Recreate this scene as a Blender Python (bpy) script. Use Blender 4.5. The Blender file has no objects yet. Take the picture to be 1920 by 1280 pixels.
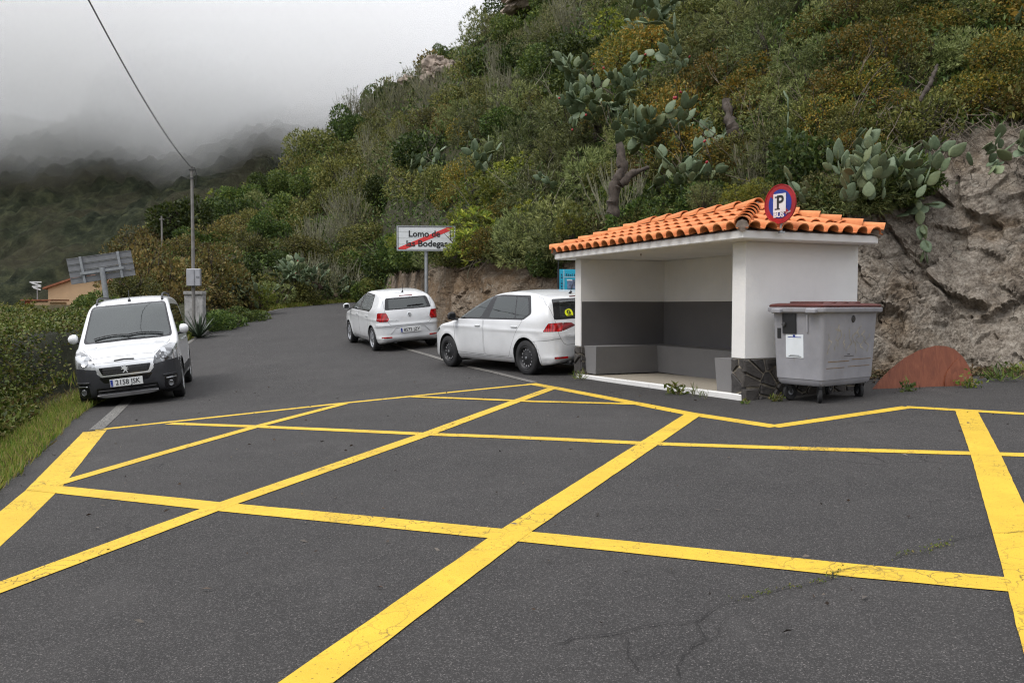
import bpy, bmesh, math, random
import numpy as np
from mathutils import Vector, Matrix, noise as mn

R = math.radians
rnd = random.Random(7)
rng = np.random.default_rng(11)
scene = bpy.context.scene
col = scene.collection

# ------------------------------------------------------------------ camera
CZ, F, PITCH = 1.25, 1550.0, math.atan(68 / 1550.0)
cam_data = bpy.data.cameras.new('camera')
cam = bpy.data.objects.new('camera', cam_data)
col.objects.link(cam)
cam.location = (0, 0, CZ)
cam.rotation_euler = (math.pi / 2 - PITCH, 0, 0)
cam_data.sensor_width = 36.0
cam_data.lens = F / 1920 * 36
cam_data.clip_start = 0.05
cam_data.clip_end = 8000
scene.camera = cam

# ------------------------------------------------------------------ sky, sun, exposure
SUN_EL, SUN_AZ = R(55), R(235)          # the veiled sun stands high, behind and left of the camera
world = bpy.data.worlds.new('World')
scene.world = world
world.use_nodes = True
nt = world.node_tree
nt.nodes.clear()
_out = nt.nodes.new('ShaderNodeOutputWorld')
_bg = nt.nodes.new('ShaderNodeBackground')
_sky = nt.nodes.new('ShaderNodeTexSky')
_sky.sky_type = 'NISHITA'
_sky.sun_disc = False
_sky.sun_elevation = SUN_EL
_sky.sun_rotation = SUN_AZ
_tc = nt.nodes.new('ShaderNodeTexCoord')
_sep = nt.nodes.new('ShaderNodeSeparateXYZ')
nt.links.new(_tc.outputs['Generated'], _sep.inputs[0])
# overcast layer: the standard overcast luminance, zenith three times the horizon
_mx = nt.nodes.new('ShaderNodeMath'); _mx.operation = 'MAXIMUM'; _mx.inputs[1].default_value = 0.0
nt.links.new(_sep.outputs['Z'], _mx.inputs[0])
_ma = nt.nodes.new('ShaderNodeMath'); _ma.operation = 'MULTIPLY_ADD'
_ma.inputs[1].default_value = 1.16
_ma.inputs[2].default_value = 0.385
nt.links.new(_mx.outputs[0], _ma.inputs[0])
_nz = nt.nodes.new('ShaderNodeTexNoise')
_nz.inputs['Scale'].default_value = 1.6
_nz.inputs['Detail'].default_value = 4
_nz.inputs['Roughness'].default_value = 0.45
nt.links.new(_tc.outputs['Generated'], _nz.inputs['Vector'])
_mr = nt.nodes.new('ShaderNodeMapRange')
_mr.inputs['From Min'].default_value = 0.3
_mr.inputs['From Max'].default_value = 0.7
_mr.inputs['To Min'].default_value = 0.90
_mr.inputs['To Max'].default_value = 1.08
nt.links.new(_nz.outputs['Fac'], _mr.inputs['Value'])
_mm = nt.nodes.new('ShaderNodeMath'); _mm.operation = 'MULTIPLY'
nt.links.new(_ma.outputs[0], _mm.inputs[0]); nt.links.new(_mr.outputs[0], _mm.inputs[1])
_vm = nt.nodes.new('ShaderNodeVectorMath'); _vm.operation = 'SCALE'
_vm.inputs[0].default_value = (0.972, 0.985, 1.03)
nt.links.new(_mm.outputs[0], _vm.inputs['Scale'])
_vs = nt.nodes.new('ShaderNodeVectorMath'); _vs.operation = 'SCALE'
_vs.inputs['Scale'].default_value = 0.08
nt.links.new(_sky.outputs[0], _vs.inputs[0])
_mix = nt.nodes.new('ShaderNodeMix'); _mix.data_type = 'RGBA'
_mix.inputs[0].default_value = 0.90
nt.links.new(_vs.outputs[0], _mix.inputs[6]); nt.links.new(_vm.outputs[0], _mix.inputs[7])
nt.links.new(_mix.outputs[2], _bg.inputs['Color'])
_bg.inputs['Strength'].default_value = 1.0
nt.links.new(_bg.outputs[0], _out.inputs['Surface'])

sun_data = bpy.data.lights.new('sun', 'SUN')
sun_data.energy = 1.5
sun_data.angle = R(24)
sun_data.color = (1.0, 0.965, 0.92)
sun = bpy.data.objects.new('sun', sun_data)
col.objects.link(sun)
_sd = Vector((math.sin(SUN_AZ) * math.cos(SUN_EL), math.cos(SUN_AZ) * math.cos(SUN_EL), math.sin(SUN_EL)))
sun.rotation_euler = _sd.to_track_quat('Z', 'Y').to_euler()
sun.location = _sd * 60

scene.view_settings.view_transform = 'Standard'
scene.view_settings.look = 'None'
scene.view_settings.exposure = 0.46
scene.view_settings.gamma = 1.0
scene.view_settings.use_curve_mapping = False
scene.render.engine = 'CYCLES'
cy = scene.cycles
cy.max_bounces = 12
cy.diffuse_bounces = 3
cy.glossy_bounces = 3
cy.transmission_bounces = 4
cy.transparent_max_bounces = 12
cy.volume_bounces = 10
cy.volume_step_rate = 4
cy.use_denoising = True
try: cy.denoising_prefilter = 'FAST'
except Exception: pass
cy.filter_width = 1.2

# ------------------------------------------------------------------ helpers: objects
def link(o, parent=None):
    col.objects.link(o)
    if parent is not None:
        o.parent = parent
    return o

def tag(o, label=None, cat=None, group=None, kind=None):
    if label: o['label'] = label
    if cat: o['category'] = cat
    if group: o['group'] = group
    if kind: o['kind'] = kind
    return o

def empty(name, loc=(0, 0, 0), rz=0.0):
    o = bpy.data.objects.new(name, None)
    o.empty_display_size = 0.2
    link(o)
    o.location = loc
    o.rotation_euler = (0, 0, rz)
    return o

def mesh_np(name, V, Fc, mats=None, smooth=False):
    V = np.asarray(V, dtype=np.float32); Fc = np.asarray(Fc, dtype=np.int32)
    me = bpy.data.meshes.new(name)
    n, k = Fc.shape
    me.vertices.add(len(V)); me.vertices.foreach_set('co', V.ravel())
    me.loops.add(n * k); me.loops.foreach_set('vertex_index', Fc.ravel())
    me.polygons.add(n)
    me.polygons.foreach_set('loop_start', np.arange(0, n * k, k, dtype=np.int32))
    me.polygons.foreach_set('loop_total', np.full(n, k, dtype=np.int32))
    if smooth:
        me.polygons.foreach_set('use_smooth', np.ones(n, dtype=bool))
    me.update(calc_edges=True)
    me.validate()
    for m in (mats or []):
        me.materials.append(m)
    return me

def obj_np(name, V, Fc, mat, parent=None, smooth=False):
    me = mesh_np(name, V, Fc, [mat], smooth)
    return link(bpy.data.objects.new(name, me), parent)

class MB:
    """collects simple shapes; build() links them as one mesh object"""
    def __init__(s):
        s.v = []; s.f = []; s.mi = []
    def add(s, vs, fs, m=0):
        b = len(s.v)
        s.v += [tuple(p) for p in vs]
        s.f += [tuple(b + i for i in f) for f in fs]
        s.mi += [m] * len(fs)
        return s
    def box(s, c, d, mat=None, m=0, taper=1.0, bev=0.0):
        x, y, z = d[0] / 2, d[1] / 2, d[2] / 2
        if bev > 0:
            b = min(bev, x * .9, y * .9, z * .9)
            vs = []
            for zz, q in ((-z, b), (-z + b, 0), (z - b, 0), (z, b)):
                t = taper if zz > 0 else 1.0
                X, Y = (x - q) * t, (y - q) * t
                bb = b * .6
                vs += [(-X + bb, -Y, zz), (X - bb, -Y, zz), (X, -Y + bb, zz), (X, Y - bb, zz),
                       (X - bb, Y, zz), (-X + bb, Y, zz), (-X, Y - bb, zz), (-X, -Y + bb, zz)]
            fs = [tuple(reversed(range(8))), tuple(range(24, 32))]
            for r in range(3):
                for i in range(8):
                    j = (i + 1) % 8
                    fs.append((r * 8 + i, r * 8 + j, r * 8 + 8 + j, r * 8 + 8 + i))
        else:
            vs = [(-x, -y, -z), (x, -y, -z), (x, y, -z), (-x, y, -z)] + \
                 [(sx * x * taper, sy * y * taper, z) for sx, sy in ((-1, -1), (1, -1), (1, 1), (-1, 1))]
            fs = [(3, 2, 1, 0), (4, 5, 6, 7), (0, 1, 5, 4), (1, 2, 6, 5), (2, 3, 7, 6), (3, 0, 4, 7)]
        M = Matrix.Translation(c) @ (mat.to_4x4() if mat is not None else Matrix.Identity(4))
        return s.add([M @ Vector(p) for p in vs], fs, m)
    def tube(s, pts, rad, n=8, m=0, cap=True):
        pts = [Vector(p) for p in pts]
        if not isinstance(rad, (list, tuple)): rad = [rad] * len(pts)
        vs = []; fs = []
        up = None
        for i, p in enumerate(pts):
            t = (pts[min(i + 1, len(pts) - 1)] - pts[max(i - 1, 0)]).normalized()
            if up is None:
                up = Vector((0, 0, 1)) if abs(t.z) < .9 else Vector((1, 0, 0))
            a = t.cross(up).normalized(); b = a.cross(t).normalized(); up = b
            for k in range(n):
                q = 2 * math.pi * k / n
                vs.append(p + (a * math.cos(q) + b * math.sin(q)) * rad[i])
        for i in range(len(pts) - 1):
            for k in range(n):
                l = (k + 1) % n
                fs.append((i * n + k, i * n + l, i * n + n + l, i * n + n + k))
        if cap:
            fs.append(tuple(reversed(range(n))))
            fs.append(tuple((len(pts) - 1) * n + k for k in range(n)))
        return s.add(vs, fs, m)
    def lathe(s, prof, n=24, M=None, m=0, close=False):
        """profile (r, h) turned round local z"""
        vs = []; fs = []
        k = len(prof)
        for i in range(n):
            a = 2 * math.pi * i / n
            for r, h in prof:
                vs.append(Vector((r * math.cos(a), r * math.sin(a), h)))
        for i in range(n):
            j = (i + 1) % n
            for q in range(k - 1 + (1 if close else 0)):
                w = (q + 1) % k
                fs.append((i * k + q, j * k + q, j * k + w, i * k + w))
        if M is not None: vs = [M @ v for v in vs]
        return s.add(vs, fs, m)
    def prism(s, poly, h0, h1, M=None, m=0):
        """polygon in local xy, extruded z from h0 to h1"""
        n = len(poly)
        vs = [Vector((x, y, h0)) for x, y in poly] + [Vector((x, y, h1)) for x, y in poly]
        fs = [tuple(reversed(range(n))), tuple(range(n, 2 * n))]
        fs += [(i, (i + 1) % n, n + (i + 1) % n, n + i) for i in range(n)]
        if M is not None: vs = [M @ v for v in vs]
        return s.add(vs, fs, m)
    def mesh(s, name, mats, smooth=False, angle=None):
        me = bpy.data.meshes.new(name)
        me.from_pydata([tuple(v) for v in s.v], [], s.f)
        for m in (mats if isinstance(mats, (list, tuple)) else [mats]):
            me.materials.append(m)
        if any(s.mi):
            me.polygons.foreach_set('material_index', s.mi)
        bm = bmesh.new(); bm.from_mesh(me)
        bmesh.ops.recalc_face_normals(bm, faces=bm.faces)
        bm.to_mesh(me); bm.free()
        if smooth:
            me.polygons.foreach_set('use_smooth', [True] * len(me.polygons))
            try: me.set_sharp_from_angle(angle=R(angle or 40))
            except Exception: pass
        me.update()
        return me
    def build(s, name, mats, parent=None, smooth=False, angle=None):
        return link(bpy.data.objects.new(name, s.mesh(name, mats, smooth, angle)), parent)

def copy_tree(o, parent=None):
    c = o.copy(); col.objects.link(c)
    if parent is not None: c.parent = parent
    for ch in list(o.children): copy_tree(ch, c)
    return c

def text_mesh(txt, size, ext=0.002, bold=0.0, align='CENTER'):
    cu = bpy.data.curves.new('lettering', 'FONT')
    cu.body = txt; cu.size = size; cu.extrude = ext; cu.offset = bold
    cu.align_x = align; cu.align_y = 'CENTER'; cu.resolution_u = 3
    o = bpy.data.objects.new('lettering', cu)
    col.objects.link(o)
    dg = bpy.context.evaluated_depsgraph_get()
    dg.update()
    me = bpy.data.meshes.new_from_object(o.evaluated_get(dg))
    bpy.data.objects.remove(o)
    bpy.data.curves.remove(cu)
    return me

def text_obj(txt, size, mat, parent, M, name='lettering', ext=0.002, bold=0.0, sx=1.0, align='CENTER'):
    me = text_mesh(txt, size, ext, bold, align)
    me.materials.clear(); me.materials.append(mat)
    me.transform(M @ Matrix.Diagonal((sx, 1, 1, 1)))
    return link(bpy.data.objects.new(name, me), parent)

def frame(o, xdir, zdir):
    """matrix with local x along xdir, local z (the face normal) along zdir, y up between them"""
    z = Vector(zdir).normalized(); x = Vector(xdir); x = (x - z * x.dot(z)).normalized(); y = z.cross(x)
    M = Matrix((x, y, z)).transposed().to_4x4()
    M.translation = Vector(o)
    return M

# ------------------------------------------------------------------ helpers: materials
class NT:
    def __init__(s, name):
        s.m = bpy.data.materials.new(name); s.m.use_nodes = True
        s.t = s.m.node_tree; s.t.nodes.clear()
        s.out = s.t.nodes.new('ShaderNodeOutputMaterial')
    def n(s, typ, **kw):
        nd = s.t.nodes.new('ShaderNode' + typ)
        for k, v in kw.items():
            if k.startswith('_'): setattr(nd, k[1:], v)
        return nd
    def l(s, a, b): s.t.links.new(a, b)
    def coords(s, scale=(1, 1, 1), kind='Object'):
        tc = s.n('TexCoord'); mp = s.n('Mapping')
        mp.inputs['Scale'].default_value = scale
        s.l(tc.outputs[kind], mp.inputs['Vector'])
        return mp.outputs[0]
    def noise(s, scale, detail=4, rough=.55, vec=None, dist=0.0):
        nd = s.n('TexNoise')
        nd.inputs['Scale'].default_value = scale; nd.inputs['Detail'].default_value = detail
        nd.inputs['Roughness'].default_value = rough; nd.inputs['Distortion'].default_value = dist
        if vec is not None: s.l(vec, nd.inputs['Vector'])
        return nd.outputs['Fac']
    def voro(s, scale, feature='F1', vec=None, out='Distance', rand=1.0):
        nd = s.n('TexVoronoi', _feature=feature)
        nd.inputs['Scale'].default_value = scale; nd.inputs['Randomness'].default_value = rand
        if vec is not None: s.l(vec, nd.inputs['Vector'])
        return nd.outputs[out]
    def ramp(s, fac, stops, interp='LINEAR'):
        nd = s.n('ValToRGB'); cr = nd.color_ramp; cr.interpolation = interp
        while len(cr.elements) < len(stops): cr.elements.new(0.5)
        for e, (p, c) in zip(cr.elements, stops):
            e.position = p; e.color = (c[0], c[1], c[2], 1) if hasattr(c, '__len__') else (c, c, c, 1)
        s.l(fac, nd.inputs[0])
        return nd.outputs[0]
    def mix(s, fac, a, b, blend='MIX'):
        nd = s.n('Mix', _data_type='RGBA', _blend_type=blend)
        for inp, v in ((nd.inputs[0], fac), (nd.inputs[6], a), (nd.inputs[7], b)):
            if isinstance(v, bpy.types.NodeSocket): s.l(v, inp)
            elif hasattr(v, '__len__'): inp.default_value = (v[0], v[1], v[2], 1)
            else: inp.default_value = v
        return nd.outputs[2]
    def math(s, op, a, b=None, clamp=False):
        nd = s.n('Math', _operation=op); nd.use_clamp = clamp
        for inp, v in zip(nd.inputs, (a, b)):
            if v is None: continue
            if isinstance(v, bpy.types.NodeSocket): s.l(v, inp)
            else: inp.default_value = v
        return nd.outputs[0]
    def bsdf(s, colr, rough=.6, metal=0.0, spec=.5, bump=None, bstr=.3, bdist=.01, coat=0.0, **kw):
        b = s.n('BsdfPrincipled')
        for nm, v in (('Base Color', colr), ('Roughness', rough), ('Metallic', metal), ('Specular IOR Level', spec), ('Coat Weight', coat)):
            if isinstance(v, bpy.types.NodeSocket): s.l(v, b.inputs[nm])
            elif hasattr(v, '__len__'): b.inputs[nm].default_value = (v[0], v[1], v[2], 1)
            else: b.inputs[nm].default_value = v
        for k, v in kw.items(): b.inputs[k.replace('_', ' ')].default_value = v
        if bump is not None:
            bp = s.n('Bump'); bp.inputs['Strength'].default_value = bstr; bp.inputs['Distance'].default_value = bdist
            s.l(bump, bp.inputs['Height']); s.l(bp.outputs[0], b.inputs['Normal'])
        s.l(b.outputs[0], s.out.inputs['Surface'])
        return b

def simple(name, c, rough=.5, metal=0.0, var=.12, scale=6.0, bump=0.0, coat=0.0, spec=.5, kind='Object'):
    """one colour with a little grain and dirt"""
    t = NT(name); v = t.coords(kind=kind)
    f = t.noise(scale, 5, .6, v)
    lo = [x * (1 - var) for x in c]; hi = [min(1, x * (1 + var)) for x in c]
    cc = t.ramp(f, [(.3, lo), (.7, hi)])
    r = t.ramp(f, [(.3, min(1, rough * 1.15)), (.7, rough * .9)])
    bmp = t.noise(scale * 12, 4, .6, v) if bump else None
    t.bsdf(cc, r, metal, spec, bmp, bump, .01, coat)
    return t.m

# ------------------------------------------------------------------ the lie of the land
_sk_y = [-50, 0, 14, 17, 20.6, 22.85, 25.5, 30.5, 40, 46, 60, 90, 200]
_sk_z = [0, 0, 0, .07, .28, .43, .65, 1.0, 1.48, 1.63, 2.0, 2.4, 3]
_fy = np.arange(-50, 200, .25)
_fz = np.interp(_fy, _sk_y, _sk_z)
_k = np.ones(13) / 13
_fz = np.convolve(np.pad(_fz, 6, mode='edge'), _k, mode='valid')

def H(x, y):
    """height of the road and lay-by surface"""
    x = np.asarray(x, float); y = np.asarray(y, float)
    s = np.interp(y, _fy, _fz)
    b = .045 * x - .010 * np.sqrt(x * x + 1.0)
    b = np.where(x < -14, -.77 + (x + 14) * .01, np.where(x > 12, .42 + (x - 12) * .01, b))
    fade = np.clip(1 - (y - 28) / 36, .5, 1)
    return s + b * fade

def Hf(x, y): return float(H(x, y))

def at(px, py, d):
    """the point at depth d (metres along y) seen at pixel (px, py) of the 1920 px photograph"""
    sx = (px - 960) / F; sy = (640 - py) / F
    cp, sp = math.cos(PITCH), math.sin(PITCH)
    v = Vector((sx, cp + sy * sp, -sp + sy * cp))
    v = v * (d / v.y)
    return Vector((v.x, v.y, v.z + CZ))

def gnd(px, py, off=0.0):
    """where the pixel's ray meets the ground surface"""
    d = 1.0
    lo = None
    while d < 80:
        p = at(px, py, d)
        if p.z < Hf(p.x, p.y): break
        lo = d; d *= 1.03
    a, b = lo or .5, d
    for _ in range(30):
        m = (a + b) / 2; p = at(px, py, m)
        if p.z < Hf(p.x, p.y): b = m
        else: a = m
    p = at(px, py, a)
    return Vector((p.x, p.y, Hf(p.x, p.y) + off))
# ------------------------------------------------------------------ road, verge, ground
_edge_px = [(-300, 1165), (0, 912), (70, 850), (130, 790), (165, 765)]
_e = [gnd(*p) for p in _edge_px]
_ly = [p.y for p in _e] + [17.5, 25.5, 30.5, 40, 46, 50, 53]
_lx = [p.x for p in _e] + [-8.0, -10.1, -11.05, -11.35, -9.6, -6.5, -2.0]
_s0 = (_lx[1] - _lx[0]) / (_ly[1] - _ly[0])
_ly = [-40] + _ly; _lx = [_lx[0] + _s0 * (-40 - _ly[1]) * .35] + _lx
def XL(y): return np.interp(y, _ly, _lx)

# ground sheet out to the horizon
def T(x, y):
    xl = float(XL(y)); dl = xl - x
    if y > 53 or dl <= 0:
        base = Hf(x, min(y, 60)) - .05
        if y > 53: base -= min(30, (y - 53) * .4)
        return base
    z = Hf(xl, y) - .05
    z -= .16 * min(dl, 1.4) if y < 20 else .05 * min(dl, 1.4)
    if dl > 1.4: z -= .30 * (dl - 1.4)
    r = math.hypot(x, y)
    z = max(z, -30)
    return z
# hillside: base, cliff top and crest, given along the bearing u (u = 960 + 1550 x / y)
_u =   [100, 150, 250, 345, 400, 520, 600, 650, 715, 740, 800, 850, 920, 1000, 1080, 1250, 1450, 1592, 1640, 1780, 1920, 2200, 2800, 4200]
_yb =  [31, 30, 28.5, 27.3, 31.8, 42, 46.5, 48.5, 46, 36, 25.2, 22.2, 20.6, 19.4, 18.2, 16.2, 14.0, 12.6, 12.75, 12.9, 12.5, 11.5, 9, 5]
_dc =  [.5, .5, .5, .5, .5, .6, .6, .6, .8, 1.6, 1.6, 1.6, 1.6, 1.6, 1.6, 1.5, 1.5, 1.5, 1.4, 1.6, 1.8, 2.0, 2, 1.5]
_pc =  [0, 0, 0, 0, 0, 0, 0, 0, 540, 497, 482, 478, 474, 476, 466, 425, 400, 385, 375, 335, 280, 230, 150, -100]
_uc =  [100, 150, 250, 320, 400, 500, 620, 700, 840, 945, 1100, 1250, 1450, 1640, 1920, 2400, 3000, 4200]
_pt =  [566, 562, 500, 452, 414, 345, 283, 215, 125, 42, -110, -250, -420, -540, -640, -760, -900, -1500]
_yt =  [58, 58, 60, 65, 75, 85, 92, 100, 105, 105, 98, 88, 76, 66, 56, 46, 38, 24]

def hill_profile(u):
    a = (u - 960) / F
    yb = float(np.interp(u, _u, _yb)); dc = float(np.interp(u, _u, _dc))
    zb = Hf(a * yb, yb)
    if u < 715:
        zc = zb + .35
    else:
        pc = float(np.interp(u, _u, _pc)); yc_ = yb + dc
        zc = CZ + (572 - pc) * yc_ / F
        if u < 745: zc = zb + .35 + (zc - zb - .35) * max(0.0, (u - 715) / 30)
    yt = float(np.interp(u, _uc, _yt)); pt = float(np.interp(u, _uc, _pt))
    zt = CZ + (572 - pt) * yt / F
    zc = max(zc, zb + .3)
    if u < 330:
        k = max(0.0, (u - 100) / 230); k = k * k * (3 - 2 * k)
        zb = T(a * yb, yb) * (1 - k) + zb * k; zc = (zb - .2) * (1 - k) + zc * k; zt = (T(a * yt, yt) - .5) * (1 - k) + zt * k
    return a, yb, zb, yb + dc, zc, yt, zt

def slope_z(q, zc, zt, u):
    """height along the slope, q from cliff top (0) to crest (1)"""
    k = float(np.interp(u, [150, 500, 900, 1500], [1.05, 1.0, .95, .90]))
    return zc + (zt - zc) * (q ** k)

def rock_disp(p):
    """blocky, cracked relief of the cut rock face: (push out, crack)"""
    w = Vector((p.x + .35 * mn.noise(p * 1.3), p.y + .35 * mn.noise(p * 1.3 + Vector((9, 0, 0))), p.z * 1.15 + .35 * mn.noise(p * 1.3 + Vector((0, 7, 0)))))
    w = w * .78
    d, pts = mn.voronoi(w)
    c = pts[0]
    crack = max(0.0, 1 - (d[1] - d[0]) / .05)
    g = mn.cell_vector(c * 3.1); rel = w - Vector(c)
    facet = rel.dot(Vector((g.x - .5, g.y - .5, g.z - .5))) * .75 + (g.y - .5) * .16
    e_ = min(1.0, (d[1] - d[0]) / .07); facet *= e_ * e_ * (3 - 2 * e_)
    w2 = Vector((w.x + .25 * w.z, w.y, w.z * 1.35)) * 2.9
    d2, p2 = mn.voronoi(w2)
    crack2 = max(0.0, 1 - (d2[1] - d2[0]) / .07)
    g2 = mn.cell_vector(Vector(p2[0]) * 2.3); rel2 = w2 - Vector(p2[0])
    facet2 = rel2.dot(Vector((g2.x - .5, g2.y - .5, g2.z - .5))) * .17 + (g2.x - .5) * .10
    w3 = w2 * 2.6
    d3, p3 = mn.voronoi(w3)
    g3 = mn.cell_vector(Vector(p3[0]) * 1.9); rel3 = w3 - Vector(p3[0])
    facet3 = rel3.dot(Vector((g3.x - .5, g3.y - .5, g3.z - .5))) * .045 + (g3.x - .5) * .022
    soft = .5 + .5 * mn.noise(p * .45 + Vector((3, 1, 0)))
    h = facet + facet2 + facet3 - crack * .08 - crack2 * .03 * soft
    h += .022 * mn.fractal(p * 2.4, 1.0, 2.0, 4) + .012 * mn.fractal(p * 12, .7, 2.0, 3)
    return h

def hill_point(u, q):
    """q<0..: cliff 0-1 below, slope 1-2"""
    a, yb, zb, yc, zc, yt, zt = hill_profile(u)
    if q <= 1:
        y = yb + (yc - yb) * (q ** 1.2); z = zb - .3 * (1 - q) + (zc - zb) * q
    else:
        s = q - 1
        y = yc + (yt - yc) * s; z = slope_z(s, zc, zt, u)
    return Vector((a * y, y, z))

def hill_bump(p, s):
    return (1.3 * mn.fractal(p * .11, 1.0, 2.0, 3) + .35 * mn.fractal(p * .5, 1.0, 2.0, 3)) * min(1, s * 5)

_cols = list(np.arange(100, 715, 9)) + list(np.arange(715, 2250, 4.5)) + list(np.arange(2250, 4200, 30))
_nq1, _nq2 = 78, 46
HV = []; HR = []
for u in _cols:
    near = u >= 715
    for i in range(_nq1):
        q = i / (_nq1 - 1)
        p = hill_point(u, q)
        if near:
            a = (u - 960) / F
            nrm = Vector((-a - .35, -1, .35)).normalized()
            amp = min(1.0, (u - 715) / 60)
            sc = float(np.interp(u, [715, 1050, 1560, 1680], [.55, .6, .8, 1.0]))
            p = p + nrm * rock_disp(p) * amp * sc * min(1, .35 + q * 3)
        HV.append(p); HR.append(1.0 if near else .15)
    for i in range(1, _nq2):
        s = (i / (_nq2 - 1)) ** 1.7
        p = hill_point(u, 1 + s)
        p.z += hill_bump(p, s)
        if near and s < .05:
            p = p + Vector((0, -.4, .2)) * .4 * mn.fractal(p * 1.6, 1.0, 2.0, 4)
        HV.append(p); HR.append(max(0.0, .8 - s * 26) if near else 0.0)
    a, yb, zb, yc, zc, yt, zt = hill_profile(u)
    for dy, dz in ((8, -1.5), (30, -14), (70, -45), (130, -95)):
        HV.append(Vector((a * (yt + dy), yt + dy, zt + dz))); HR.append(0.0)
_rows = _nq1 + _nq2 - 1 + 4
_ids = np.arange(len(_cols) * _rows).reshape(len(_cols), _rows)
_q = np.stack([_ids[:-1, :-1], _ids[1:, :-1], _ids[1:, 1:], _ids[:-1, 1:]], -1).reshape(-1, 4)

def hill_material():
    t = NT('hillside_rock_and_soil')
    v = t.coords()
    at_ = t.n('Attribute'); at_.attribute_name = 'rock'
    n1 = t.noise(.9, 6, .62, v); n2 = t.noise(6, 6, .65, v); n3 = t.noise(.35, 3, .5, v)
    n4 = t.noise(26, 8, .78, v)
    mixn = t.math('ADD', t.math('MULTIPLY', n2, .45), t.math('MULTIPLY', n4, .55))
    rock = t.ramp(mixn, [(.36, (.052, .038, .026)), (.48, (.190, .142, .098)), (.62, (.38, .305, .22))])
    grey = t.ramp(mixn, [(.36, (.060, .051, .042)), (.48, (.232, .200, .164)), (.62, (.47, .425, .36))])
    rock = t.mix(t.ramp(n1, [(.32, 0), (.52, 1)]), rock, grey)
    ochre = t.mix(t.ramp(n1, [(.42, .2), (.6, .85)]), rock, (.19, .115, .055))
    # the cut beside the parked cars is browner, weathered tuff; towards the lay-by it is grey rock
    sx = t.n('SeparateXYZ'); t.l(v, sx.inputs[0])
    wx = t.n('MapRange'); wx.inputs['From Min'].default_value = 1.0; wx.inputs['From Max'].default_value = 5.5
    wx.inputs['To Min'].default_value = .85; wx.inputs['To Max'].default_value = .08
    t.l(sx.outputs['X'], wx.inputs['Value'])
    rock = t.mix(wx.outputs[0], rock, ochre)
    nd = t.n('TexNoise'); nd.inputs['Scale'].default_value = 1.7; nd.inputs['Detail'].default_value = 6; t.l(v, nd.inputs['Vector'])
    va = t.n('VectorMath', _operation='MULTIPLY_ADD'); t.l(nd.outputs['Color'], va.inputs[0]); va.inputs[1].default_value = (.7, .7, .7); t.l(v, va.inputs[2])
    fz = t.ramp(t.voro(1.9, 'DISTANCE_TO_EDGE', va.outputs[0]), [(0, .8), (.016, 0)])
    fz2 = t.math('MULTIPLY', t.ramp(t.voro(5.2, 'DISTANCE_TO_EDGE', va.outputs[0]), [(0, .5), (.02, 0)]), t.ramp(n1, [(.52, 0), (.66, 1)]))
    fz = t.math('MULTIPLY', fz, t.ramp(t.noise(.7, 3, .5, v), [(.42, 0), (.58, 1)]))
    fis = t.math('MAXIMUM', fz, fz2)
    lich = t.ramp(t.noise(3.2, 8, .7, v), [(.58, 0), (.68, .6)])
    rock = t.mix(lich, rock, (.36, .34, .29))
    rock = t.mix(fis, rock, (.020, .016, .013))
    soil = t.ramp(n2, [(.3, (.022, .024, .011)), (.7, (.062, .060, .028))])
    soil = t.mix(t.ramp(n3, [(.55, 0), (.7, .4)]), soil, (.085, .072, .042))
    f = t.math('ADD', at_.outputs['Fac'], t.math('MULTIPLY', t.math('SUBTRACT', n2, .5), .5), True)
    c = t.mix(t.ramp(f, [(.35, 0), (.55, 1)]), soil, rock)
    b1 = t.noise(11, 10, .80, v); b2 = t.voro(17, 'F1', v)
    bb = t.math('SUBTRACT', t.math('ADD', b1, t.math('MULTIPLY', b2, .35)), t.math('MULTIPLY', fis, .7))
    t.bsdf(c, .93, 0, .25, bb, 1.0, .06)
    return t.m
M_HILL = hill_material()
hill = obj_np('hillside', [tuple(p) for p in HV], _q, M_HILL, smooth=True)
_sm = np.array([[not (u >= 715 and j < _nq1 - 1) for j in range(_rows - 1)] for u in _cols[:-1]]).ravel()
hill.data.polygons.foreach_set('use_smooth', _sm)       # broken rock keeps its edges
tag(hill, kind='structure')
_at = hill.data.attributes.new('rock', 'FLOAT', 'POINT')
_at.data.foreach_set('value', np.array(HR, dtype=np.float32))

_hc = {}
def hill_hit(u, py):
    """the point of the slope seen at (u, py), or None"""
    k = round(u / 4)
    if k not in _hc:
        uu = k * 4
        a, yb, zb, yc, zc, yt, zt = hill_profile(uu)
        S = (np.arange(121) / 120) ** 1.7
        Y = yc + (yt - yc) * S
        Z = np.array([slope_z(s_, zc, zt, uu) + hill_bump(Vector((a * y, y, slope_z(s_, zc, zt, uu))), s_) for s_, y in zip(S, Y)])
        _hc[k] = (a, S, Y, Z, np.maximum.accumulate(-(572 - F * (Z - CZ) / Y)))
    a, S, Y, Z, E = _hc[k]
    i = int(np.searchsorted(E, -py))
    if i >= len(E): return None
    a = (u - 960) / F
    return Vector((a * Y[i], Y[i], Z[i])), float(S[i])

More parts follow.
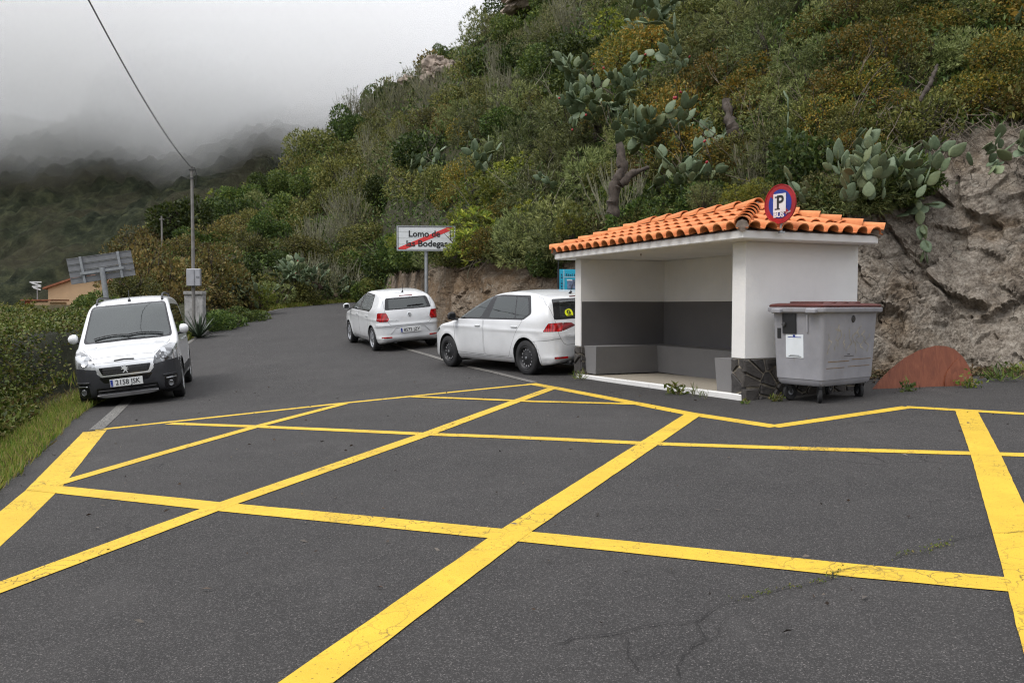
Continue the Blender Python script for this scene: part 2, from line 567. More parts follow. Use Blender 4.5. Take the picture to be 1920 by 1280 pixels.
# asphalt
def asphalt_material():
    t = NT('worn_asphalt')
    v = t.coords()
    fine = t.noise(260, 3, .75, v)
    vo = t.voro(210, 'F1', v, 'Color')
    sep = t.n('SeparateColor'); t.l(vo, sep.inputs[0])
    big = t.noise(.33, 5, .6, v); mid = t.noise(2.2, 6, .65, v)
    base = t.ramp(big, [(.28, (.032, .0302, .0292)), (.72, (.058, .0545, .0525))])
    base = t.mix(t.ramp(mid, [(.35, .55), (.65, 0)]), base, (.026, .0245, .0243))
    base = t.mix(t.ramp(fine, [(.32, .85), (.54, 0)]), base, (.009, .0086, .0086))
    base = t.mix(t.ramp(sep.outputs[0], [(.78, 0), (.90, .62)]), base, (.110, .104, .101))
    base = t.mix(t.ramp(sep.outputs[1], [(.97, 0), (.99, .6)]), base, (.22, .20, .19))
    # scuffs and bald patches
    sc = t.noise(1.1, 7, .75, t.coords((1, 2.4, 1)))
    base = t.mix(t.ramp(sc, [(.62, 0), (.74, .6)]), base, (.022, .020, .0185))
    tr = t.noise(.9, 6, .7, t.coords((3.0, .5, 1)))
    base = t.mix(t.ramp(tr, [(.58, 0), (.76, .40)]), base, (.080, .0755, .073))
    # hairline cracks in some areas
    wv = t.n('Mapping'); nd = t.n('TexNoise'); nd.inputs['Scale'].default_value = 1.6; nd.inputs['Detail'].default_value = 5
    t.l(v, nd.inputs['Vector'])
    va = t.n('VectorMath', _operation='MULTIPLY_ADD'); t.l(nd.outputs['Color'], va.inputs[0]); va.inputs[1].default_value = (.5, .5, .5); t.l(v, va.inputs[2])
    ed = t.voro(1.15, 'DISTANCE_TO_EDGE', va.outputs[0])
    msk = t.ramp(t.noise(.5, 3, .5, v), [(.58, 0), (.66, 1)])
    ck = t.math('MULTIPLY', t.ramp(ed, [(0, 1), (.010, 0)]), msk)
    base = t.mix(ck, base, (.012, .011, .011))
    r = t.ramp(fine, [(.3, .95), (.7, .78)])
    h = t.math('ADD', t.math('MULTIPLY', sep.outputs[2], .5), fine)
    h = t.math('SUBTRACT', h, t.math('MULTIPLY', ck, 2))
    t.bsdf(base, r, 0, .35, h, .45, .006)
    return t.m
M_ASPHALT = asphalt_material()

def XR(y):
    """cliff foot as seen from the road; the asphalt runs just under it"""
    best = []
    for u in range(640, 4300, 20):
        yb = float(np.interp(u, _u, _yb)); best.append((yb, (u - 960) / F * yb))
    return best
_xr = sorted(XR(0)); _xry = np.array([p[0] for p in _xr]); _xrx = np.array([p[1] for p in _xr])
def xr(y): return np.where(y < 5, 10.5, np.interp(y, _xry, _xrx) + 1.1)

_ys = np.concatenate([np.arange(-8, 24, .25), np.arange(24, 54, .5)])
RV = []; _nx = 70
for y in _ys:
    a, b = float(XL(y)), float(xr(y))
    wob = .06 * mn.fractal(Vector((0, y * 1.7, 3)), 1, 2, 4)
    for t_ in np.linspace(0, 1, _nx):
        x = a + wob * (1 - t_) + (b - a) * t_
        RV.append((x, y, Hf(x, y)))
_ids = np.arange(len(_ys) * _nx).reshape(len(_ys), _nx)
_q = np.stack([_ids[:-1, :-1], _ids[:-1, 1:], _ids[1:, 1:], _ids[1:, :-1]], -1).reshape(-1, 4)
road = tag(obj_np('road', RV, _q, M_ASPHALT, smooth=True), kind='structure')

gx = np.concatenate([[-4000, -2500, -1500, -900, -600, -400, -250, -160, -110, -80, -60, -45, -36, -30], np.arange(-26, 14, .6), [15, 18, 25, 40, 80, 200, 600, 1500, 4000]])
gy = np.concatenate([[-4000, -1500, -600, -200, -80, -40, -20], np.arange(-12, 56, .7), [58, 62, 70, 85, 110, 150, 220, 350, 600, 1200, 2500, 4000]])
GV = [(x, y, T(x, y)) for y in gy for x in gx]
_ids = np.arange(len(gy) * len(gx)).reshape(len(gy), len(gx))
_q = np.stack([_ids[:-1, :-1], _ids[:-1, 1:], _ids[1:, 1:], _ids[1:, :-1]], -1).reshape(-1, 4)
def soil_material():
    t = NT('verge_soil'); v = t.coords()
    n = t.noise(3, 6, .65, v); m = t.noise(.25, 4, .6, v)
    c = t.ramp(n, [(.3, (.045, .038, .020)), (.7, (.10, .085, .05))])
    c = t.mix(t.ramp(m, [(.4, 0), (.6, .8)]), c, (.05, .065, .022))
    t.bsdf(c, .95, 0, .2, t.noise(22, 6, .7, v), .8, .03)
    return t.m
M_SOIL = soil_material()
ground = tag(obj_np('ground', GV, _q, M_SOIL, smooth=True), kind='structure')

# far mountain, wooded
def mountain():
    xs = np.arange(-760, 330, 3.2); ys = np.arange(330, 800, 3.2)
    V = []
    for y in ys:
        for x in xs:
            yy = y + .18 * (x + 200)
            z = -32 + .50 * (yy - 350)
            z += 26 * mn.fractal(Vector((x * .0075, y * .004, 1.3)), 1, 2, 3)
            z += 5 * mn.fractal(Vector((x * .04, y * .04, 5)), 1, 2, 3)
            d, p = mn.voronoi(Vector((x / 9.0, y / 9.0, 0)))
            z += (1 - min(1, d[0] * 1.25) ** 2) * (4.2 + 4.5 * mn.cell(Vector(p[0]) * 7.7))
            d, p = mn.voronoi(Vector((x / 4.2 + 3, y / 4.2, 2)))
            z += (1 - min(1, d[0] * 1.2) ** 2) * 1.6
            V.append((x, y, z))
    ids = np.arange(len(V)).reshape(len(ys), len(xs))
    q = np.stack([ids[:-1, :-1], ids[:-1, 1:], ids[1:, 1:], ids[1:, :-1]], -1).reshape(-1, 4)
    t = NT('distant_laurel_forest'); v = t.coords()
    n = t.noise(.13, 5, .65, v); m = t.noise(.02, 3, .5, v)
    c = t.ramp(n, [(.32, (.008, .011, .007)), (.52, (.026, .031, .018)), (.72, (.062, .066, .034))])
    c = t.mix(t.ramp(m, [(.45, 0), (.6, .45)]), c, (.045, .038, .024))
    t.bsdf(c, .95, 0, .1, t.noise(.6, 5, .7, v), 1.0, 1.2)
    return tag(obj_np('mountain', V, q, t.m, smooth=True), kind='structure')
mountain()
# ------------------------------------------------------------------ painted markings
def paint_material(name, c, wear, dirt, crack=1.0):
    t = NT(name); v = t.coords()
    nd = t.n('TexNoise'); nd.inputs['Scale'].default_value = 4; nd.inputs['Detail'].default_value = 5
    t.l(v, nd.inputs['Vector'])
    va = t.n('VectorMath', _operation='MULTIPLY_ADD'); t.l(nd.outputs['Color'], va.inputs[0]); va.inputs[1].default_value = (.40, .40, .40); t.l(v, va.inputs[2])
    e1 = t.voro(6.5, 'DISTANCE_TO_EDGE', va.outputs[0]); e2 = t.voro(15, 'DISTANCE_TO_EDGE', va.outputs[0])
    where = t.ramp(t.noise(.8, 4, .6, v), [(.45, 0), (.62, 1)])
    c1 = t.math('MULTIPLY', t.ramp(e1, [(0, 1), (.030, 0)]), where)
    c2 = t.math('MULTIPLY', t.ramp(e2, [(0, .8), (.045, 0)]), t.ramp(t.noise(1.1, 4, .6, v), [(.52, 0), (.66, 1)]))
    ck = t.math('MULTIPLY', t.math('MAXIMUM', c1, c2), crack)
    g = t.noise(70, 4, .75, v)
    chips = t.ramp(g, [(wear - .05, 1), (wear, 0)])
    n = t.noise(2.5, 6, .65, v)
    lo = [x * .80 for x in c]
    colr = t.ramp(n, [(.3, lo), (.62, c)])
    colr = t.mix(t.ramp(t.noise(5, 6, .7, v), [(.58, 0), (.75, dirt)]), colr, [x * .5 for x in c])
    lost = t.math('MAXIMUM', ck, chips)
    colr = t.mix(lost, colr, (.035, .032, .030))
    h = t.math('SUBTRACT', t.math('MULTIPLY', g, .4), lost)
    t.bsdf(colr, .72, 0, .4, h, .5, .006)
    return t.m
M_YELLOW = paint_material('cracked_yellow_road_paint', (.66, .432, .034), .37, .6)
M_WHITE_LINE = paint_material('worn_white_road_paint', (.27, .26, .24), .52, .8, .7)
M_GREY_LINE = paint_material('faded_white_road_paint', (.20, .19, .175), .47, .8, .7)

_lift = [.0022]
def strip(name, pts, w, mat, w2=None, kind='structure'):
    """a painted strip following the ground; pts are ground points, w its width"""
    P = []
    for a, b in zip(pts[:-1], pts[1:]):
        n = max(1, int((b - a).length / .12))
        for i in range(n): P.append(a.lerp(b, i / n))
    P.append(pts[-1])
    z = _lift[0]; _lift[0] += .0004
    V = []; Fq = []
    for i, p in enumerate(P):
        t = P[min(i + 1, len(P) - 1)] - P[max(i - 1, 0)]; t.z = 0; t.normalize()
        s = Vector((-t.y, t.x, 0))
        ww = w if w2 is None else w + (w2 - w) * i / (len(P) - 1)
        j = .004 * mn.noise(Vector((p.x * 7, p.y * 7, 1))); j2 = .004 * mn.noise(Vector((p.x * 7, p.y * 7, 9)))
        for k in (-.5, -.17, .17, .5):
            q = p + s * (ww * k + (j if k == -.5 else j2 if k == .5 else 0))
            V.append((q.x, q.y, Hf(q.x, q.y) + z))
        if i:
            b = (i - 1) * 4
            for k in range(3): Fq.append((b + k, b + k + 4, b + k + 5, b + k + 1))
    o = obj_np(name, V, [f[::-1] for f in Fq], mat, smooth=True)
    return tag(o, kind=kind)

def px_strip(name, pix, w, mat, w2=None): return strip(name, [gnd(*p) for p in pix], w, mat, w2)
yl = lambda pix, w, w2=None: px_strip('yellow_line', pix, w, M_YELLOW, w2)
yl([(-420, 1330), (-160, 1125), (0, 990), (82, 916), (178, 808)], .26)
yl([(178, 806), (420, 780), (640, 756), (760, 744), (1000, 720)], .15)
yl([(996, 719), (1040, 727), (1290, 775), (1455, 800)], .17)
yl([(1449, 800), (1560, 784), (1703, 763)], .16)
yl([(1697, 763), (1800, 769), (1920, 776), (2150, 790), (2700, 824)], .16)
yl([(318, 794), (490, 800), (800, 814), (1225, 832), (1500, 841), (1920, 853), (2200, 861), (2800, 879)], .15)
yl([(72, 914), (410, 950), (960, 1004), (1600, 1070), (1920, 1099), (2150, 1120), (2700, 1168)], .19)
yl([(645, 757), (480, 800), (300, 851), (95, 911)], .15)
yl([(1038, 727), (800, 814), (410, 950), (0, 1102), (-250, 1195)], .17)
yl([(1300, 777), (1215, 833), (955, 1004), (575, 1280), (400, 1410)], .185)
yl([(1812, 771), (1847, 850), (1897, 985), (1925, 1060), (1965, 1180), (2020, 1330)], .20)
yl([(775, 744), (1000, 753), (1200, 758)], .13)
px_strip('white_line', [(180, 806), (207, 782), (238, 752), (270, 725)], .17, M_WHITE_LINE)
px_strip('white_line', [(1002, 717), (930, 699), (866, 684), (800, 665), (765, 655), (725, 640)], .13, M_GREY_LINE)
strip('white_line', [Vector((x + .12, y, Hf(x, y))) for x, y in [(-8.05, 17.6), (-9.2, 21.5), (-10.1, 25.5), (-10.7, 28), (-11.05, 30.5), (-11.35, 35), (-11.35, 40), (-10.6, 44), (-9.6, 46)]], .14, M_GREY_LINE)

# open cracks in the asphalt
M_CRACK = simple('open_asphalt_crack', (.010, .009, .009), .95)
def crack(pix, w, seed):
    P = [gnd(*p) for p in pix]; Q = []
    for a, b in zip(P[:-1], P[1:]):
        n = max(2, int((b - a).length / .05))
        for i in range(n):
            p = a.lerp(b, i / n)
            p.x += .07 * mn.fractal(Vector((p.x * 2.5, p.y * 2.5, seed)), .6, 2, 6) + rnd.uniform(-.012, .012)
            p.y += .07 * mn.fractal(Vector((p.x * 2.5, p.y * 2.5, seed + 5)), .6, 2, 6) + rnd.uniform(-.014, .014)
            Q.append(p)
    V = []; Fq = []
    for i, p in enumerate(Q):
        t = Q[min(i + 1, len(Q) - 1)] - Q[max(i - 1, 0)]; t.z = 0; t.normalize()
        s = Vector((-t.y, t.x, 0)); ww = w * (.35 + 1.1 * abs(mn.noise(Vector((i * .37, seed, 0)))))
        for k in (-.5, .5):
            q = p + s * ww * k
            V.append((q.x, q.y, Hf(q.x, q.y) + .0092 + seed * .0002))
        if i: b = (i - 1) * 2; Fq.append((b, b + 1, b + 3, b + 2))
    return tag(obj_np('asphalt_crack', V, Fq, M_CRACK), kind='structure'), Q
_c, CRACK = crack([(1030, 1208), (1160, 1185), (1280, 1163), (1380, 1133), (1500, 1098), (1600, 1071), (1700, 1040), (1800, 1015), (1880, 1000), (1960, 983)], .008, 1)
crack([(1150, 1190), (1190, 1235), (1200, 1282)], .006, 2)
crack([(1315, 1160), (1305, 1190), (1275, 1230), (1262, 1285)], .008, 3)
crack([(1368, 1160), (1345, 1200), (1312, 1205)], .005, 4)
crack([(1190, 1235), (1270, 1226)], .004, 5)
# ------------------------------------------------------------------ bus shelter
def plaster(name, c, dirt=.25):
    t = NT(name); v = t.coords()
    n = t.noise(1.4, 6, .65, v); f = t.noise(40, 4, .7, v)
    cc = t.ramp(n, [(.3, [x * .90 for x in c]), (.6, c)])
    st = t.noise(2.2, 7, .72, t.coords((3.5, 3.5, .55)))
    cc = t.mix(t.ramp(st, [(.60, 0), (.80, dirt)]), cc, [x * .55 for x in c])
    t.bsdf(cc, .85, 0, .3, f, .35, .01)
    return t.m
M_WALL = plaster('white_painted_plaster', (.80, .79, .775))
M_DARK = plaster('dark_grey_wall_paint', (.132, .126, .126), .2)
M_BENCH = plaster('grey_bench_paint', (.20, .195, .195), .3)
M_SLAB = plaster('bare_concrete_floor', (.33, .295, .24), .5)
M_KERB = plaster('white_kerb_paint', (.74, .73, .71), .55)
M_MORTAR = simple('pale_mortar', (.33, .29, .23), .95, var=.3, scale=18, bump=.4)
M_CAPMORTAR = simple('dark_roof_mortar', (.13, .105, .09), .95, var=.35, scale=14, bump=.4)

def basalt():
    t = NT('dark_basalt_stone'); v = t.coords()
    oi = t.n('ObjectInfo')
    n = t.noise(9, 7, .7, v)
    c = t.ramp(n, [(.3, (.028, .027, .028)), (.6, (.075, .071, .07)), (.8, (.15, .135, .12))])
    c2 = t.mix(t.ramp(oi.outputs['Random'], [(0, 0), (1, .55)]), c, (.105, .092, .078))
    t.bsdf(c2, .9, 0, .3, t.noise(30, 6, .75, v), .7, .02)
    return t.m
M_STONE = basalt()

def terracotta():
    t = NT('terracotta_roof_tile'); v = t.coords()
    oi = t.n('ObjectInfo')
    n = t.noise(7, 6, .65, v)
    c = t.ramp(n, [(.3, (.52, .175, .062)), (.7, (.70, .275, .105))])
    c = t.mix(t.ramp(oi.outputs['Random'], [(0, .0), (1, .5)]), c, (.50, .16, .06))
    g = t.noise(16, 6, .75, v)
    c = t.mix(t.ramp(g, [(.62, 0), (.78, .55)]), c, (.22, .12, .07))
    t.bsdf(c, .8, 0, .35, t.noise(60, 4, .7, v), .3, .006)
    return t.m
M_TILE = terracotta()

SQ = Vector((2.81, 9.97, 0)); SRZ = math.atan2(.398, .917)
shelter = empty('bus_shelter', SQ, SRZ)
tag(shelter, 'white open-fronted bus shelter with orange tiled hip roof and dark stone base', 'bus shelter')
SL, SW = 4.38, 1.80
BZ = .60
def sbox(name, x0, x1, y0, y1, z0, z1, mat, parent=shelter, bev=.008):
    m = MB(); m.box(((x0 + x1) / 2, (y0 + y1) / 2, (z0 + z1) / 2), (x1 - x0, y1 - y0, z1 - z0), bev=bev)
    return m.build(name, mat, parent)
sbox('wall', 0, SW, 0, .25, BZ, 2.02, M_WALL)
sbox('wall', 0, SW, SL - .20, SL, BZ - .04, 2.02, M_WALL)
sbox('wall', SW - .15, SW - .003, .25, SL - .20, .0, 2.02, M_WALL)
for _n, _a in (('floor', (.03, SW - .15, .25, SL - .20, -.25, .165, M_SLAB)), ('kerb', (-.035, .03, .02, SL - .12, -.25, .17, M_KERB))):
    o_ = sbox(_n, *_a, bev=.012)
    for v_ in o_.data.vertices: v_.co.z -= .075 * v_.co.y / SL      # the slab follows the fall of the lay-by
# painted dado inside
def panel(name, x0, x1, y0, y1, z0, z1): return sbox(name, x0, x1, y0, y1, z0, z1, M_DARK, bev=.001)
panel('painted_dado', .02, SW - .154, SL - .204, SL - .199, .55, 1.31)
panel('painted_dado', SW - .1545, SW - .149, .256, SL - .205, .55, 1.31)
panel('painted_dado', .02, SW - .156, .249, .2535, .13, 1.31)
# bench
b = MB()
def slab(poly_b, poly_t, z0, z1):
    n = len(poly_b)
    b.add([(x, y, z0) for x, y in poly_b] + [(x, y, z1) for x, y in poly_t],
          [tuple(reversed(range(n))), tuple(range(n, 2 * n))] + [(i, (i + 1) % n, n + (i + 1) % n, n + i) for i in range(n)])
xi, yi = SW - .157, SL - .207
slab([(.10, yi), (.10, yi - .33), (xi - .33, yi - .33), (xi - .33, .62), (.08, .62), (.08, .258), (xi, .258), (xi, yi)],
     [(.06, yi), (.06, yi - .42), (xi - .42, yi - .42), (xi - .42, .66), (.06, .66), (.06, .258), (xi, .258), (xi, yi)], .118, .575)
b.build('bench', M_BENCH, shelter)
# eaves slab with a bowed drip edge
m = MB(); m.box((.78, 2.16, 2.07), (2.12, 4.88, .10), bev=.012)
m.build('eaves', M_WALL, shelter)
m = MB(); m.box((-.02, 2.3, 1.985), (.012, .012, .03)); m.build('ceiling_hook', simple('rusty_steel', (.12, .06, .03), .8), shelter)
# stone plinths
def stones(face, x0, x1, z0, z1, seed, parent):
    """irregular stones on a face; face(x, z, out) -> local point"""
    r = random.Random(seed)
    A = (x1 - x0) * (z1 - z0)
    n = max(3, int(A / .030)); S_ = []
    for _ in range(4000):
        p = (r.uniform(x0, x1), r.uniform(z0, z1))
        if all((p[0] - q[0]) ** 2 + ((p[1] - q[1]) * 1.15) ** 2 > (.62 * math.sqrt(A / n)) ** 2 * r.uniform(.6, 1.5) for q in S_): S_.append(p)
        if len(S_) >= n * 1.15: break
    for p in S_:
        poly = [(x0 + .003, z0), (x1 - .003, z0), (x1 - .003, z1), (x0 + .003, z1)]
        for q in S_:
            if q is p: continue
            mx, mz = (p[0] + q[0]) / 2, (p[1] + q[1]) / 2; nx, nz = q[0] - p[0], q[1] - p[1]
            L = math.hypot(nx, nz); nx /= L; nz /= L
            g = .009 + r.uniform(0, .008)
            out_ = []
            for i in range(len(poly)):
                a, b_ = poly[i], poly[(i + 1) % len(poly)]
                da = (a[0] - mx) * nx + (a[1] - mz) * nz + g; db = (b_[0] - mx) * nx + (b_[1] - mz) * nz + g
                if da <= 0: out_.append(a)
                if (da < 0) != (db < 0) and abs(da - db) > 1e-9:
                    t = da / (da - db); out_.append((a[0] + (b_[0] - a[0]) * t, a[1] + (b_[1] - a[1]) * t))
            poly = out_
            if len(poly) < 3: break
        if len(poly) < 3: continue
        cx = []
        for i in range(len(poly)):
            a, b_ = poly[i], poly[(i + 1) % len(poly)]
            cx.append(a)
            if math.hypot(b_[0] - a[0], b_[1] - a[1]) > .06: cx.append(((a[0] + b_[0]) / 2 + r.uniform(-.006, .006), (a[1] + b_[1]) / 2 + r.uniform(-.006, .006)))
        n_ = len(cx); mx, mz = sum(a for a, c in cx) / n_, sum(c for a, c in cx) / n_
        out = r.uniform(.018, .048); tx, tz = r.uniform(-.12, .12), r.uniform(-.12, .12)
        sb = MB()
        vs = [face(a, c, -.02) for a, c in cx] + [face(a, c, out * .6) for a, c in cx] + \
             [face(mx + (a - mx) * .86, mz + (c - mz) * .86, out + tx * (a - mx) + tz * (c - mz) + r.uniform(-.005, .005)) for a, c in cx]
        fs = [(i, (i + 1) % n_, n_ + (i + 1) % n_, n_ + i) for i in range(n_)] + [(n_ + i, n_ + (i + 1) % n_, 2 * n_ + (i + 1) % n_, 2 * n_ + i) for i in range(n_)] + [tuple(range(2 * n_, 3 * n_))]
        sb.add(vs, fs); sb.build('stone', M_STONE, parent)
pl = sbox('stone_plinth', .012, SW - .01, .012, .243, -.25, BZ - .003, M_MORTAR, bev=.004)
stones(lambda a, c, o: Vector((a, .012 - o, c)), -.02, SW, -.04, BZ - .01, 3, pl)
stones(lambda a, c, o: Vector((.012 - o, .243 - a, c)), 0, .243, -.04, BZ - .01, 5, pl)
pl2 = sbox('stone_plinth', .012, SW - .01, SL - .195, SL - .012, -.25, BZ - .043, M_MORTAR, bev=.004)
stones(lambda a, c, o: Vector((.012 - o, SL - .012 - a, c)), 0, .19, -.04, BZ - .05, 8, pl2)
stones(lambda a, c, o: Vector((SW - .01 - a, SL - .012 + o, c)), 0, SW, -.04, BZ - .05, 9, pl2)
stones(lambda a, c, o: Vector((a, SL - .195 - o, c)), 0, .12, -.04, BZ - .05, 13, pl2)

# roof: mortar bed, barrel tiles, hip and ridge caps
RX0, RX1, RY0, RY1, RZ = -.28, 1.84, -.28, 4.60, 2.122
RISE, HW = .345, 1.06
roof = MB()
c4 = [(RX0, RY0), (RX1, RY0), (RX1, RY1), (RX0, RY1)]
A1, A2 = Vector((.78, RY0 + HW, RZ + RISE)), Vector((.78, RY1 - HW, RZ + RISE))
roof.add([(x, y, RZ - .002) for x, y in c4] + [A1, A2], [(0, 1, 4), (1, 2, 5, 4), (2, 3, 5), (3, 0, 4, 5), (3, 2, 1, 0)])
roof = roof.build('roof', M_CAPMORTAR, shelter)
TW, TL = .247, .37
def tile_mesh():
    m = MB(); pr = []
    n = 8
    for i in range(n + 1):
        a = math.pi * i / n
        pr.append((-.5 * TW * .68 * math.cos(a) , .075 * math.sin(a) ** .8 if 0 < i < n else 0.0))
    prof = [(-TW * .5, -.004)] + pr + [(TW * .5, -.004)]
    th = .014; k = len(prof)
    vs = []
    for (yy, lift, wsc) in ((-.02, .034, 1.06), (TL, .006, .92)):
        for dz in (0, -th):
            for x, z in prof: vs.append((x * (wsc if abs(x) < TW * .49 else 1), yy, z * wsc + lift + dz))
    fs = []
    for i in range(k - 1):
        fs.append((i, i + 1, 2 * k + i + 1, 2 * k + i))
        fs.append((k + i + 1, k + i, 3 * k + i, 3 * k + i + 1))
        fs.append((i + 1, i, k + i, k + i + 1))
    m.add(vs, fs)
    return m.mesh('roof_tile', M_TILE, smooth=True, angle=50)
ME_TILE = tile_mesh()
def slope_tiles(o, along, up, length, ridge_len):
    """o eave corner, along the eave, up the slope (unit, in local space)"""
    n = round(length / TW); w = length / n
    zdir = along.cross(up).normalized()
    sl = math.hypot(HW, RISE) / HW
    for i in range(n):
        s = (i + .5) * w
        lim = min(s, length - s, HW) * sl
        r = -.05; first = True
        while r < lim - .03:
            L = min(TL, lim + .03 - r)
            t = bpy.data.objects.new('roof_tile', ME_TILE); link(t, roof)
            p = o + along * (s + rnd.uniform(-.008, .008)) + up * r
            Mx = Matrix((along, up, zdir)).transposed().to_4x4(); Mx.translation = p + zdir * .012
            Mx = Mx @ Matrix.Rotation(rnd.uniform(-.02, .02), 4, 'Z') @ Matrix.Diagonal((w / TW, L / TL, 1, 1))
            t.matrix_local = Mx
            r += TL - .045
V3 = Vector
u1 = V3((HW, 0, RISE)).normalized(); u2 = V3((0, HW, RISE)).normalized()
u3 = V3((-HW, 0, RISE)).normalized(); u4 = V3((0, -HW, RISE)).normalized()
slope_tiles(V3((RX0, RY1, RZ)), V3((0, -1, 0)), u1, 4.88, 0)
slope_tiles(V3((RX0, RY0, RZ)), V3((1, 0, 0)), u2, 2.12, 0)
slope_tiles(V3((RX1, RY0, RZ)), V3((0, 1, 0)), u3, 4.88, 0)
slope_tiles(V3((RX1, RY1, RZ)), V3((-1, 0, 0)), u4, 2.12, 0)
def cap_mesh():
    m = MB(); n = 8; vs = []
    for yy, r, lift in ((-.02, .098, .024), (.42, .080, .0)):
        for dr in (0, -.014):
            for i in range(n + 1):
                a = math.pi * i / n
                vs.append((-(r + dr) * math.cos(a), yy, (r + dr) * math.sin(a) + lift))
    k = n + 1; fs = []
    for i in range(n):
        fs += [(i, i + 1, 2 * k + i + 1, 2 * k + i), (k + i + 1, k + i, 3 * k + i, 3 * k + i + 1), (i + 1, i, k + i, k + i + 1)]
    m.add(vs, fs)
    return m.mesh('ridge_tile', M_TILE, smooth=True, angle=50)
ME_CAP = cap_mesh()
bed = MB()
def caps(a, b_, n, off=0.0):
    d = (b_ - a); L = d.length; d.normalize()
    side = d.cross(V3((0, 0, 1))).normalized(); zz = side.cross(d).normalized()
    for i in range(n):
        t = bpy.data.objects.new('ridge_tile', ME_CAP); link(t, roof)
        Mx = Matrix((side, d, zz)).transposed().to_4x4(); Mx.translation = a + d * (i * L / n) + zz * .045
        t.matrix_local = Mx @ Matrix.Rotation(rnd.uniform(-.03, .03), 4, 'Z') @ Matrix.Diagonal((1, L / n / .40, 1, 1))
    bed.tube([a + zz * .042, b_ + zz * .042], .074, 8)
up = V3((0, 0, .01))
for cx, cy, A in ((RX0 - .02, RY0 - .02, A1), (RX1 + .02, RY0 - .02, A1), (RX1 + .02, RY1 + .02, A2), (RX0 - .02, RY1 + .02, A2)):
    caps(V3((cx, cy, RZ)), A + up, 6)
caps(A1 + V3((0, -.05, .03)), A2 + V3((0, .05, .03)), 7)
bed.build('mortar_bed', simple('grey_cap_mortar', (.25, .21, .18), .95, var=.35, scale=20), roof)

# ------------------------------------------------------------------ bus parking sign above the eaves
M_RED = simple('faded_red_sign_paint', (.33, .010, .016), .4, var=.3, scale=9)
M_BLUE = simple('blue_sign_paint', (.010, .032, .25), .4, var=.2, scale=9)
M_SIGNW = simple('white_sign_paint', (.66, .64, .65), .5, var=.1)
M_BLACK = simple('black_lettering', (.012, .013, .015), .5)
M_GALV = simple('galvanised_steel', (.30, .315, .33), .5, .35, var=.2, scale=14)
sp = at(1463, 382.5, 9.74)
sg = empty('bus_parking_sign', sp)
tag(sg, 'round red and blue no parking sign reading P BUS on the shelter eaves', 'sign')
zd = V3((-.857, -.515, 0)); Ms = frame((0, 0, 0), zd.cross(V3((0, 0, 1))) * -1, zd)
RD = .222
m = MB(); m.lathe([(0, -.012), (RD - .006, -.012), (RD, -.018), (RD + .008, -.006), (RD + .008, .012), (RD, .012), (RD - .004, .004), (0, .004)], 48, Ms)
m.build('disc', M_RED, sg, smooth=True)
m = MB(); m.lathe([(0, .0065), (.169, .0065), (.169, .003)], 40, Ms); m.build('blue_field', M_BLUE, sg)
m = MB(); m.box((0, 0, 0), (.33, .052, .003)); [None]
mm = m.mesh('red_slash', M_RED); mm.transform(Ms @ Matrix.Translation((0, 0, .0072)) @ Matrix.Rotation(R(-45), 4, 'Z')); link(bpy.data.objects.new('red_slash', mm), sg)
m = MB(); m.box((.0, .012, .012), (.185, .215, .006)); mm = m.mesh('white_panel', M_SIGNW); mm.transform(Ms); wp = link(bpy.data.objects.new('white_panel', mm), sg)
text_obj('P', .215, M_BLACK, wp, Ms @ Matrix.Translation((.008, .014, .0165)), bold=.004, sx=1.0)
m = MB(); m.box((-.030, -.058, .0165), (.075, .014, .003)); m.box((-.042, .082, .0165), (.05, .014, .003)); mm = m.mesh('serif', M_BLACK); mm.transform(Ms); link(bpy.data.objects.new('lettering', mm), wp)
text_obj('BUS', .080, M_SIGNW, sg, Ms @ Matrix.Translation((-.012, -.128, .011)), bold=.003, sx=1.15)
text_obj('2 vez', .034, M_SIGNW, sg, Ms @ Matrix.Translation((.125, -.105, .011)) @ Matrix.Rotation(.35, 4, 'Z'))
m = MB(); m.tube([V3((0, 0, 0)) - zd * .02 + V3((0, 0, .1)), V3((0, 0, -.33)) - zd * .02], .016, 8)
m.box((-zd * -.0 + V3((.02, .0, -.33))), (.06, .06, .02))
m.build('bracket', M_GALV, sg, smooth=True)

# ------------------------------------------------------------------ waste container
M_BIN = None
def bin_material():
    t = NT('grey_plastic_container'); v = t.coords()
    n = t.noise(3, 6, .6, v)
    c = t.ramp(n, [(.3, (.245, .245, .265)), (.7, (.33, .33, .352))])
    s = t.noise(5, 8, .75, t.coords((2, 2, .8)))
    c = t.mix(t.ramp(s, [(.58, 0), (.74, .5)]), c, (.20, .17, .13))
    t.bsdf(c, .55, 0, .45, t.noise(60, 3, .6, v), .12, .005)
    return t.m
M_BIN = bin_material()
M_LID = simple('maroon_plastic_lid', (.085, .022, .019), .5, var=.25, scale=5)
M_RUBBER = simple('black_rubber', (.016, .016, .017), .75, var=.3, scale=20)
M_DKMETAL = simple('dark_steel', (.07, .07, .072), .5, .5, var=.3)
M_SCUFF = simple('dried_paint_scuff', (.34, .31, .26), .9, var=.4, scale=12)
M_RUST = simple('rust_streak', (.19, .12, .06), .9, var=.4, scale=18)
BW, BD = 1.24, .775
bn = empty('waste_container', (3.50, 9.28, Hf(3.50, 9.28) - .0), R(36))
bn.scale = (.9, .9, 1.0)
tag(bn, 'grey four-wheeled waste container with maroon lid beside the shelter wall', 'waste container')
def rrect(x0, x1, y0, y1, r, n=4):
    P = []
    for cx, cy, a0 in ((x1 - r, y0 + r, -90), (x1 - r, y1 - r, 0), (x0 + r, y1 - r, 90), (x0 + r, y0 + r, 180)):
        for i in range(n + 1):
            a = R(a0 + 90 * i / n); P.append((cx + r * math.cos(a), cy + r * math.sin(a)))
    return P
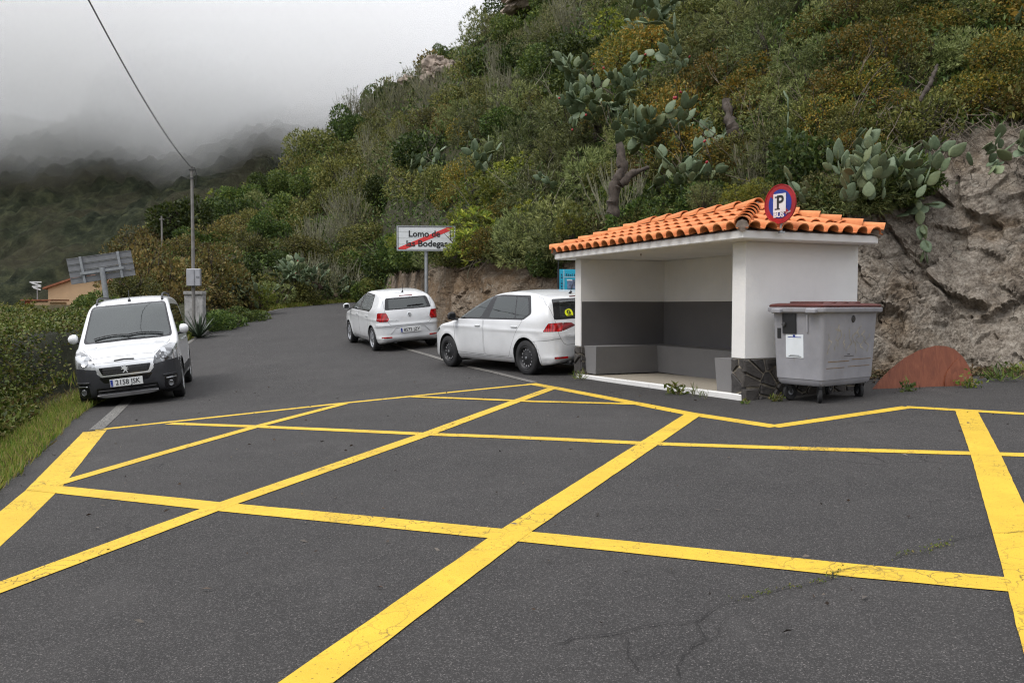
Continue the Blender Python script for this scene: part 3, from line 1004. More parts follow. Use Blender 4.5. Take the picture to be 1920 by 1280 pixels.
def loft(m, secs, capb=True, capt=True):
    n = len(secs[0][0]); vs = []; fs = []
    for P, z in secs: vs += [(x, y, z) for x, y in P]
    for i in range(len(secs) - 1):
        for k in range(n): fs.append((i * n + k, i * n + (k + 1) % n, (i + 1) * n + (k + 1) % n, (i + 1) * n + k))
    if capb: fs.append(tuple(reversed(range(n))))
    if capt: fs.append(tuple((len(secs) - 1) * n + k for k in range(n)))
    m.add(vs, fs)
m = MB()
def bsec(ins, r=.05): return rrect(ins, BW - ins, ins, BD - ins, r)
loft(m, [(bsec(.085), .20), (bsec(.06), .225), (bsec(.05), .27), (bsec(.042), .275), (bsec(.005), 1.03), (bsec(.0), 1.05)])
m.build('body', M_BIN, bn, smooth=True, angle=35)
m = MB()
loft(m, [(bsec(.0), 1.046), (bsec(-.045), 1.05), (bsec(-.05), 1.06), (bsec(-.05), 1.098), (bsec(-.03), 1.105)])
for sx, cx in ((-1, 0), (1, 0)):
    x = -.058 if sx < 0 else BW + .058
    for y in (.10, BD - .16):
        m.box((x, y + .03, 1.062), (.10, .14, .055), bev=.012)
m.build('rim', M_BIN, bn, smooth=True, angle=35)
m = MB()
loft(m, [(bsec(-.035), 1.107), (bsec(-.04), 1.125), (bsec(-.02), 1.142), (bsec(.06), 1.152), (bsec(.075), 1.146), (bsec(.25), 1.165)])
for i in range(4): m.box((.2 + i * .28, BD / 2, 1.163), (.05, BD * .62, .018), bev=.008)
m.build('lid', M_LID, bn, smooth=True, angle=30)
def side_x(z): return .042 + (.005 - .042) * (z - .275) / (1.03 - .275)
# short (left) face: lock plate, label, sticker, rib
def lface(y, z, o=0.0): return V3((side_x(z) - o, y, z))
def plate(name, mat, y0, y1, z0, z1, th, parent=bn, long=False):
    m = MB(); P = []
    for o in (0, th):
        for (a, c) in ((y0, z0), (y1, z0), (y1, z1), (y0, z1)):
            P.append(V3((a, side_x(c) - o, c)) if long else lface(a, c, o))
    m.add(P, [(0, 1, 2, 3), (7, 6, 5, 4), (0, 4, 5, 1), (1, 5, 6, 2), (2, 6, 7, 3), (3, 7, 4, 0)])
    return m.build(name, mat, parent)
lk = plate('lock_plate', M_BLACK, .40, .60, .80, 1.03, .02)
m = MB(); m.lathe([(0, .03), (.022, .028), (.028, .01), (.02, 0)], 14, frame(lface(.57, .905, .02), (0, 1, 0), (-1, 0, 0))); m.build('lock_knob', M_DKMETAL, lk, smooth=True)
lb = plate('label', simple('white_paper_label', (.70, .74, .77), .6, var=.06), .30, .56, .52, .79, .006)
for (a0, a1, c0, c1, mt) in ((.33, .53, .755, .762, M_BLUE), (.42, .45, .765, .785, M_BLUE), (.33, .52, .532, .538, M_DKMETAL), (.36, .50, .545, .549, M_DKMETAL)):
    plate('print', mt, a0, a1, c0, c1, .0085, lb)
plate('sticker', M_BLACK, .635, .69, .74, .86, .006)
plate('rib', M_BIN, .225, .245, .82, 1.02, .02)
# long (right) face: cap, scuffs, moulded lines
m = MB(); m.lathe([(0, .012), (.035, .012), (.042, .004), (.042, 0)], 18, frame((.66, side_x(.97), .97), (1, 0, 0), (0, -1, 0))); m.build('round_cap', M_DKMETAL, bn, smooth=True)
r_ = random.Random(4)
m = MB()
for i in range(9):
    x = .17 + i * .105; pts = []
    z = .60 + r_.uniform(-.05, .06)
    for k in range(7):
        pts.append(V3((x + r_.uniform(-.06, .07), 0, z + k * .04 + r_.uniform(-.02, .02))))
    for a, c in zip(pts[:-1], pts[1:]):
        w = r_.uniform(.003, .010); t = (c - a).normalized(); s = V3((-t.z, 0, t.x)) * w
        q = [a + s, a - s, c - s, c + s]
        yy = .0016 + .0003 * i + r_.uniform(0, .0002)
        m.add([V3((p.x, side_x(p.z) - yy, p.z)) for p in q], [(0, 1, 2, 3)])
m.build('paint_scuff', M_SCUFF, bn)['kind'] = 'stuff'
plate('scratch', M_RUST, .15, .62, .478, .486, .003, long=True); plate('scratch', M_RUST, .68, 1.12, .492, .500, .003, long=True)
plate('scratch', M_RUST, .12, .52, .405, .411, .003, long=True); plate('scratch', M_RUST, .60, 1.1, .412, .418, .003, long=True)
plate('imprint', M_DKMETAL, .50, .72, .535, .541, .002, long=True); plate('imprint', M_DKMETAL, .57, .63, .555, .563, .002, long=True)
for (x, y, a) in ((.16, .14, 40), (.16, BD - .14, -20), (BW - .16, .14, 60), (BW - .16, BD - .14, 10)):
    w = empty('caster', (x, y, 0), R(a)); w.parent = bn
    m = MB(); m.lathe([(.03, -.022), (.088, -.024), (.098, -.016), (.10, 0), (.098, .016), (.088, .024), (.03, .022)], 20, Matrix.Translation((.045, 0, .10)) @ Matrix.Rotation(R(90), 4, 'X'))
    m.build('tyre', M_RUBBER, w, smooth=True)
    m = MB(); m.lathe([(0, -.026), (.06, -.02), (.06, .02), (0, .026)], 14, Matrix.Translation((.045, 0, .10)) @ Matrix.Rotation(R(90), 4, 'X'))
    m.build('hub', M_GALV, w, smooth=True)
    m = MB(); m.box((0, 0, .206), (.12, .09, .014)); m.lathe([(0, 0), (.035, 0), (.035, .03), (0, .03)], 12, Matrix.Translation((0, 0, .178)))
    for s in (-1, 1):
        m.add([(-.03, s * .034, .19), (.035, s * .034, .19), (.062, s * .034, .088), (.03, s * .034, .088),
               (-.03, s * .039, .19), (.035, s * .039, .19), (.062, s * .039, .088), (.03, s * .039, .088)],
              [(0, 1, 2, 3), (7, 6, 5, 4), (0, 4, 5, 1), (1, 5, 6, 2), (2, 6, 7, 3), (3, 7, 4, 0)])
    m.build('fork', M_DKMETAL, w)

# ------------------------------------------------------------------ half-round board against the rock
def wood():
    t = NT('varnished_red_brown_wood'); v = t.coords((14, 14, 1.2))
    n = t.noise(1.3, 6, .6, v, 1.2)
    c = t.ramp(n, [(.3, (.125, .036, .018)), (.55, (.19, .058, .028)), (.8, (.25, .085, .042))])
    t.bsdf(c, .5, 0, .4, n, .15, .004)
    return t.m
M_WOOD = wood()
bp = gnd(1636, 729)
bo = empty('wooden_board', bp, R(2))
tag(bo, 'half-round red-brown wooden table board leaning against the rock face', 'board')
Mb = Matrix.Rotation(R(-12), 4, 'X') @ Matrix.Rotation(R(90), 4, 'X')
s_ = 1.02
P1 = [(0, 0), (.10, .11), (.25, .25), (.45, .40), (.65, .50), (.85, .555), (1.0, .55), (1.11, .51), (1.2, .42), (1.27, .28), (1.305, .12), (1.305, 0)]
P2 = [(.93, 0), (.925, .08), (.95, .17), (1.0, .25), (1.07, .33), (1.14, .385), (1.2, .405), (1.265, .28), (1.3, .12), (1.3, 0)]
m = MB(); m.prism([(x * s_, y * s_) for x, y in P1], -.012, .012, Mb); m.build('table_top', M_WOOD, bo)
m = MB(); m.prism([(x * s_, y * s_) for x, y in P2], .014, .032, Mb); m.build('table_leaf', M_WOOD, bo)
# ------------------------------------------------------------------ place-name sign
M_SIGNGREY = simple('grey_sign_back', (.20, .205, .215), .55, .2, var=.18, scale=8)
M_SIGNWH = simple('reflective_white_sign', (.60, .62, .63), .45, var=.05)
M_SIGNRED = simple('bright_red_stripe', (.60, .035, .035), .45, var=.12)
cpt = at(799, 447, 22.8)
gz = Hf(cpt.x, cpt.y)
ps = empty('place_name_sign', (cpt.x, cpt.y, gz), R(4))
tag(ps, 'white sign reading Lomo de las Bodegas with a red diagonal stripe', 'sign')
hz = cpt.z - gz
W_, H_ = 1.58, .66
for i in range(4):
    h = H_ / 4
    m = MB(); m.box((0, 0, hz - H_ / 2 + h * (i + .5)), (W_, .03, h - .006), bev=.004); m.build('panel', M_SIGNWH, ps)
Mf = frame((0, -.016, hz), (1, 0, 0), (0, -1, 0))
m = MB()
for (x, y, w, h) in ((0, H_ / 2 + .002, W_ + .03, .02), (0, -H_ / 2 - .002, W_ + .03, .02), (-W_ / 2 - .004, 0, .02, H_ + .02), (W_ / 2 + .004, 0, .02, H_ + .02)):
    m.box((x, 0, hz + y), (w, .05, h))
m.build('frame', M_GALV, ps)
m = MB()
for (x0, x1, y0, y1) in ((-.765, .765, .298, .311), (-.765, .765, -.311, -.298), (-.765, -.752, -.2978, .2978), (.752, .765, -.2978, .2978)):
    m.box(((x0 + x1) / 2, -.0163, hz + (y0 + y1) / 2), (x1 - x0, .002, y1 - y0))
m.build('border_line', M_BLACK, ps)
m = MB(); m.prism([(-.75, -.296), (-.56, -.296), (.75, .25), (.75, .296), (.56, .296), (-.75, -.25)], .0016, .0032, Mf); m.build('red_stripe', M_SIGNRED, ps)
text_obj('Lomo de', .235, M_BLACK, ps, Mf @ Matrix.Translation((-.05, .115, .0045)), bold=.006, sx=1.02, ext=.0008)
text_obj('las Bodegas', .235, M_BLACK, ps, Mf @ Matrix.Translation((.02, -.15, .0045)), bold=.006, sx=1.04, ext=.0008)
m = MB(); m.lathe([(.05, -.1), (.05, hz + .25), (0, hz + .25)], 14, Matrix.Translation((0, .08, 0))); m.build('post', M_GALV, ps, smooth=True)

# ------------------------------------------------------------------ leaning sign seen from behind
c2 = at(190, 501, 20.5)
bx = at(206, 575, 20.5)
g2 = T(bx.x + .15, 20.5)
ls = empty('leaning_road_sign', (bx.x + .15, 20.5, g2), 0)
tag(ls, 'grey back of a tilted road sign on a leaning post behind the van', 'sign')
tilt = R(9.5)
Mt = Matrix.Translation(c2 - ls.location) @ Matrix.Rotation(R(14), 4, 'Z') @ Matrix.Rotation(-tilt, 4, 'Y')
def lput(m, name, mat):
    me = m.mesh(name, mat); me.transform(Mt); return link(bpy.data.objects.new(name, me), ls)
W2, H2 = 1.48, .64
for i in range(4):
    h = H2 / 4
    m = MB(); m.box((0, 0, -H2 / 2 + h * (i + .5)), (W2, .03, h - .008), bev=.004); m.box((0, -.02, -H2 / 2 + h * (i + 1) - .012), (W2, .02, .012)); lput(m, 'panel', M_SIGNGREY)
for x in (-.42, .44):
    m = MB(); m.box((x, -.045, .0), (.055, .045, H2 + .01)); lput(m, 'clamp_rail', M_GALV)
m = MB(); m.box((.02, -.075, -.09), (1.0, .04, .06)); lput(m, 'crossbar', M_GALV)
m = MB(); pt = Mt @ V3((.03, -.09, -.02)); m.tube([V3((0, 0, -.2)), pt], .062, 12); m.build('post', M_GALV, ls, smooth=True)

# ------------------------------------------------------------------ utility pole, cabinet, board
M_POLE = simple('weathered_grey_pole', (.20, .19, .18), .8, var=.3, scale=4)
M_CABLE = simple('black_cable', (.02, .02, .022), .6)
pb = at(363, 610, 28.0); pb.z = Hf(pb.x, pb.y)
pt = at(359.5, 312, 28.0)
up_ = empty('utility_pole', pb)
tag(up_, 'slim grey utility pole carrying an overhead cable beside the road', 'utility pole')
m = MB(); m.tube([V3((0, 0, -.4)), (pt - pb) * .5 + V3((.01, 0, 0)), pt - pb], [.062, .055, .045], 10); m.build('pole', M_POLE, up_, smooth=True)
m = MB()
tp = pt - pb
m.tube([tp + V3((0, -.06, -.05)), tp + V3((.12, -.06, -.05)), tp + V3((.17, -.06, -.25)), tp + V3((.15, -.06, -.6)), tp + V3((.06, -.05, -.75))], .012, 6)
m.build('cable_loop', M_CABLE, up_, smooth=True)
m = MB(); m.box(tp + V3((0, 0, -.12)), (.16, .12, .05)); m.box(tp + V3((0, 0, -.4)), (.13, .12, .05)); m.build('clamp', M_DKMETAL, up_)
bxp = at(363.5, 520, 27.85)
bxo = empty('junction_box', bxp)
tag(bxo, 'pale grey metal box fixed to the utility pole above a slab', 'junction box')
m = MB(); m.box((0, 0, 0), (.46, .14, .58), bev=.02); m.build('case', M_SIGNWH.copy() if False else simple('pale_grey_enamel', (.34, .345, .37), .5, var=.12), bxo)
m = MB(); m.box((.04, -.078, 0), (.02, .012, .5)); m.box((.15, -.078, .02), (.10, .012, .05)); m.build('door_seam', M_SIGNGREY, bxo)
cbp = at(361.5, 613, 28.3)
cb = empty('concrete_cabinet', (cbp.x, 28.4, Hf(cbp.x, 28.4)), R(-6))
tag(cb, 'weathered pale concrete meter slab standing behind the utility pole base', 'cabinet')
hh = at(361, 546, 28.4).z - Hf(cbp.x, 28.4)
m = MB(); m.box((0, .12, hh / 2 - .1), (.66, .24, hh + .2), bev=.015); m.build('slab', simple('stained_concrete', (.36, .355, .35), .9, var=.35, scale=5, bump=.3), cb)
m = MB(); m.box((0, .10, hh - .06), (.69, .30, .12), bev=.015); m.build('cap', simple('pale_concrete', (.30, .295, .285), .9, var=.3, scale=6), cb)

def cable(name, a, b_, sag, label, r=.012):
    m = MB(); pts = []
    for i in range(25):
        t = i / 24; p = a.lerp(b_, t); p.z -= sag * 4 * t * (1 - t); pts.append(p)
    m.tube([p - a for p in pts], r, 5)
    o = m.build(name, M_CABLE, None, smooth=True); o.location = a
    return tag(o, label, 'cable')
cable('overhead_cable', pt + V3((-.02, -.05, -.02)), at(150, -30, 13.0), .25, 'long black overhead cable running from the pole top up across the sky', .013)
cable('overhead_cable', pt + V3((.05, 0, -.9)), at(402, 470, 44), .15, 'short dark cable dropping from the pole to the hillside shrubs', .011)
# far pole in the scrub
q = at(304, 462, 52); qt = at(303, 405, 52)
fp = empty('far_pole', q); tag(fp, 'thin distant pole standing among shrubs above the leaning sign', 'utility pole')
m = MB(); m.tube([V3((0, 0, -3)), qt - q], [.07, .055], 8); m.build('pole', M_POLE, fp, smooth=True)
m = MB(); m.box(qt - q + V3((0, 0, -.2)), (.3, .06, .06)); m.build('crossarm', M_POLE, fp)

# ------------------------------------------------------------------ blue information panel behind the hatchback
ip = at(1049, 505, 17.0)
g3 = Hf(ip.x, ip.y)
inf = empty('information_panel', (ip.x, ip.y, g3), R(3))
tag(inf, 'turquoise information panel standing behind the car nearest the shelter', 'information panel')
hz3 = ip.z - g3
M_TURQ = simple('turquoise_print', (.012, .33, .48), .45, var=.06)
m = MB(); m.box((.42, 0, hz3 - .55), (.84, .03, 1.1), bev=.004); bd = m.build('board', M_TURQ, inf)
m = MB(); m.box((-.02, .02, hz3 / 2), (.04, .05, hz3 + .02)); m.box((.86, .02, hz3 / 2), (.04, .05, hz3 + .02)); m.tube([V3((-.02, .02, hz3)), V3((-.02, .03, hz3 + .28)), V3((.3, .05, hz3 + .33))], .012, 6); m.build('post', M_BLACK, inf)
Mi = frame((0, -.0155, hz3), (1, 0, 0), (0, -1, 0))
M_PHOTO1 = simple('printed_photo_grey_blue', (.10, .13, .20), .5, var=.9, scale=14)
M_PHOTO2 = simple('printed_photo_dark', (.04, .05, .07), .5, var=.9, scale=18)
def ipl(name, mat, x0, x1, y0, y1, z=.003):
    m = MB(); m.box(((x0 + x1) / 2, (y0 + y1) / 2, z), (x1 - x0, y1 - y0, .003)); me = m.mesh(name, mat); me.transform(Mi); return link(bpy.data.objects.new(name, me), bd)
ipl('rule', M_SIGNWH, .085, .095, -1.09, -.01); ipl('rule', M_SIGNWH, .10, .82, -.165, -.155)
ipl('printed_photo', M_PHOTO1, .16, .40, -.40, -.21); ipl('printed_photo', M_PHOTO2, .16, .40, -.66, -.44)
M_INK = simple('dark_blue_print', (.01, .07, .12), .5)
for i in range(16):
    ipl('print', M_INK, .13 + i * .042, .13 + i * .042 + (.026 if i % 5 != 3 else .012), -.135, -.085 - .008 * (i % 3), .0032)
    ipl('print', M_INK, .028, .058 + .004 * (i % 2), -.13 - i * .058, -.13 - i * .058 + (.036 if i % 4 != 2 else .014), .0032)
ipl('printed_photo', M_SIGNWH, .15, .26, -.232, -.205, .0045); ipl('printed_photo', M_SIGNWH, .15, .41, -.435, -.415, .0045)

# ------------------------------------------------------------------ houses down the slope
M_OCHRE = plaster('ochre_house_wall', (.62, .43, .26), .35)
M_ROOFT = simple('old_clay_roof', (.27, .105, .055), .85, var=.35, scale=3)
M_BRICKR = simple('red_brown_wall', (.27, .07, .035), .85, var=.25)
M_WIN = simple('dark_window_glass', (.02, .024, .028), .12)
def house():
    d = 62.0
    a = at(90, 540, d); b_ = at(150, 528, d)
    z0 = T(a.x, d) - 1.5
    h = empty('ochre_house', (a.x, d, z0), R(12))
    tag(h, 'ochre walled house with clay tile roof on the slope below the road', 'house')
    he = a.z - z0; L = 5.2; D = 6.0
    m = MB()
    rg = .95
    m.add([(0, 0, 0), (L, 0, 0), (L, D, 0), (0, D, 0), (0, 0, he), (L, 0, he + .0), (L, D, he), (0, D, he), (L * .5, 0, he + rg), (L * .5, D, he + rg)],
          [(0, 1, 5, 8, 4), (1, 2, 6, 5), (2, 3, 7, 9, 6), (3, 0, 4, 7), (3, 2, 1, 0)])
    m.build('wall', M_OCHRE, h)
    m = MB()
    for s in (0, 1):
        x0, x1 = (-.3, L * .5) if s == 0 else (L + .3, L * .5)
        za, zb_ = he - .10, he + rg + .02
        m.add([(x0, -.25, za), (x1, -.25, zb_), (x1, D + .25, zb_), (x0, D + .25, za), (x0, -.25, za + .14), (x1, -.25, zb_ + .14), (x1, D + .25, zb_ + .14), (x0, D + .25, za + .14)],
              [(0, 1, 2, 3), (7, 6, 5, 4), (0, 4, 5, 1), (1, 5, 6, 2), (2, 6, 7, 3), (3, 7, 4, 0)])
    m.build('roof', M_ROOFT, h)
    for x, z in ((3.4, he - 2.2),):
        m = MB(); m.box((x, -.02, z), (.8, .05, 1.0)); m.build('window', M_WIN, h)
    # low annex and chimney
    a2 = at(46, 566, 58)
    z1 = T(a2.x, 58) - 1.5
    g = empty('low_annex', (a2.x, 58, z1), R(8))
    tag(g, 'low ochre annex with a red-brown corner beside the ochre house', 'house')
    hh = a2.z - z1
    m = MB(); m.box((1.0, 1.5, hh / 2), (1.3, 3, hh)); m.build('wall', M_OCHRE, g)
    m = MB(); m.box((.17, 1.5, hh / 2 + .08), (.34, 2.9, hh)); m.build('wall', M_BRICKR, g)
    m = MB(); m.box((.8, 1.5, hh + .13), (2.0, 3.3, .1)); m.build('roof', M_ROOFT, g)
    # aerial
    an = at(69, 562, 60); tp = at(70, 530, 60)
    o = empty('television_aerial', an); tag(o, 'white television aerial on a mast beside the ochre house', 'aerial')
    v = tp - an
    m = MB(); m.tube([V3((0, 0, -2)), v], .035, 6); m.build('mast', M_GALV, o)
    m = MB()
    for i in range(4): m.box(v + V3((-.12 + .03 * i, 0, .05 - i * .16)), (.85 - i * .1, .05, .09), Matrix.Rotation(.3 * (i % 2), 3, 'Y'))
    m.build('antenna_rod', M_SIGNWH, o)
house()
wr = at(371, 444, 60)
o = empty('white_hut', (wr.x, wr.y, wr.z - 1.7)); tag(o, 'small white flat-roofed hut half hidden in hillside shrubs', 'hut')
m = MB(); m.box((0, 0, .3), (1.2, 1.5, 2.8)); m.build('wall', M_SIGNWH, o)
m = MB(); m.box((0, 0, 1.76), (1.5, 1.8, .1)); m.build('roof', M_SIGNGREY, o)
# ------------------------------------------------------------------ cars
def car_paint():
    t = NT('white_car_paint'); v = t.coords()
    n = t.noise(2.2, 5, .6, v)
    g = t.n('SeparateXYZ'); t.l(v, g.inputs[0])
    c = t.ramp(n, [(.3, (.62, .63, .64)), (.65, (.71, .72, .73))])
    lo = t.n('MapRange'); lo.inputs['From Min'].default_value = .15; lo.inputs['From Max'].default_value = .5
    lo.inputs['To Min'].default_value = .35; lo.inputs['To Max'].default_value = 0
    t.l(g.outputs['Z'], lo.inputs['Value'])
    d = t.math('MULTIPLY', lo.outputs[0], t.ramp(t.noise(14, 6, .7, v), [(.35, .2), (.7, 1)]))
    c = t.mix(d, c, (.30, .27, .23))
    t.bsdf(c, .32, 0, .5, None, coat=.7, Coat_Roughness=.06)
    return t.m
M_PAINT = car_paint()
M_TRIM = simple('black_plastic_trim', (.018, .018, .019), .45, var=.15)
M_GLOSSBLK = simple('gloss_black_surround', (.008, .008, .009), .15, var=.1)
M_CLAD = simple('dark_grey_bumper_plastic', (.026, .027, .031), .55, var=.18, scale=9)
M_INNER = simple('dark_car_lining', (.016, .016, .017), .9)
M_SEAT = simple('grey_seat_fabric', (.085, .085, .088), .9, var=.2)
M_CHROME = simple('bright_chrome', (.80, .81, .82), .30, .75, var=.05)
M_ALLOY = simple('silver_alloy', (.50, .51, .53), .3, .85, var=.08)
M_STEELW = simple('black_steel_wheel', (.022, .022, .024), .5, .2, var=.2)
M_PLATE = simple('white_number_plate', (.66, .67, .66), .4, var=.04)
M_SILVERP = simple('silver_painted_plastic', (.40, .40, .41), .4, .4, var=.1)
M_YELL = simple('fluorescent_yellow_sticker', (.75, .80, .01), .5, var=.05)
def glass_mat(name, tint, tr):
    t = NT(name)
    tb = t.n('BsdfTransparent'); tb.inputs[0].default_value = (*tint, 1)
    d = t.n('BsdfPrincipled'); d.inputs['Base Color'].default_value = (.010, .013, .013, 1); d.inputs['Roughness'].default_value = .03
    g = t.n('BsdfGlossy'); g.inputs['Roughness'].default_value = .02; g.inputs['Color'].default_value = (.95, 1, .98, 1)
    lw = t.n('Fresnel'); lw.inputs['IOR'].default_value = 1.55
    m1 = t.n('MixShader'); m1.inputs[0].default_value = tr; t.l(d.outputs[0], m1.inputs[1]); t.l(tb.outputs[0], m1.inputs[2])
    m2 = t.n('MixShader'); t.l(t.math('ADD', lw.outputs[0], .035, True), m2.inputs[0]); t.l(m1.outputs[0], m2.inputs[1]); t.l(g.outputs[0], m2.inputs[2])
    t.l(m2.outputs[0], t.out.inputs['Surface'])
    return t.m
M_GLASS = glass_mat('tinted_car_glass', (.40, .48, .46), .74)
M_DGLASS = glass_mat('dark_car_glass', (.30, .33, .32), .6)
def lamp_mat(name, c):
    t = NT(name); v = t.coords()
    w = t.n('TexWave'); w.inputs['Scale'].default_value = 9; w.inputs['Distortion'].default_value = .4; t.l(v, w.inputs['Vector'])
    n = t.noise(8, 3, .5, v)
    cc = t.ramp(t.math('MULTIPLY', w.outputs['Fac'], n), [(.1, [x * .45 for x in c]), (.45, c)])
    t.bsdf(cc, .12, 0, .6, w.outputs['Fac'], .12, .004, .9)
    return t.m
M_TAIL = lamp_mat('red_tail_lamp_lens', (.52, .008, .012))
M_TAIL2 = lamp_mat('deep_red_lens', (.26, .006, .010))
def head_mat():
    t = NT('clear_headlamp_lens'); v = t.coords()
    e = t.voro(9, 'F1', v, 'Color')
    c = t.ramp(e, [(.2, (.07, .072, .076)), (.5, (.24, .25, .26)), (.8, (.62, .64, .66))])
    t.bsdf(c, .10, .35, .6, e, .25, .01, 1.0)
    return t.m
M_HEAD = head_mat()

def chaikin(P, n=2):
    P = np.asarray(P, float)
    for _ in range(n):
        Q = np.roll(P, -1, 0)
        P = np.stack([.75 * P + .25 * Q, .25 * P + .75 * Q], 1).reshape(-1, 2)
    return P
def sdf_poly(px, py, P):
    """signed distance to a closed polygon (negative inside)"""
    a = P; b = np.roll(P, -1, 0); e = b - a
    X = px.reshape(-1, 1); Y = py.reshape(-1, 1)
    wx = X - a[:, 0]; wy = Y - a[:, 1]
    t = np.clip((wx * e[:, 0] + wy * e[:, 1]) / (e ** 2).sum(1), 0, 1)
    dx = wx - e[:, 0] * t; dy = wy - e[:, 1] * t
    d = np.sqrt((dx * dx + dy * dy).min(1))
    c1 = (a[:, 1] <= Y) & (b[:, 1] > Y); c2 = (a[:, 1] > Y) & (b[:, 1] <= Y)
    cr = e[:, 0] * wy - e[:, 1] * wx
    w = (c1 & (cr > 0)).sum(1) - (c2 & (cr < 0)).sum(1)
    return np.where(w != 0, -d, d).reshape(px.shape)
def smax(a, b, k):
    h = np.maximum(k - np.abs(a - b), 0) / k
    return np.maximum(a, b) + h * h * k * .25
def in_poly(x, z, P):
    n = len(P); c = False; j = n - 1
    for i in range(n):
        if (P[i][1] > z) != (P[j][1] > z) and x < (P[j][0] - P[i][0]) * (z - P[i][1]) / (P[j][1] - P[i][1]) + P[i][0]: c = not c
        j = i
    return c
def rounded(P, r, n=3):
    """polygon with rounded corners"""
    out = []; N = len(P)
    for i in range(N):
        p = np.array(P[i], float); a = np.array(P[i - 1], float) - p; b = np.array(P[(i + 1) % N], float) - p
        la, lb = np.linalg.norm(a), np.linalg.norm(b); rr = min(r, la * .45, lb * .45)
        a = p + a / la * rr; b = p + b / lb * rr
        for k in range(n + 1):
            t = k / n; out.append(tuple((1 - t) ** 2 * a + 2 * t * (1 - t) * p + t * t * b))
    return out

class Car:
    def __init__(s, sp):
        s.sp = sp
        s.S = chaikin(sp['side'], 2); s.Pn = chaikin(sp['plan'], 2); s.Fr = chaikin(sp['front'], 2)
        s.build_shell()
    def f(s, x, y, z):
        sp = s.sp; ya = np.abs(y)
        xb = x + np.where(x > 0, sp.get('bow_f', .10), -sp.get('bow_r', .07)) * ya ** 2 * np.clip(np.abs(x) * 1.2 - .1, 0, 1)
        zb = z + .055 * (ya / .85) ** 2
        d1 = sdf_poly(xb, zb, s.S); d3 = sdf_poly(ya, z, s.Fr); d2 = sdf_poly(x, ya, s.Pn)
        d = smax(smax(d1, d3, sp.get('k', .07)), d2, .06)
        for cx in (sp['xf'], sp['xr']):     # flares over the wheels
            r = np.hypot(x - cx, z - sp['wr'])
            d = d - sp.get('flare', .016) * np.exp(-((r - sp['ar'] - .02) / .06) ** 2) * (ya > .5)
        # shoulder crease
        zc = sp['crease'] + .02 * x
        d = d - .010 * np.exp(-((z - zc) / .035) ** 2) * (ya > .5)
        for (x0, zz, w, amt) in sp.get('rear_ledges', []):
            d = d - amt * np.exp(-((z - zz) / w) ** 2) * np.clip((x0 - x) / .1, 0, 1)
        return d
    def build_shell(s):
        sp = s.sp; h = .042
        x0, x1, w, zt = sp['x0'] - .12, sp['x1'] + .12, sp['w'] + .12, sp['h'] + .12
        xs = np.arange(x0, x1, h); ys = np.arange(-w, w + h, h); ys = ys - ys.mean(); zs = np.arange(.08, zt, h)
        X, Y, Z = np.meshgrid(xs, ys, zs, indexing='ij')
        # evaluate slice by slice (symmetry in y)
        D = np.zeros(X.shape)
        ny = len(ys)
        for j in range((ny + 1) // 2):
            D[:, j] = s.f(X[:, j], Y[:, j], Z[:, j]); D[:, ny - 1 - j] = D[:, j]
        inside = D < 0
        c = np.zeros([n - 1 for n in D.shape] + [3]); cnt = np.zeros([n - 1 for n in D.shape])
        sl = lambda o, n: slice(o, n - 1 + o)
        nx_, ny_, nz_ = D.shape
        corners = [(i, j, k) for i in (0, 1) for j in (0, 1) for k in (0, 1)]
        Dc = {cn: D[sl(cn[0], nx_), sl(cn[1], ny_), sl(cn[2], nz_)] for cn in corners}
        for a in corners:
            for ax in range(3):
                if a[ax] == 0:
                    b = list(a); b[ax] = 1; b = tuple(b)
                    da, db = Dc[a], Dc[b]
                    m = (da < 0) != (db < 0)
                    t = np.where(m, da / np.where(m, da - db, 1), 0)
                    for q in range(3):
                        c[..., q] += m * (a[q] + (t if q == ax else 0))
                    cnt += m
        act = cnt > 0
        vid = -np.ones(act.shape, int); vid[act] = np.arange(act.sum())
        idx = np.argwhere(act)
        P = (c[act] / cnt[act][:, None] + idx) * h + np.array([xs[0], ys[0], zs[0]])
        F_ = []
        for ax in range(3):
            lo = [slice(None)] * 3; hi = [slice(None)] * 3
            lo[ax] = slice(0, -1); hi[ax] = slice(1, None)
            A, B = inside[tuple(lo)], inside[tuple(hi)]
            e = np.argwhere(A != B)
            o1, o2 = [q for q in range(3) if q != ax]
            e = e[(e[:, o1] > 0) & (e[:, o2] > 0) & (e[:, o1] < D.shape[o1] - 1) & (e[:, o2] < D.shape[o2] - 1)]
            def V(d1, d2):
                q = e.copy(); q[:, o1] += d1; q[:, o2] += d2
                return vid[q[:, 0], q[:, 1], q[:, 2]]
            quad = np.stack([V(-1, -1), V(0, -1), V(0, 0), V(-1, 0)], 1)
            flip = A[e[:, 0], e[:, 1], e[:, 2]]
            if ax == 1: flip = ~flip
            quad[~flip] = quad[~flip][:, ::-1]
            F_.append(quad)
        Fq = np.concatenate(F_)
        for _ in range(3):
            d, g = s.grad(P); P = P - g * np.clip(d, -.03, .03)[:, None]
        s.P, s.Fq = P, Fq
        bm = bmesh.new()
        vs = [bm.verts.new(p) for p in P]
        for q in Fq:
            try: bm.faces.new([vs[i] for i in q])
            except ValueError: pass
        bm.normal_update()
        s.bm = bm
        s.lay = bm.faces.layers.int.new('part')
        s.parts = []
    def grad(s, P):
        e = .006
        d = s.f(P[:, 0], P[:, 1], P[:, 2]); g = np.zeros_like(P)
        for a in range(3):
            Q = P.copy(); Q[:, a] += e; g[:, a] = (s.f(Q[:, 0], Q[:, 1], Q[:, 2]) - d) / e
        n = np.linalg.norm(g, axis=1, keepdims=True); g = g / np.maximum(n, 1e-6)
        return d / np.maximum(n[:, 0], .3), g
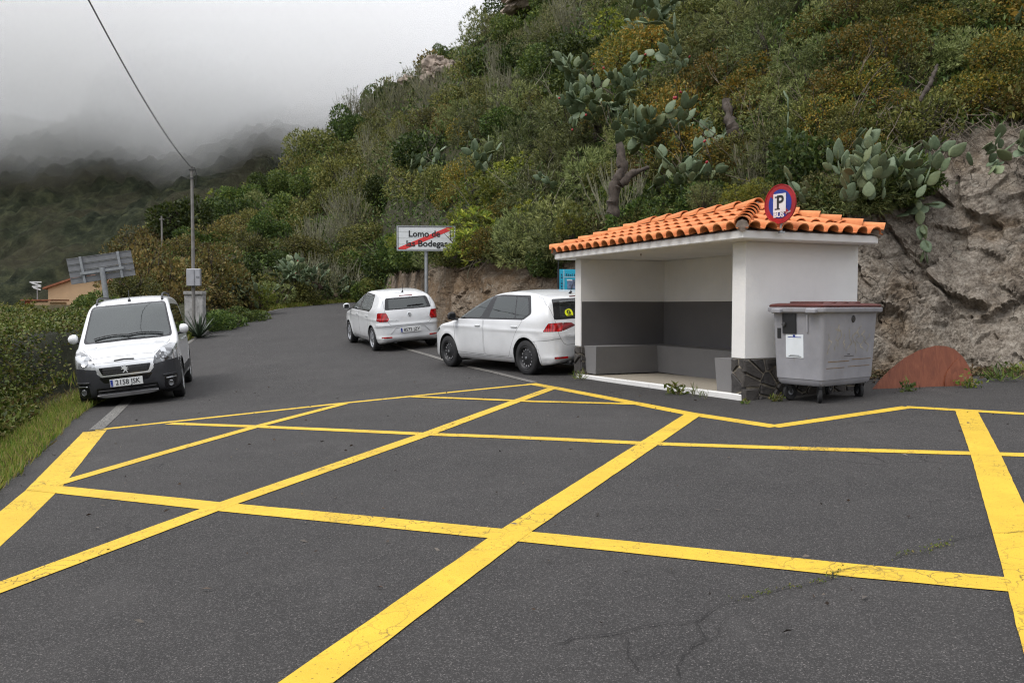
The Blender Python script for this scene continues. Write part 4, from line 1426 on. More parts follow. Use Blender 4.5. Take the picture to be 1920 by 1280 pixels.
    def region(s, name, view, poly, mat, cond=None, r=.03, mirror=True, gap=0.0, delete=False, over=False, rn=3):
        """cut the outline of poly (side view x,z / end view y,z / top view x,y) into the shell and claim the faces inside"""
        base = rounded(poly, r, rn) if r > 0 else list(poly)
        sides = (1, -1) if mirror else (1,)
        for sg in sides:
            pid = len(s.parts) + 1
            s.parts.append((name, mat, gap, delete))
            if view == 'side': P = base; ua, va = 0, 2
            elif view == 'top': P = [(a, b * sg) for a, b in base]; ua, va = 0, 1
            else: P = [(a * sg, b) for a, b in base]; ua, va = 1, 2
            us = [p[0] for p in P]; vs_ = [p[1] for p in P]
            b0, b1, c0, c1 = min(us) - .06, max(us) + .06, min(vs_) - .06, max(vs_) + .06
            def ok(fc):
                c = fc.calc_center_median(); n = fc.normal
                if not (b0 < c[ua] < b1 and c0 < c[va] < c1): return False
                if view == 'side': return c.y * sg > 0 and abs(n.y) > .25 and (cond is None or cond(c, n))
                if view == 'front': return c.x > 0 and n.x > .12 and (cond is None or cond(c, n))
                if view == 'rear': return c.x < 0 and n.x < -.12 and (cond is None or cond(c, n))
                if view == 'top': return n.z > .2 and (cond is None or cond(c, n))
            sel = [fc for fc in s.bm.faces if ok(fc)]
            n = len(P)
            for i in range(n):
                a, b = P[i], P[(i + 1) % n]
                dx, dy = b[0] - a[0], b[1] - a[1]
                L = math.hypot(dx, dy)
                if L < 1e-5: continue
                co = [0, 0, 0]; no = [0, 0, 0]
                co[ua], co[va] = a; no[ua], no[va] = dy / L, -dx / L
                # only faces near this edge segment
                lo_u, hi_u = min(a[0], b[0]) - .05, max(a[0], b[0]) + .05; lo_v, hi_v = min(a[1], b[1]) - .05, max(a[1], b[1]) + .05
                sub = []; rest = []
                for fc in sel:
                    if not fc.is_valid: continue
                    c = fc.calc_center_median()
                    (sub if lo_u < c[ua] < hi_u and lo_v < c[va] < hi_v else rest).append(fc)
                if not sub: continue
                geom = list({e for fc in sub for e in fc.edges}) + list({v for fc in sub for v in fc.verts}) + sub
                res = bmesh.ops.bisect_plane(s.bm, geom=geom, dist=.0008, plane_co=co, plane_no=no)
                sel = rest + [g for g in res['geom'] if isinstance(g, bmesh.types.BMFace)]
            for fc in sel:
                if not fc.is_valid: continue
                c = fc.calc_center_median()
                if (over or fc[s.lay] == 0) and in_poly(c[ua], c[va], P): fc[s.lay] = pid
    def surf(s, o, d, tmax=3.0):
        """first point of the shell met from o along d"""
        o = np.array(o, float); d = np.array(d, float); d /= np.linalg.norm(d); t = 0
        for _ in range(80):
            p = o + d * t; v = float(s.f(np.array([p[0]]), np.array([p[1]]), np.array([p[2]]))[0])
            if v < .0008: break
            t += max(v * .8, .001)
        p = o + d * t
        _, g = s.grad(p.reshape(1, 3))
        return V3(p), V3(g[0])
    def split(s, root):
        bm = s.bm
        bm.normal_update(); bm.verts.index_update()
        objs = {}
        # body shell = part 0
        by = {}
        for fc in bm.faces: by.setdefault(fc[s.lay], []).append(fc)
        s.shell = []
        for pid, faces in sorted(by.items()):
            name, mat, gap, dele = ('body', M_PAINT, 0.0, False) if pid == 0 else s.parts[pid - 1]
            if dele: continue
            vm = {}; V = []; Fs = []
            for fc in faces:
                ff = []
                for v in fc.verts:
                    k = v.index
                    if k not in vm: vm[k] = len(V); V.append(v.co.copy())
                    ff.append(vm[k])
                Fs.append(ff)
            me = bpy.data.meshes.new(name); me.from_pydata([tuple(v) for v in V], [], Fs)
            me.materials.append(mat)
            P = np.array([tuple(v) for v in V])
            _, N = s.grad(P)
            if gap > 0 or pid == 0:
                b2 = bmesh.new(); b2.from_mesh(me); b2.verts.ensure_lookup_table()
                mv = {}
                for e in b2.edges:
                    if len(e.link_faces) == 1:
                        fc = e.link_faces[0]; cc = fc.calc_center_median()
                        d = e.verts[1].co - e.verts[0].co
                        if d.length < 1e-6: continue
                        d.normalize(); w = cc - e.verts[0].co; w = w - d * w.dot(d)
                        if w.length < 1e-6: continue
                        w.normalize()
                        for v in e.verts: mv.setdefault(v.index, V3((0, 0, 0))); mv[v.index] += w
                g = gap if pid else .003
                for i, w in mv.items():
                    if w.length > 1e-6: b2.verts[i].co += w.normalized() * g
                b2.to_mesh(me); b2.free()
            me.polygons.foreach_set('use_smooth', [True] * len(me.polygons))
            try: me.normals_split_custom_set_from_vertices([tuple(n) for n in N])
            except Exception: pass
            me.update()
            o = link(bpy.data.objects.new(name, me), root)
            objs.setdefault(name, []).append(o)
            if mat not in (M_GLASS, M_DGLASS): s.shell.append((P, N, Fs))
        # dark inner lining under all opaque panels
        V = []; Fs = []
        for P, N, ff in s.shell:
            b = len(V); V += [tuple(p) for p in (P - N * .028)]; Fs += [[b + i for i in q][::-1] for q in ff]
        me = bpy.data.meshes.new('lining'); me.from_pydata(V, [], Fs); me.materials.append(M_INNER); me.update()
        lo = link(bpy.data.objects.new('lining', me), root)
        objs['lining'] = [lo]
        s.bm.free()
        return objs

def wheel(root, x, y, sp, style, steer=0.0):
    r = sp['wr']; sg = 1 if y > 0 else -1
    w = empty('wheel', (x, y, r), 0); w.parent = root
    M = Matrix.Rotation(R(-90 * sg), 4, 'X')       # local z points outwards
    M = Matrix.Rotation(steer, 4, 'Z') @ M
    m = MB(); hw = .10; ri = sp.get('rim', r * .66)
    m.lathe([(ri, -hw), (r - .035, -hw), (r - .012, -hw + .015), (r - .002, -hw + .04), (r, 0), (r - .002, hw - .04), (r - .012, hw - .015), (r - .04, hw + .004), (ri + .012, hw), (ri, hw - .012)], 36, M)
    for q in (-.045, -.015, .015, .045):
        m.lathe([(r - .001, q - .004), (r + .0035, q - .010), (r + .0035, q + .010), (r - .001, q + .004)], 36, M)
    m.build('tyre', M_RUBBER, w, smooth=True)
    m = MB()
    if style == 'steel':
        m.lathe([(ri, hw - .01), (ri - .012, hw - .004), (ri - .025, hw - .02), (ri - .04, hw - .05), (ri * .70, hw - .045), (ri * .55, hw - .03), (ri * .40, hw - .032), (ri * .30, hw - .018), (.035, hw - .016), (0, hw - .016)], 36, M)
        m.build('rim', M_STEELW, w, smooth=True)
        h = MB(); 
        for k in range(14):
            a = 2 * math.pi * k / 14
            Mk = M @ Matrix.Rotation(a, 4, 'Z') @ Matrix.Translation((ri * .72, 0, hw - .043))
            h.lathe([(0, .004), (.013, .004), (.017, 0)], 8, Mk)
        h.build('bright_vent_disc', M_SILVERP, w)  # silver discs paint the light that shows through the wheel's holes
        h = MB(); h.lathe([(0, hw - .004), (.022, hw - .006), (.026, hw - .016)], 12, M); h.build('hub_cap', M_ALLOY, w, smooth=True)
    else:
        m.lathe([(ri, hw - .008), (ri - .010, hw - .002), (ri - .022, hw - .012), (ri - .03, hw - .06), (ri - .034, -.02)], 36, M)
        n = 5
        for k in range(n * 2):
            a = 2 * math.pi * (k // 2) / n + (.13 if k % 2 else -.13)
            Mk = M @ Matrix.Rotation(a, 4, 'Z')
            m.add([Mk @ V3(p) for p in [(.03, -.020, hw - .016), (ri - .012, -.013, hw - .014), (ri - .012, .013, hw - .014), (.03, .020, hw - .016), (.03, -.024, hw - .05), (ri - .012, -.018, hw - .05), (ri - .012, .018, hw - .05), (.03, .024, hw - .05)]],
                  [(0, 1, 2, 3), (0, 4, 5, 1), (3, 2, 6, 7), (1, 5, 6, 2)])
        m.lathe([(0, hw - .006), (.035, hw - .008), (.05, hw - .018), (.055, hw - .05)], 20, M)
        m.build('rim', M_ALLOY, w, smooth=True, angle=30)
        h = MB(); h.lathe([(0, -.01), (ri - .03, -.01)], 24, M); h.build('brake_disc', M_DKMETAL, w)
    return w

def wheel_wells(root, sp):
    m = MB(); ar = sp['ar'] + .004
    for cx in (sp['xf'], sp['xr']):
        for sg in (1, -1):
            y1 = sp['w'] * .955 * sg; y0 = .52 * sg; n = 16; vs = []
            for i in range(n + 1):
                a = R(-28) + R(236) * i / n
                x, z = cx + ar * math.cos(a), sp['wr'] + ar * math.sin(a)
                vs += [(x, y1, z), (x, y0, z)]
            m.add(vs, [(2 * i, 2 * i + 1, 2 * i + 3, 2 * i + 2) for i in range(n)])
            m.add([vs[2 * i + 1] for i in range(n + 1)], [tuple(range(n + 1))])
    m.box((0, 0, .26), (sp['x1'] - sp['x0'] - .5, sp['w'] * 1.5, .10))
    return m.build('underbody', M_INNER, root)

def seats(root, sp):
    for (x, ys) in sp['seats']:
        for y in ys:
            m = MB()
            z = sp['seat_z']; h = sp['seat_h']
            loft(m, [(rrect(-.26, .24, -.24, .24, .08), z), (rrect(-.26, .26, -.25, .25, .08), z + .12), (rrect(-.22, .20, -.2, .2, .08), z + .16)])
            secs = []
            for (zz, xx, w, t) in ((.08, -.22, .24, .09), (.3, -.27, .25, .10), (h - .26, -.35, .22, .08), (h - .20, -.37, .16, .06)):
                secs.append((rrect(xx - t, xx + t, -w, w, .05), z + zz))
            loft(m, secs)
            loft(m, [(rrect(-.45, -.34, -.06, .06, .03), z + h - .22), (rrect(-.46, -.33, -.13, .13, .04), z + h - .15), (rrect(-.47, -.36, -.12, .12, .04), z + h)])
            o = m.build('seat', M_SEAT, root, smooth=True, angle=50); o.location = (x, y, 0)
    m = MB(); xd = sp['dash']
    m.add([(xd, -.68, .6), (xd, .68, .6), (xd - .25, .68, .6), (xd - .25, -.68, .6), (xd, -.68, sp['dash_z']), (xd, .68, sp['dash_z']), (xd - .22, .68, sp['dash_z'] + .03), (xd - .22, -.68, sp['dash_z'] + .03)],
          [(0, 3, 2, 1), (4, 5, 6, 7), (0, 1, 5, 4), (1, 2, 6, 5), (2, 3, 7, 6), (3, 0, 4, 7)])
    m.build('dashboard', M_TRIM, root)
    m = MB(); Ms_ = Matrix.Translation((xd - .42, .36, sp['dash_z'] - .02)) @ Matrix.Rotation(R(65), 4, 'Y')
    m.lathe([(.17, -.012), (.185, 0), (.17, .012), (.155, 0)], 24, Ms_, close=True); m.box((xd - .40, .36, sp['dash_z'] - .03), (.03, .3, .04))
    m.build('steering_wheel', M_TRIM, root, smooth=True)

def mirror(root, x, y, z, sg, cap=M_PAINT):
    m = MB(); secs = []
    for (t, s_) in ((0, .55), (.15, .9), (.5, 1), (.8, .85), (1, .45)):
        yy = y + sg * (.045 + .165 * t)
        secs.append((yy, s_))
    vs = []; n = 12
    for yy, s_ in secs:
        for k in range(n):
            a = 2 * math.pi * k / n
            vs.append((x + .075 * s_ * math.cos(a) * (1.2 if math.cos(a) > 0 else .55), yy, z + .085 * s_ * math.sin(a)))
    fs = []
    for i in range(len(secs) - 1):
        for k in range(n): fs.append((i * n + k, i * n + (k + 1) % n, (i + 1) * n + (k + 1) % n, (i + 1) * n + k))
    fs += [tuple(range(n)), tuple(reversed(range((len(secs) - 1) * n, len(secs) * n)))]
    m.add(vs, fs)
    o = m.build('mirror', cap, root, smooth=True)
    m = MB(); m.box((x - .035, y + sg * .13, z), (.02, .125, .11), bev=.008); m.build('mirror_glass', M_GLOSSBLK, o)
    m = MB(); m.tube([(x + .02, y - sg * .02, z - .07), (x + .01, y + sg * .05, z - .065), (x, y + sg * .12, z - .06)], .024, 8); m.build('mirror_foot', M_TRIM, o)
    return o

def handle(parent, car, x, z, sg):
    p, n = car.surf((x, sg * 1.3, z), (0, -sg, 0))
    m = MB(); m.box(p + n * .018, (.18, .02, .026), bev=.008); m.box(p + n * .006 + V3((.075, 0, 0)), (.022, .022, .022)); m.box(p + n * .006 - V3((.075, 0, 0)), (.022, .022, .022))
    o = m.build('handle', M_PAINT, parent)
    return o

def number_plate(root, pos, nrm, xdir, txt, w=.52, h=.11):
    Mx = frame(pos, xdir, nrm)
    m = MB(); m.box((0, 0, .006), (w + .012, h + .012, .010), bev=.003); m.box((0, 0, .0125), (w, h, .003)); me = m.mesh('number_plate', M_PLATE); me.transform(Mx); o = link(bpy.data.objects.new('number_plate', me), root)
    m = MB(); m.box((-w / 2 + .021, 0, .015), (.040, h - .004, .002)); me = m.mesh('blue_band', M_BLUE); me.transform(Mx); link(bpy.data.objects.new('blue_band', me), o)
    text_obj(txt, h * 1.02, M_BLACK, o, Mx @ Matrix.Translation((.022, 0, .0165)), bold=.0012, sx=.98, ext=.0006)
    text_obj('E', h * .26, M_PLATE, o, Mx @ Matrix.Translation((-w / 2 + .021, -h * .30, .0168)), ext=.0004)
    return o

def place(root, xf, xr, yw, fl, rl_dir_front, wheelbase):
    pass

def put_car(root, front_axle, rear_axle, sp, half_track=.75):
    """stand the car with its wheels on the sloping road"""
    f_ = V3((front_axle[0], front_axle[1], 0)); r_ = V3((rear_axle[0], rear_axle[1], 0))
    d = (f_ - r_).normalized(); l = V3((-d.y, d.x, 0))
    zz = lambda p: Hf(p.x, p.y) if p.x > float(XL(p.y)) - .05 else T(p.x, p.y) + .01
    fl, fr_ = f_ + l * half_track, f_ - l * half_track; rl, rr = r_ + l * half_track, r_ - l * half_track
    for p in (fl, fr_, rl, rr): p.z = zz(p)
    X = ((fl + fr_) - (rl + rr)).normalized(); Y = ((fl + rl) - (fr_ + rr)); Z = X.cross(Y).normalized(); Y = Z.cross(X).normalized()
    M = Matrix((X, Y, Z)).transposed().to_4x4()
    fc = (fl + fr_) / 2; rc = (rl + rr) / 2
    t = (sp['xf'] + 0) ; M.translation = (fc + rc) / 2 - X * (sp['xf'] + sp['xr']) / 2 + Z * (-.004)
    root.matrix_world = M

def emblem_roundel(root, p, n, xdir, r=.055):
    Mx = frame(p, xdir, n)
    m = MB(); m.lathe([(r * .80, .002), (r * .80, .010), (r, .008), (r, .0)], 24, Mx)
    def stroke(a, b, w):
        a, b = V3((*a, 0)), V3((*b, 0)); d = (b - a).normalized(); s_ = V3((-d.y, d.x, 0)) * w
        q = [a + s_, a - s_, b - s_, b + s_]
        m.add([Mx @ V3((v.x, v.y, zz)) for zz in (.002, .009) for v in q], [(0, 1, 2, 3), (7, 6, 5, 4), (0, 4, 5, 1), (1, 5, 6, 2), (2, 6, 7, 3), (3, 7, 4, 0)])
    k = r
    for sx in (-1, 1):
        stroke((sx * .36 * k, .72 * k), (sx * .02 * k, .04 * k), .06 * k)
        stroke((sx * .68 * k, .42 * k), (sx * .34 * k, -.66 * k), .06 * k)
        stroke((sx * .36 * k, -.66 * k), (sx * .02 * k, -.10 * k), .06 * k)
    o = m.build('emblem', M_CHROME, root)
    m = MB(); m.lathe([(0, .0025), (r * .95, .0025), (r * .95, 0)], 24, Mx); m.build('emblem_field', M_TRIM, o)
    return o

# ---- the two hatchbacks
def hatch(sp, nm, label, group, plate_txt, wheel_style, front_axle, rear_axle):
    root = empty(nm); tag(root, label, 'car', group)
    c = Car(sp)
    ar = sp['ar']
    # openings for the wheels
    for cx in (sp['xf'], sp['xr']):
        P = [(cx + ar * math.cos(R(a)), sp['wr'] + ar * math.sin(R(a))) for a in range(-20, 201, 11)] 
        P = [(cx + ar, .0)] + P[2:-2] + [(cx - ar, .0)]
        c.region('wheel_arch', 'side', P, M_INNER, r=0, delete=True)
    sp['regions'](c, sp)
    ob = c.split(root)
    for o in ob.get('door', []):
        pass
    wheel_wells(root, sp)
    seats(root, sp)
    ht = sp['track'] / 2
    for x in (sp['xf'], sp['xr']):
        for sg in (1, -1): wheel(root, x, sg * (ht + .0), sp, wheel_style)
    for sg in (1, -1): mirror(root, sp['mir'][0], sg * sp['mir'][1], sp['mir'][2], sg, sp.get('mircap', M_PAINT))
    # door handles
    for o in ob.get('door', []):
        b = [V3(q) for q in o.bound_box]; xc0, xc1 = min(q.x for q in b), max(q.x for q in b); sg = 1 if (b[0].y + b[6].y) > 0 else -1
        handle(o, c, xc0 + .16 + (.05 if xc1 < .2 else 0), sp['handle_z'], sg)
    sp['extras'](c, sp, root, ob)
    put_car(root, front_axle, rear_axle, sp, ht)
    return root

def hatch_regions(c, sp):
    q = sp['dlo']
    hi = lambda cc, n: cc.z > .5
    for k, P in enumerate(q['panes']): c.region('window', 'side', P, M_GLASS, hi, r=.03)
    c.region('window_surround', 'side', q['outline'], M_GLOSSBLK, hi, r=.05)
    # rear window and its surround
    c.region('rear_window', 'rear', sp['rw'], M_GLASS, r=.05, mirror=False)
    c.region('rear_surround', 'rear', sp['rws'], M_GLOSSBLK, r=.05, mirror=False)
    c.region('windscreen', 'front', sp['ws'], M_GLASS, lambda cc, n: cc.z > sp['ws'][0][1] - .05 and n.z > .2, r=.06, mirror=False)
    for P, P2, mt in sp['tail']:
        if P: c.region('tail_light', 'rear', P, mt, lambda cc, n: abs(n.y) < .86, r=.02)
        if P2: c.region('tail_light', 'side', P2, mt, lambda cc, n: abs(n.y) >= .7 or True, r=.02)
    c.region('headlight', 'side', sp['hl'], M_HEAD, r=.03)
    c.region('tailgate', 'rear', sp['gate'], M_PAINT, r=.06, gap=.0028, mirror=False)
    for P in sp['doors']: c.region('door', 'side', P, M_PAINT, r=.05, gap=.0028)
    c.region('hood', 'top', sp['hood'], M_PAINT, lambda cc, n: cc.x > .6 and cc.z > .6, r=.06, gap=.0028, mirror=False)
    c.region('rear_bumper', 'rear', sp['rb'], M_PAINT, r=.05, gap=.003, mirror=False)
    c.region('sill', 'side', sp['sill'], M_PAINT, r=.02, gap=.003)

def common_extras(c, sp, root, ob, plate_txt, plate_z, emb_z, badges, refl_z, ex):
    p, n = c.surf((-3, 0, plate_z), (1, 0, 0)); n = V3((-1, 0, .06))
    if plate_txt: number_plate(root, p + V3((-.012, 0, 0)), n, (0, -1, 0), plate_txt)
    p, n = c.surf((-3, 0, emb_z), (1, 0, 0)); emblem_roundel(root, p, n, (0, -1, 0))
    for txt, y, z, size in badges:
        p, n = c.surf((-3, y, z), (1, 0, 0)); text_obj(txt, size, M_CHROME, root, frame(p + n * .003, (0, -1, 0), n), 'badge', ext=.003, sx=1.5)
    for sg in (1, -1):
        pts = []
        for k in range(5):
            y = sg * (refl_z[1] + (refl_z[2] - refl_z[1]) * k / 4)
            p, n = c.surf((-3, y, refl_z[0]), (1, 0, 0)); pts.append(p + n * .004)
        m = MB(); vs = [q + V3((0, 0, dz)) for q in pts for dz in (-.018, .018)]
        m.add(vs, [(2 * i, 2 * i + 1, 2 * i + 3, 2 * i + 2) for i in range(4)]); o = m.build('reflector', M_TAIL, root)
    m = MB(); m.tube([(sp['x0'] + .35, ex[0], ex[1] + .02), (sp['x0'] + .10, ex[0], ex[1]), (sp['x0'] + .02, ex[0], ex[1] - .02)], .034, 12); m.build('exhaust', M_DKMETAL, root, smooth=True)
    # high brake light, wiper, aerial
    p, n = c.surf((-3, 0, sp['hb']), (1, 0, 0)); m = MB(); m.box(p + V3((-.004, 0, 0)), (.02, .34, .024), bev=.005); m.build('brake_light', M_TAIL2, root)
    a, n = c.surf((-3, .02, sp['rw'][0][1] + .045), (1, 0, 0)); b, n2 = c.surf((-3, -.40, sp['rw'][0][1] + .055), (1, 0, 0))
    m = MB(); m.tube([a + n * .02, (a + b) / 2 + n * .04, b + n2 * .02], .012, 6); m.build('wiper', M_BLACK, root)
    p, n = c.surf((sp['x0'] + .55, 0, 3), (0, 0, -1))
    m = MB(); m.tube([p, p + V3((-.05, 0, .03))], .022, 8); m.tube([p + V3((-.02, 0, .01)), p + V3((-.12, 0, .20))], .006, 5); m.build('aerial', M_BLACK, root)

golf = dict(
    side=[(1.95, .19), (2.08, .24), (2.15, .38), (2.17, .56), (2.13, .68), (1.98, .80), (1.62, .915), (1.22, .985), (1.02, 1.03), (.55, 1.245), (.12, 1.41), (-.15, 1.475), (-.6, 1.50), (-1.15, 1.475), (-1.62, 1.40), (-1.80, 1.345), (-1.90, 1.18), (-2.0, .98), (-2.06, .80), (-2.085, .62), (-2.09, .45), (-2.05, .32), (-1.95, .25), (-1.7, .2)],
    front=[(-.5, .17), (.74, .17), (.83, .24), (.885, .40), (.90, .62), (.895, .80), (.870, .94), (.845, 1.0), (.75, 1.18), (.64, 1.38), (.58, 1.47), (.45, 1.60), (-.5, 1.7)],
    plan=[(2.17, -.4), (2.17, .2), (2.13, .50), (2.02, .72), (1.80, .84), (1.3, .89), (.4, .90), (-1.0, .90), (-1.55, .885), (-1.88, .82), (-2.04, .66), (-2.09, .3), (-2.09, -.4)],
    x0=-2.09, x1=2.17, w=.90, h=1.48, xf=1.32, xr=-1.317, wr=.316, ar=.365, track=1.56, rim=.205, crease=.82, k=.06, flare=.014,
    rear_ledges=[(-1.7, .70, .05, .012), (-1.7, .34, .04, .010)],
    dlo=dict(panes=[[(1.00, 1.015), (.13, 1.015), (-.03, 1.385), (.20, 1.36), (.62, 1.20)], [(-.16, 1.015), (-.98, 1.015), (-.80, 1.385), (-.17, 1.40)], [(-1.01, 1.015), (-1.23, 1.015), (-1.36, 1.10), (-1.17, 1.36), (-.83, 1.385)]],
             outline=[(1.10, .985), (-1.26, .985), (-1.44, 1.09), (-1.22, 1.405), (-.30, 1.43), (.22, 1.39), (.70, 1.20)]),
    rw=[(-.56, 1.03), (.56, 1.03), (.46, 1.30), (-.46, 1.30)], rws=[(-.70, .985), (.70, .985), (.58, 1.335), (-.58, 1.335)],
    ws=[(-.66, 1.03), (.66, 1.03), (.52, 1.40), (-.52, 1.40)],
    tail=[([(.84, .785), (.59, .785), (.54, .93), (.76, .93)], [(-1.80, .785), (-2.1, .785), (-2.1, .93), (-1.90, .93)], M_TAIL), ([(.585, .79), (.30, .87), (.36, .92), (.53, .93)], None, M_TAIL2)],
    hl=[(2.15, .64), (1.85, .66), (1.62, .76), (1.70, .80), (1.95, .77)],
    gate=[(-.56, .55), (.56, .55), (.66, .72), (.72, 1.40), (-.72, 1.40), (-.66, .72)],
    doors=[[(.98, .33), (.02, .31), (.02, 1.0), (.10, 1.0), (1.06, .985), (1.05, .80)], [(-.01, .31), (-.78, .31), (-1.02, .72), (-1.25, .985), (-.01, 1.0)]],
    hood=[(2.08, 0), (2.02, .55), (1.8, .70), (1.15, .74), (1.04, .5), (1.02, 0), (1.04, -.5), (1.15, -.74), (1.8, -.70), (2.02, -.55)],
    rb=[(-.95, .18), (.95, .18), (.95, .60), (.7, .66), (-.7, .66), (-.95, .60)], sill=[(.96, .15), (-.95, .15), (-.95, .285), (.96, .285)],
    mir=(.93, .86, 1.04), handle_z=.86, hb=1.365, mircap=M_TRIM, seats=[(.05, (.37, -.37)), (-.85, (.40, 0, -.40))], seat_z=.38, seat_h=.82, dash=.95, dash_z=.96,
    regions=hatch_regions)
def golf_extras(c, sp, root, ob):
    common_extras(c, sp, root, ob, '', .50, .86, [('GOLF', .45, .70, .060)], (.335, .50, .74), (.45, .25))
    p, n = c.surf((-3, .36, 1.085), (1, 0, 0))
    Mx = frame(p + n * .004, (0, -1, 0), n)
    m = MB(); m.prism(rounded([(-.07, -.055), (.08, -.055), (.085, .05), (.03, .085), (-.06, .055), (-.085, 0)], .03), 0, .003, Mx); st = m.build('sticker', M_YELL, root)
    text_obj('G', .10, M_BLACK, st, Mx @ Matrix.Translation((0, .01, .0045)), bold=.006, sx=1.1, ext=.0006)
    m = MB(); m.box((0, -.042, .0045), (.09, .010, .001)); me = m.mesh('print', M_BLACK); me.transform(Mx); link(bpy.data.objects.new('print', me), st)
golf['extras'] = golf_extras
polo = dict(
    side=[(1.82, .19), (1.95, .25), (2.01, .38), (2.03, .56), (1.98, .68), (1.84, .80), (1.50, .915), (1.16, .985), (.98, 1.03), (.52, 1.25), (.12, 1.41), (-.15, 1.478), (-.55, 1.505), (-1.05, 1.485), (-1.48, 1.42), (-1.68, 1.36), (-1.76, 1.20), (-1.84, 1.02), (-1.88, .85), (-1.90, .66), (-1.93, .48), (-1.91, .33), (-1.83, .26), (-1.6, .2)],
    front=[(-.5, .17), (.68, .17), (.77, .24), (.825, .40), (.84, .62), (.835, .80), (.815, .95), (.79, 1.01), (.70, 1.20), (.61, 1.38), (.56, 1.47), (.43, 1.60), (-.5, 1.7)],
    plan=[(2.03, -.4), (2.03, .18), (1.99, .46), (1.88, .68), (1.66, .79), (1.2, .83), (.4, .84), (-.9, .84), (-1.45, .825), (-1.74, .77), (-1.88, .64), (-1.93, .3), (-1.93, -.4)],
    x0=-1.93, x1=2.03, w=.84, h=1.48, xf=1.235, xr=-1.235, wr=.305, ar=.352, track=1.45, rim=.205, crease=.83, k=.06, flare=.014,
    rear_ledges=[(-1.55, .66, .045, .016), (-1.55, .35, .04, .014)],
    dlo=dict(panes=[[(.95, 1.02), (.12, 1.02), (-.03, 1.385), (.18, 1.36), (.58, 1.20)], [(-.14, 1.02), (-1.02, 1.02), (-1.10, 1.10), (-.98, 1.36), (-.16, 1.40)]],
             outline=[(1.05, .99), (-1.07, .99), (-1.19, 1.09), (-1.04, 1.395), (-.28, 1.43), (.20, 1.39), (.66, 1.20)]),
    rw=[(-.50, 1.06), (.50, 1.06), (.46, 1.29), (-.46, 1.29)], rws=[(-.60, 1.035), (.60, 1.035), (.53, 1.32), (-.53, 1.32)],
    ws=[(-.62, 1.03), (.62, 1.03), (.50, 1.40), (-.50, 1.40)],
    tail=[([(.80, .755), (.56, .755), (.52, .82), (.58, .975), (.76, .975)], [(-1.66, .77), (-1.93, .755), (-1.93, .975), (-1.70, .965)], M_TAIL)],
    hl=[(2.0, .64), (1.72, .66), (1.52, .76), (1.60, .80), (1.82, .77)],
    gate=[(-.50, .66), (.50, .66), (.57, .77), (.60, 1.0), (.62, 1.42), (-.62, 1.42), (-.60, 1.0), (-.57, .77)],
    doors=[[(.92, .33), (.02, .31), (.02, 1.0), (.10, 1.0), (1.0, .985), (.99, .80)], [(-.01, .31), (-.72, .31), (-.92, .70), (-1.05, .985), (-.01, 1.0)]],
    hood=[(1.94, 0), (1.88, .5), (1.66, .64), (1.10, .68), (1.0, .45), (.98, 0), (1.0, -.45), (1.10, -.68), (1.66, -.64), (1.88, -.5)],
    rb=[(-.9, .18), (.9, .18), (.9, .58), (.68, .635), (-.68, .635), (-.9, .58)], sill=[(.88, .15), (-.88, .15), (-.88, .285), (.88, .285)],
    mir=(.88, .80, 1.05), handle_z=.87, hb=1.36, seats=[(.05, (.34, -.34)), (-.80, (.36, -.36))], seat_z=.38, seat_h=.82, dash=.90, dash_z=.96,
    regions=hatch_regions)
def polo_extras(c, sp, root, ob):
    common_extras(c, sp, root, ob, '8572 JZY', .525, .90, [('POLO', .40, .775, .050), ('TSI', -.50, .80, .045)], (.365, .48, .72), (.40, .26))
    # plate recess rim
    m = MB()
    pts = []
    for y, z in ((.50, .455), (.36, .60), (-.36, .60), (-.50, .455)):
        p, n = c.surf((-3, y, z), (1, 0, 0)); pts.append(p + n * .001)
    m.tube(pts, .010, 6); m.build('plate_recess', M_SILVERP, root, smooth=True)
polo['extras'] = polo_extras
_d = V3((-.58, .815, 0)).normalized(); _r = V3((_d.y, -_d.x, 0))
_rl = gnd(993, 702); _ra = V3((_rl.x, _rl.y, 0)) + _r * .80
hatch(golf, 'white_hatchback', 'white hatchback with black steel wheels and a yellow sticker, partly behind the shelter', 'white hatchbacks parked by the rock cut', '', 'steel', _ra + _d * 2.637, _ra)
_d = V3((-.41, .912, 0)).normalized(); _r = V3((_d.y, -_d.x, 0))
_rl = gnd(705, 657); _ra = V3((_rl.x, _rl.y, 0)) + _r * .74
hatch(polo, 'white_hatchback', 'white hatchback seen from behind with plate 8572 JZY under the place-name sign', 'white hatchbacks parked by the rock cut', '', 'alloy', _ra + _d * 2.47, _ra)

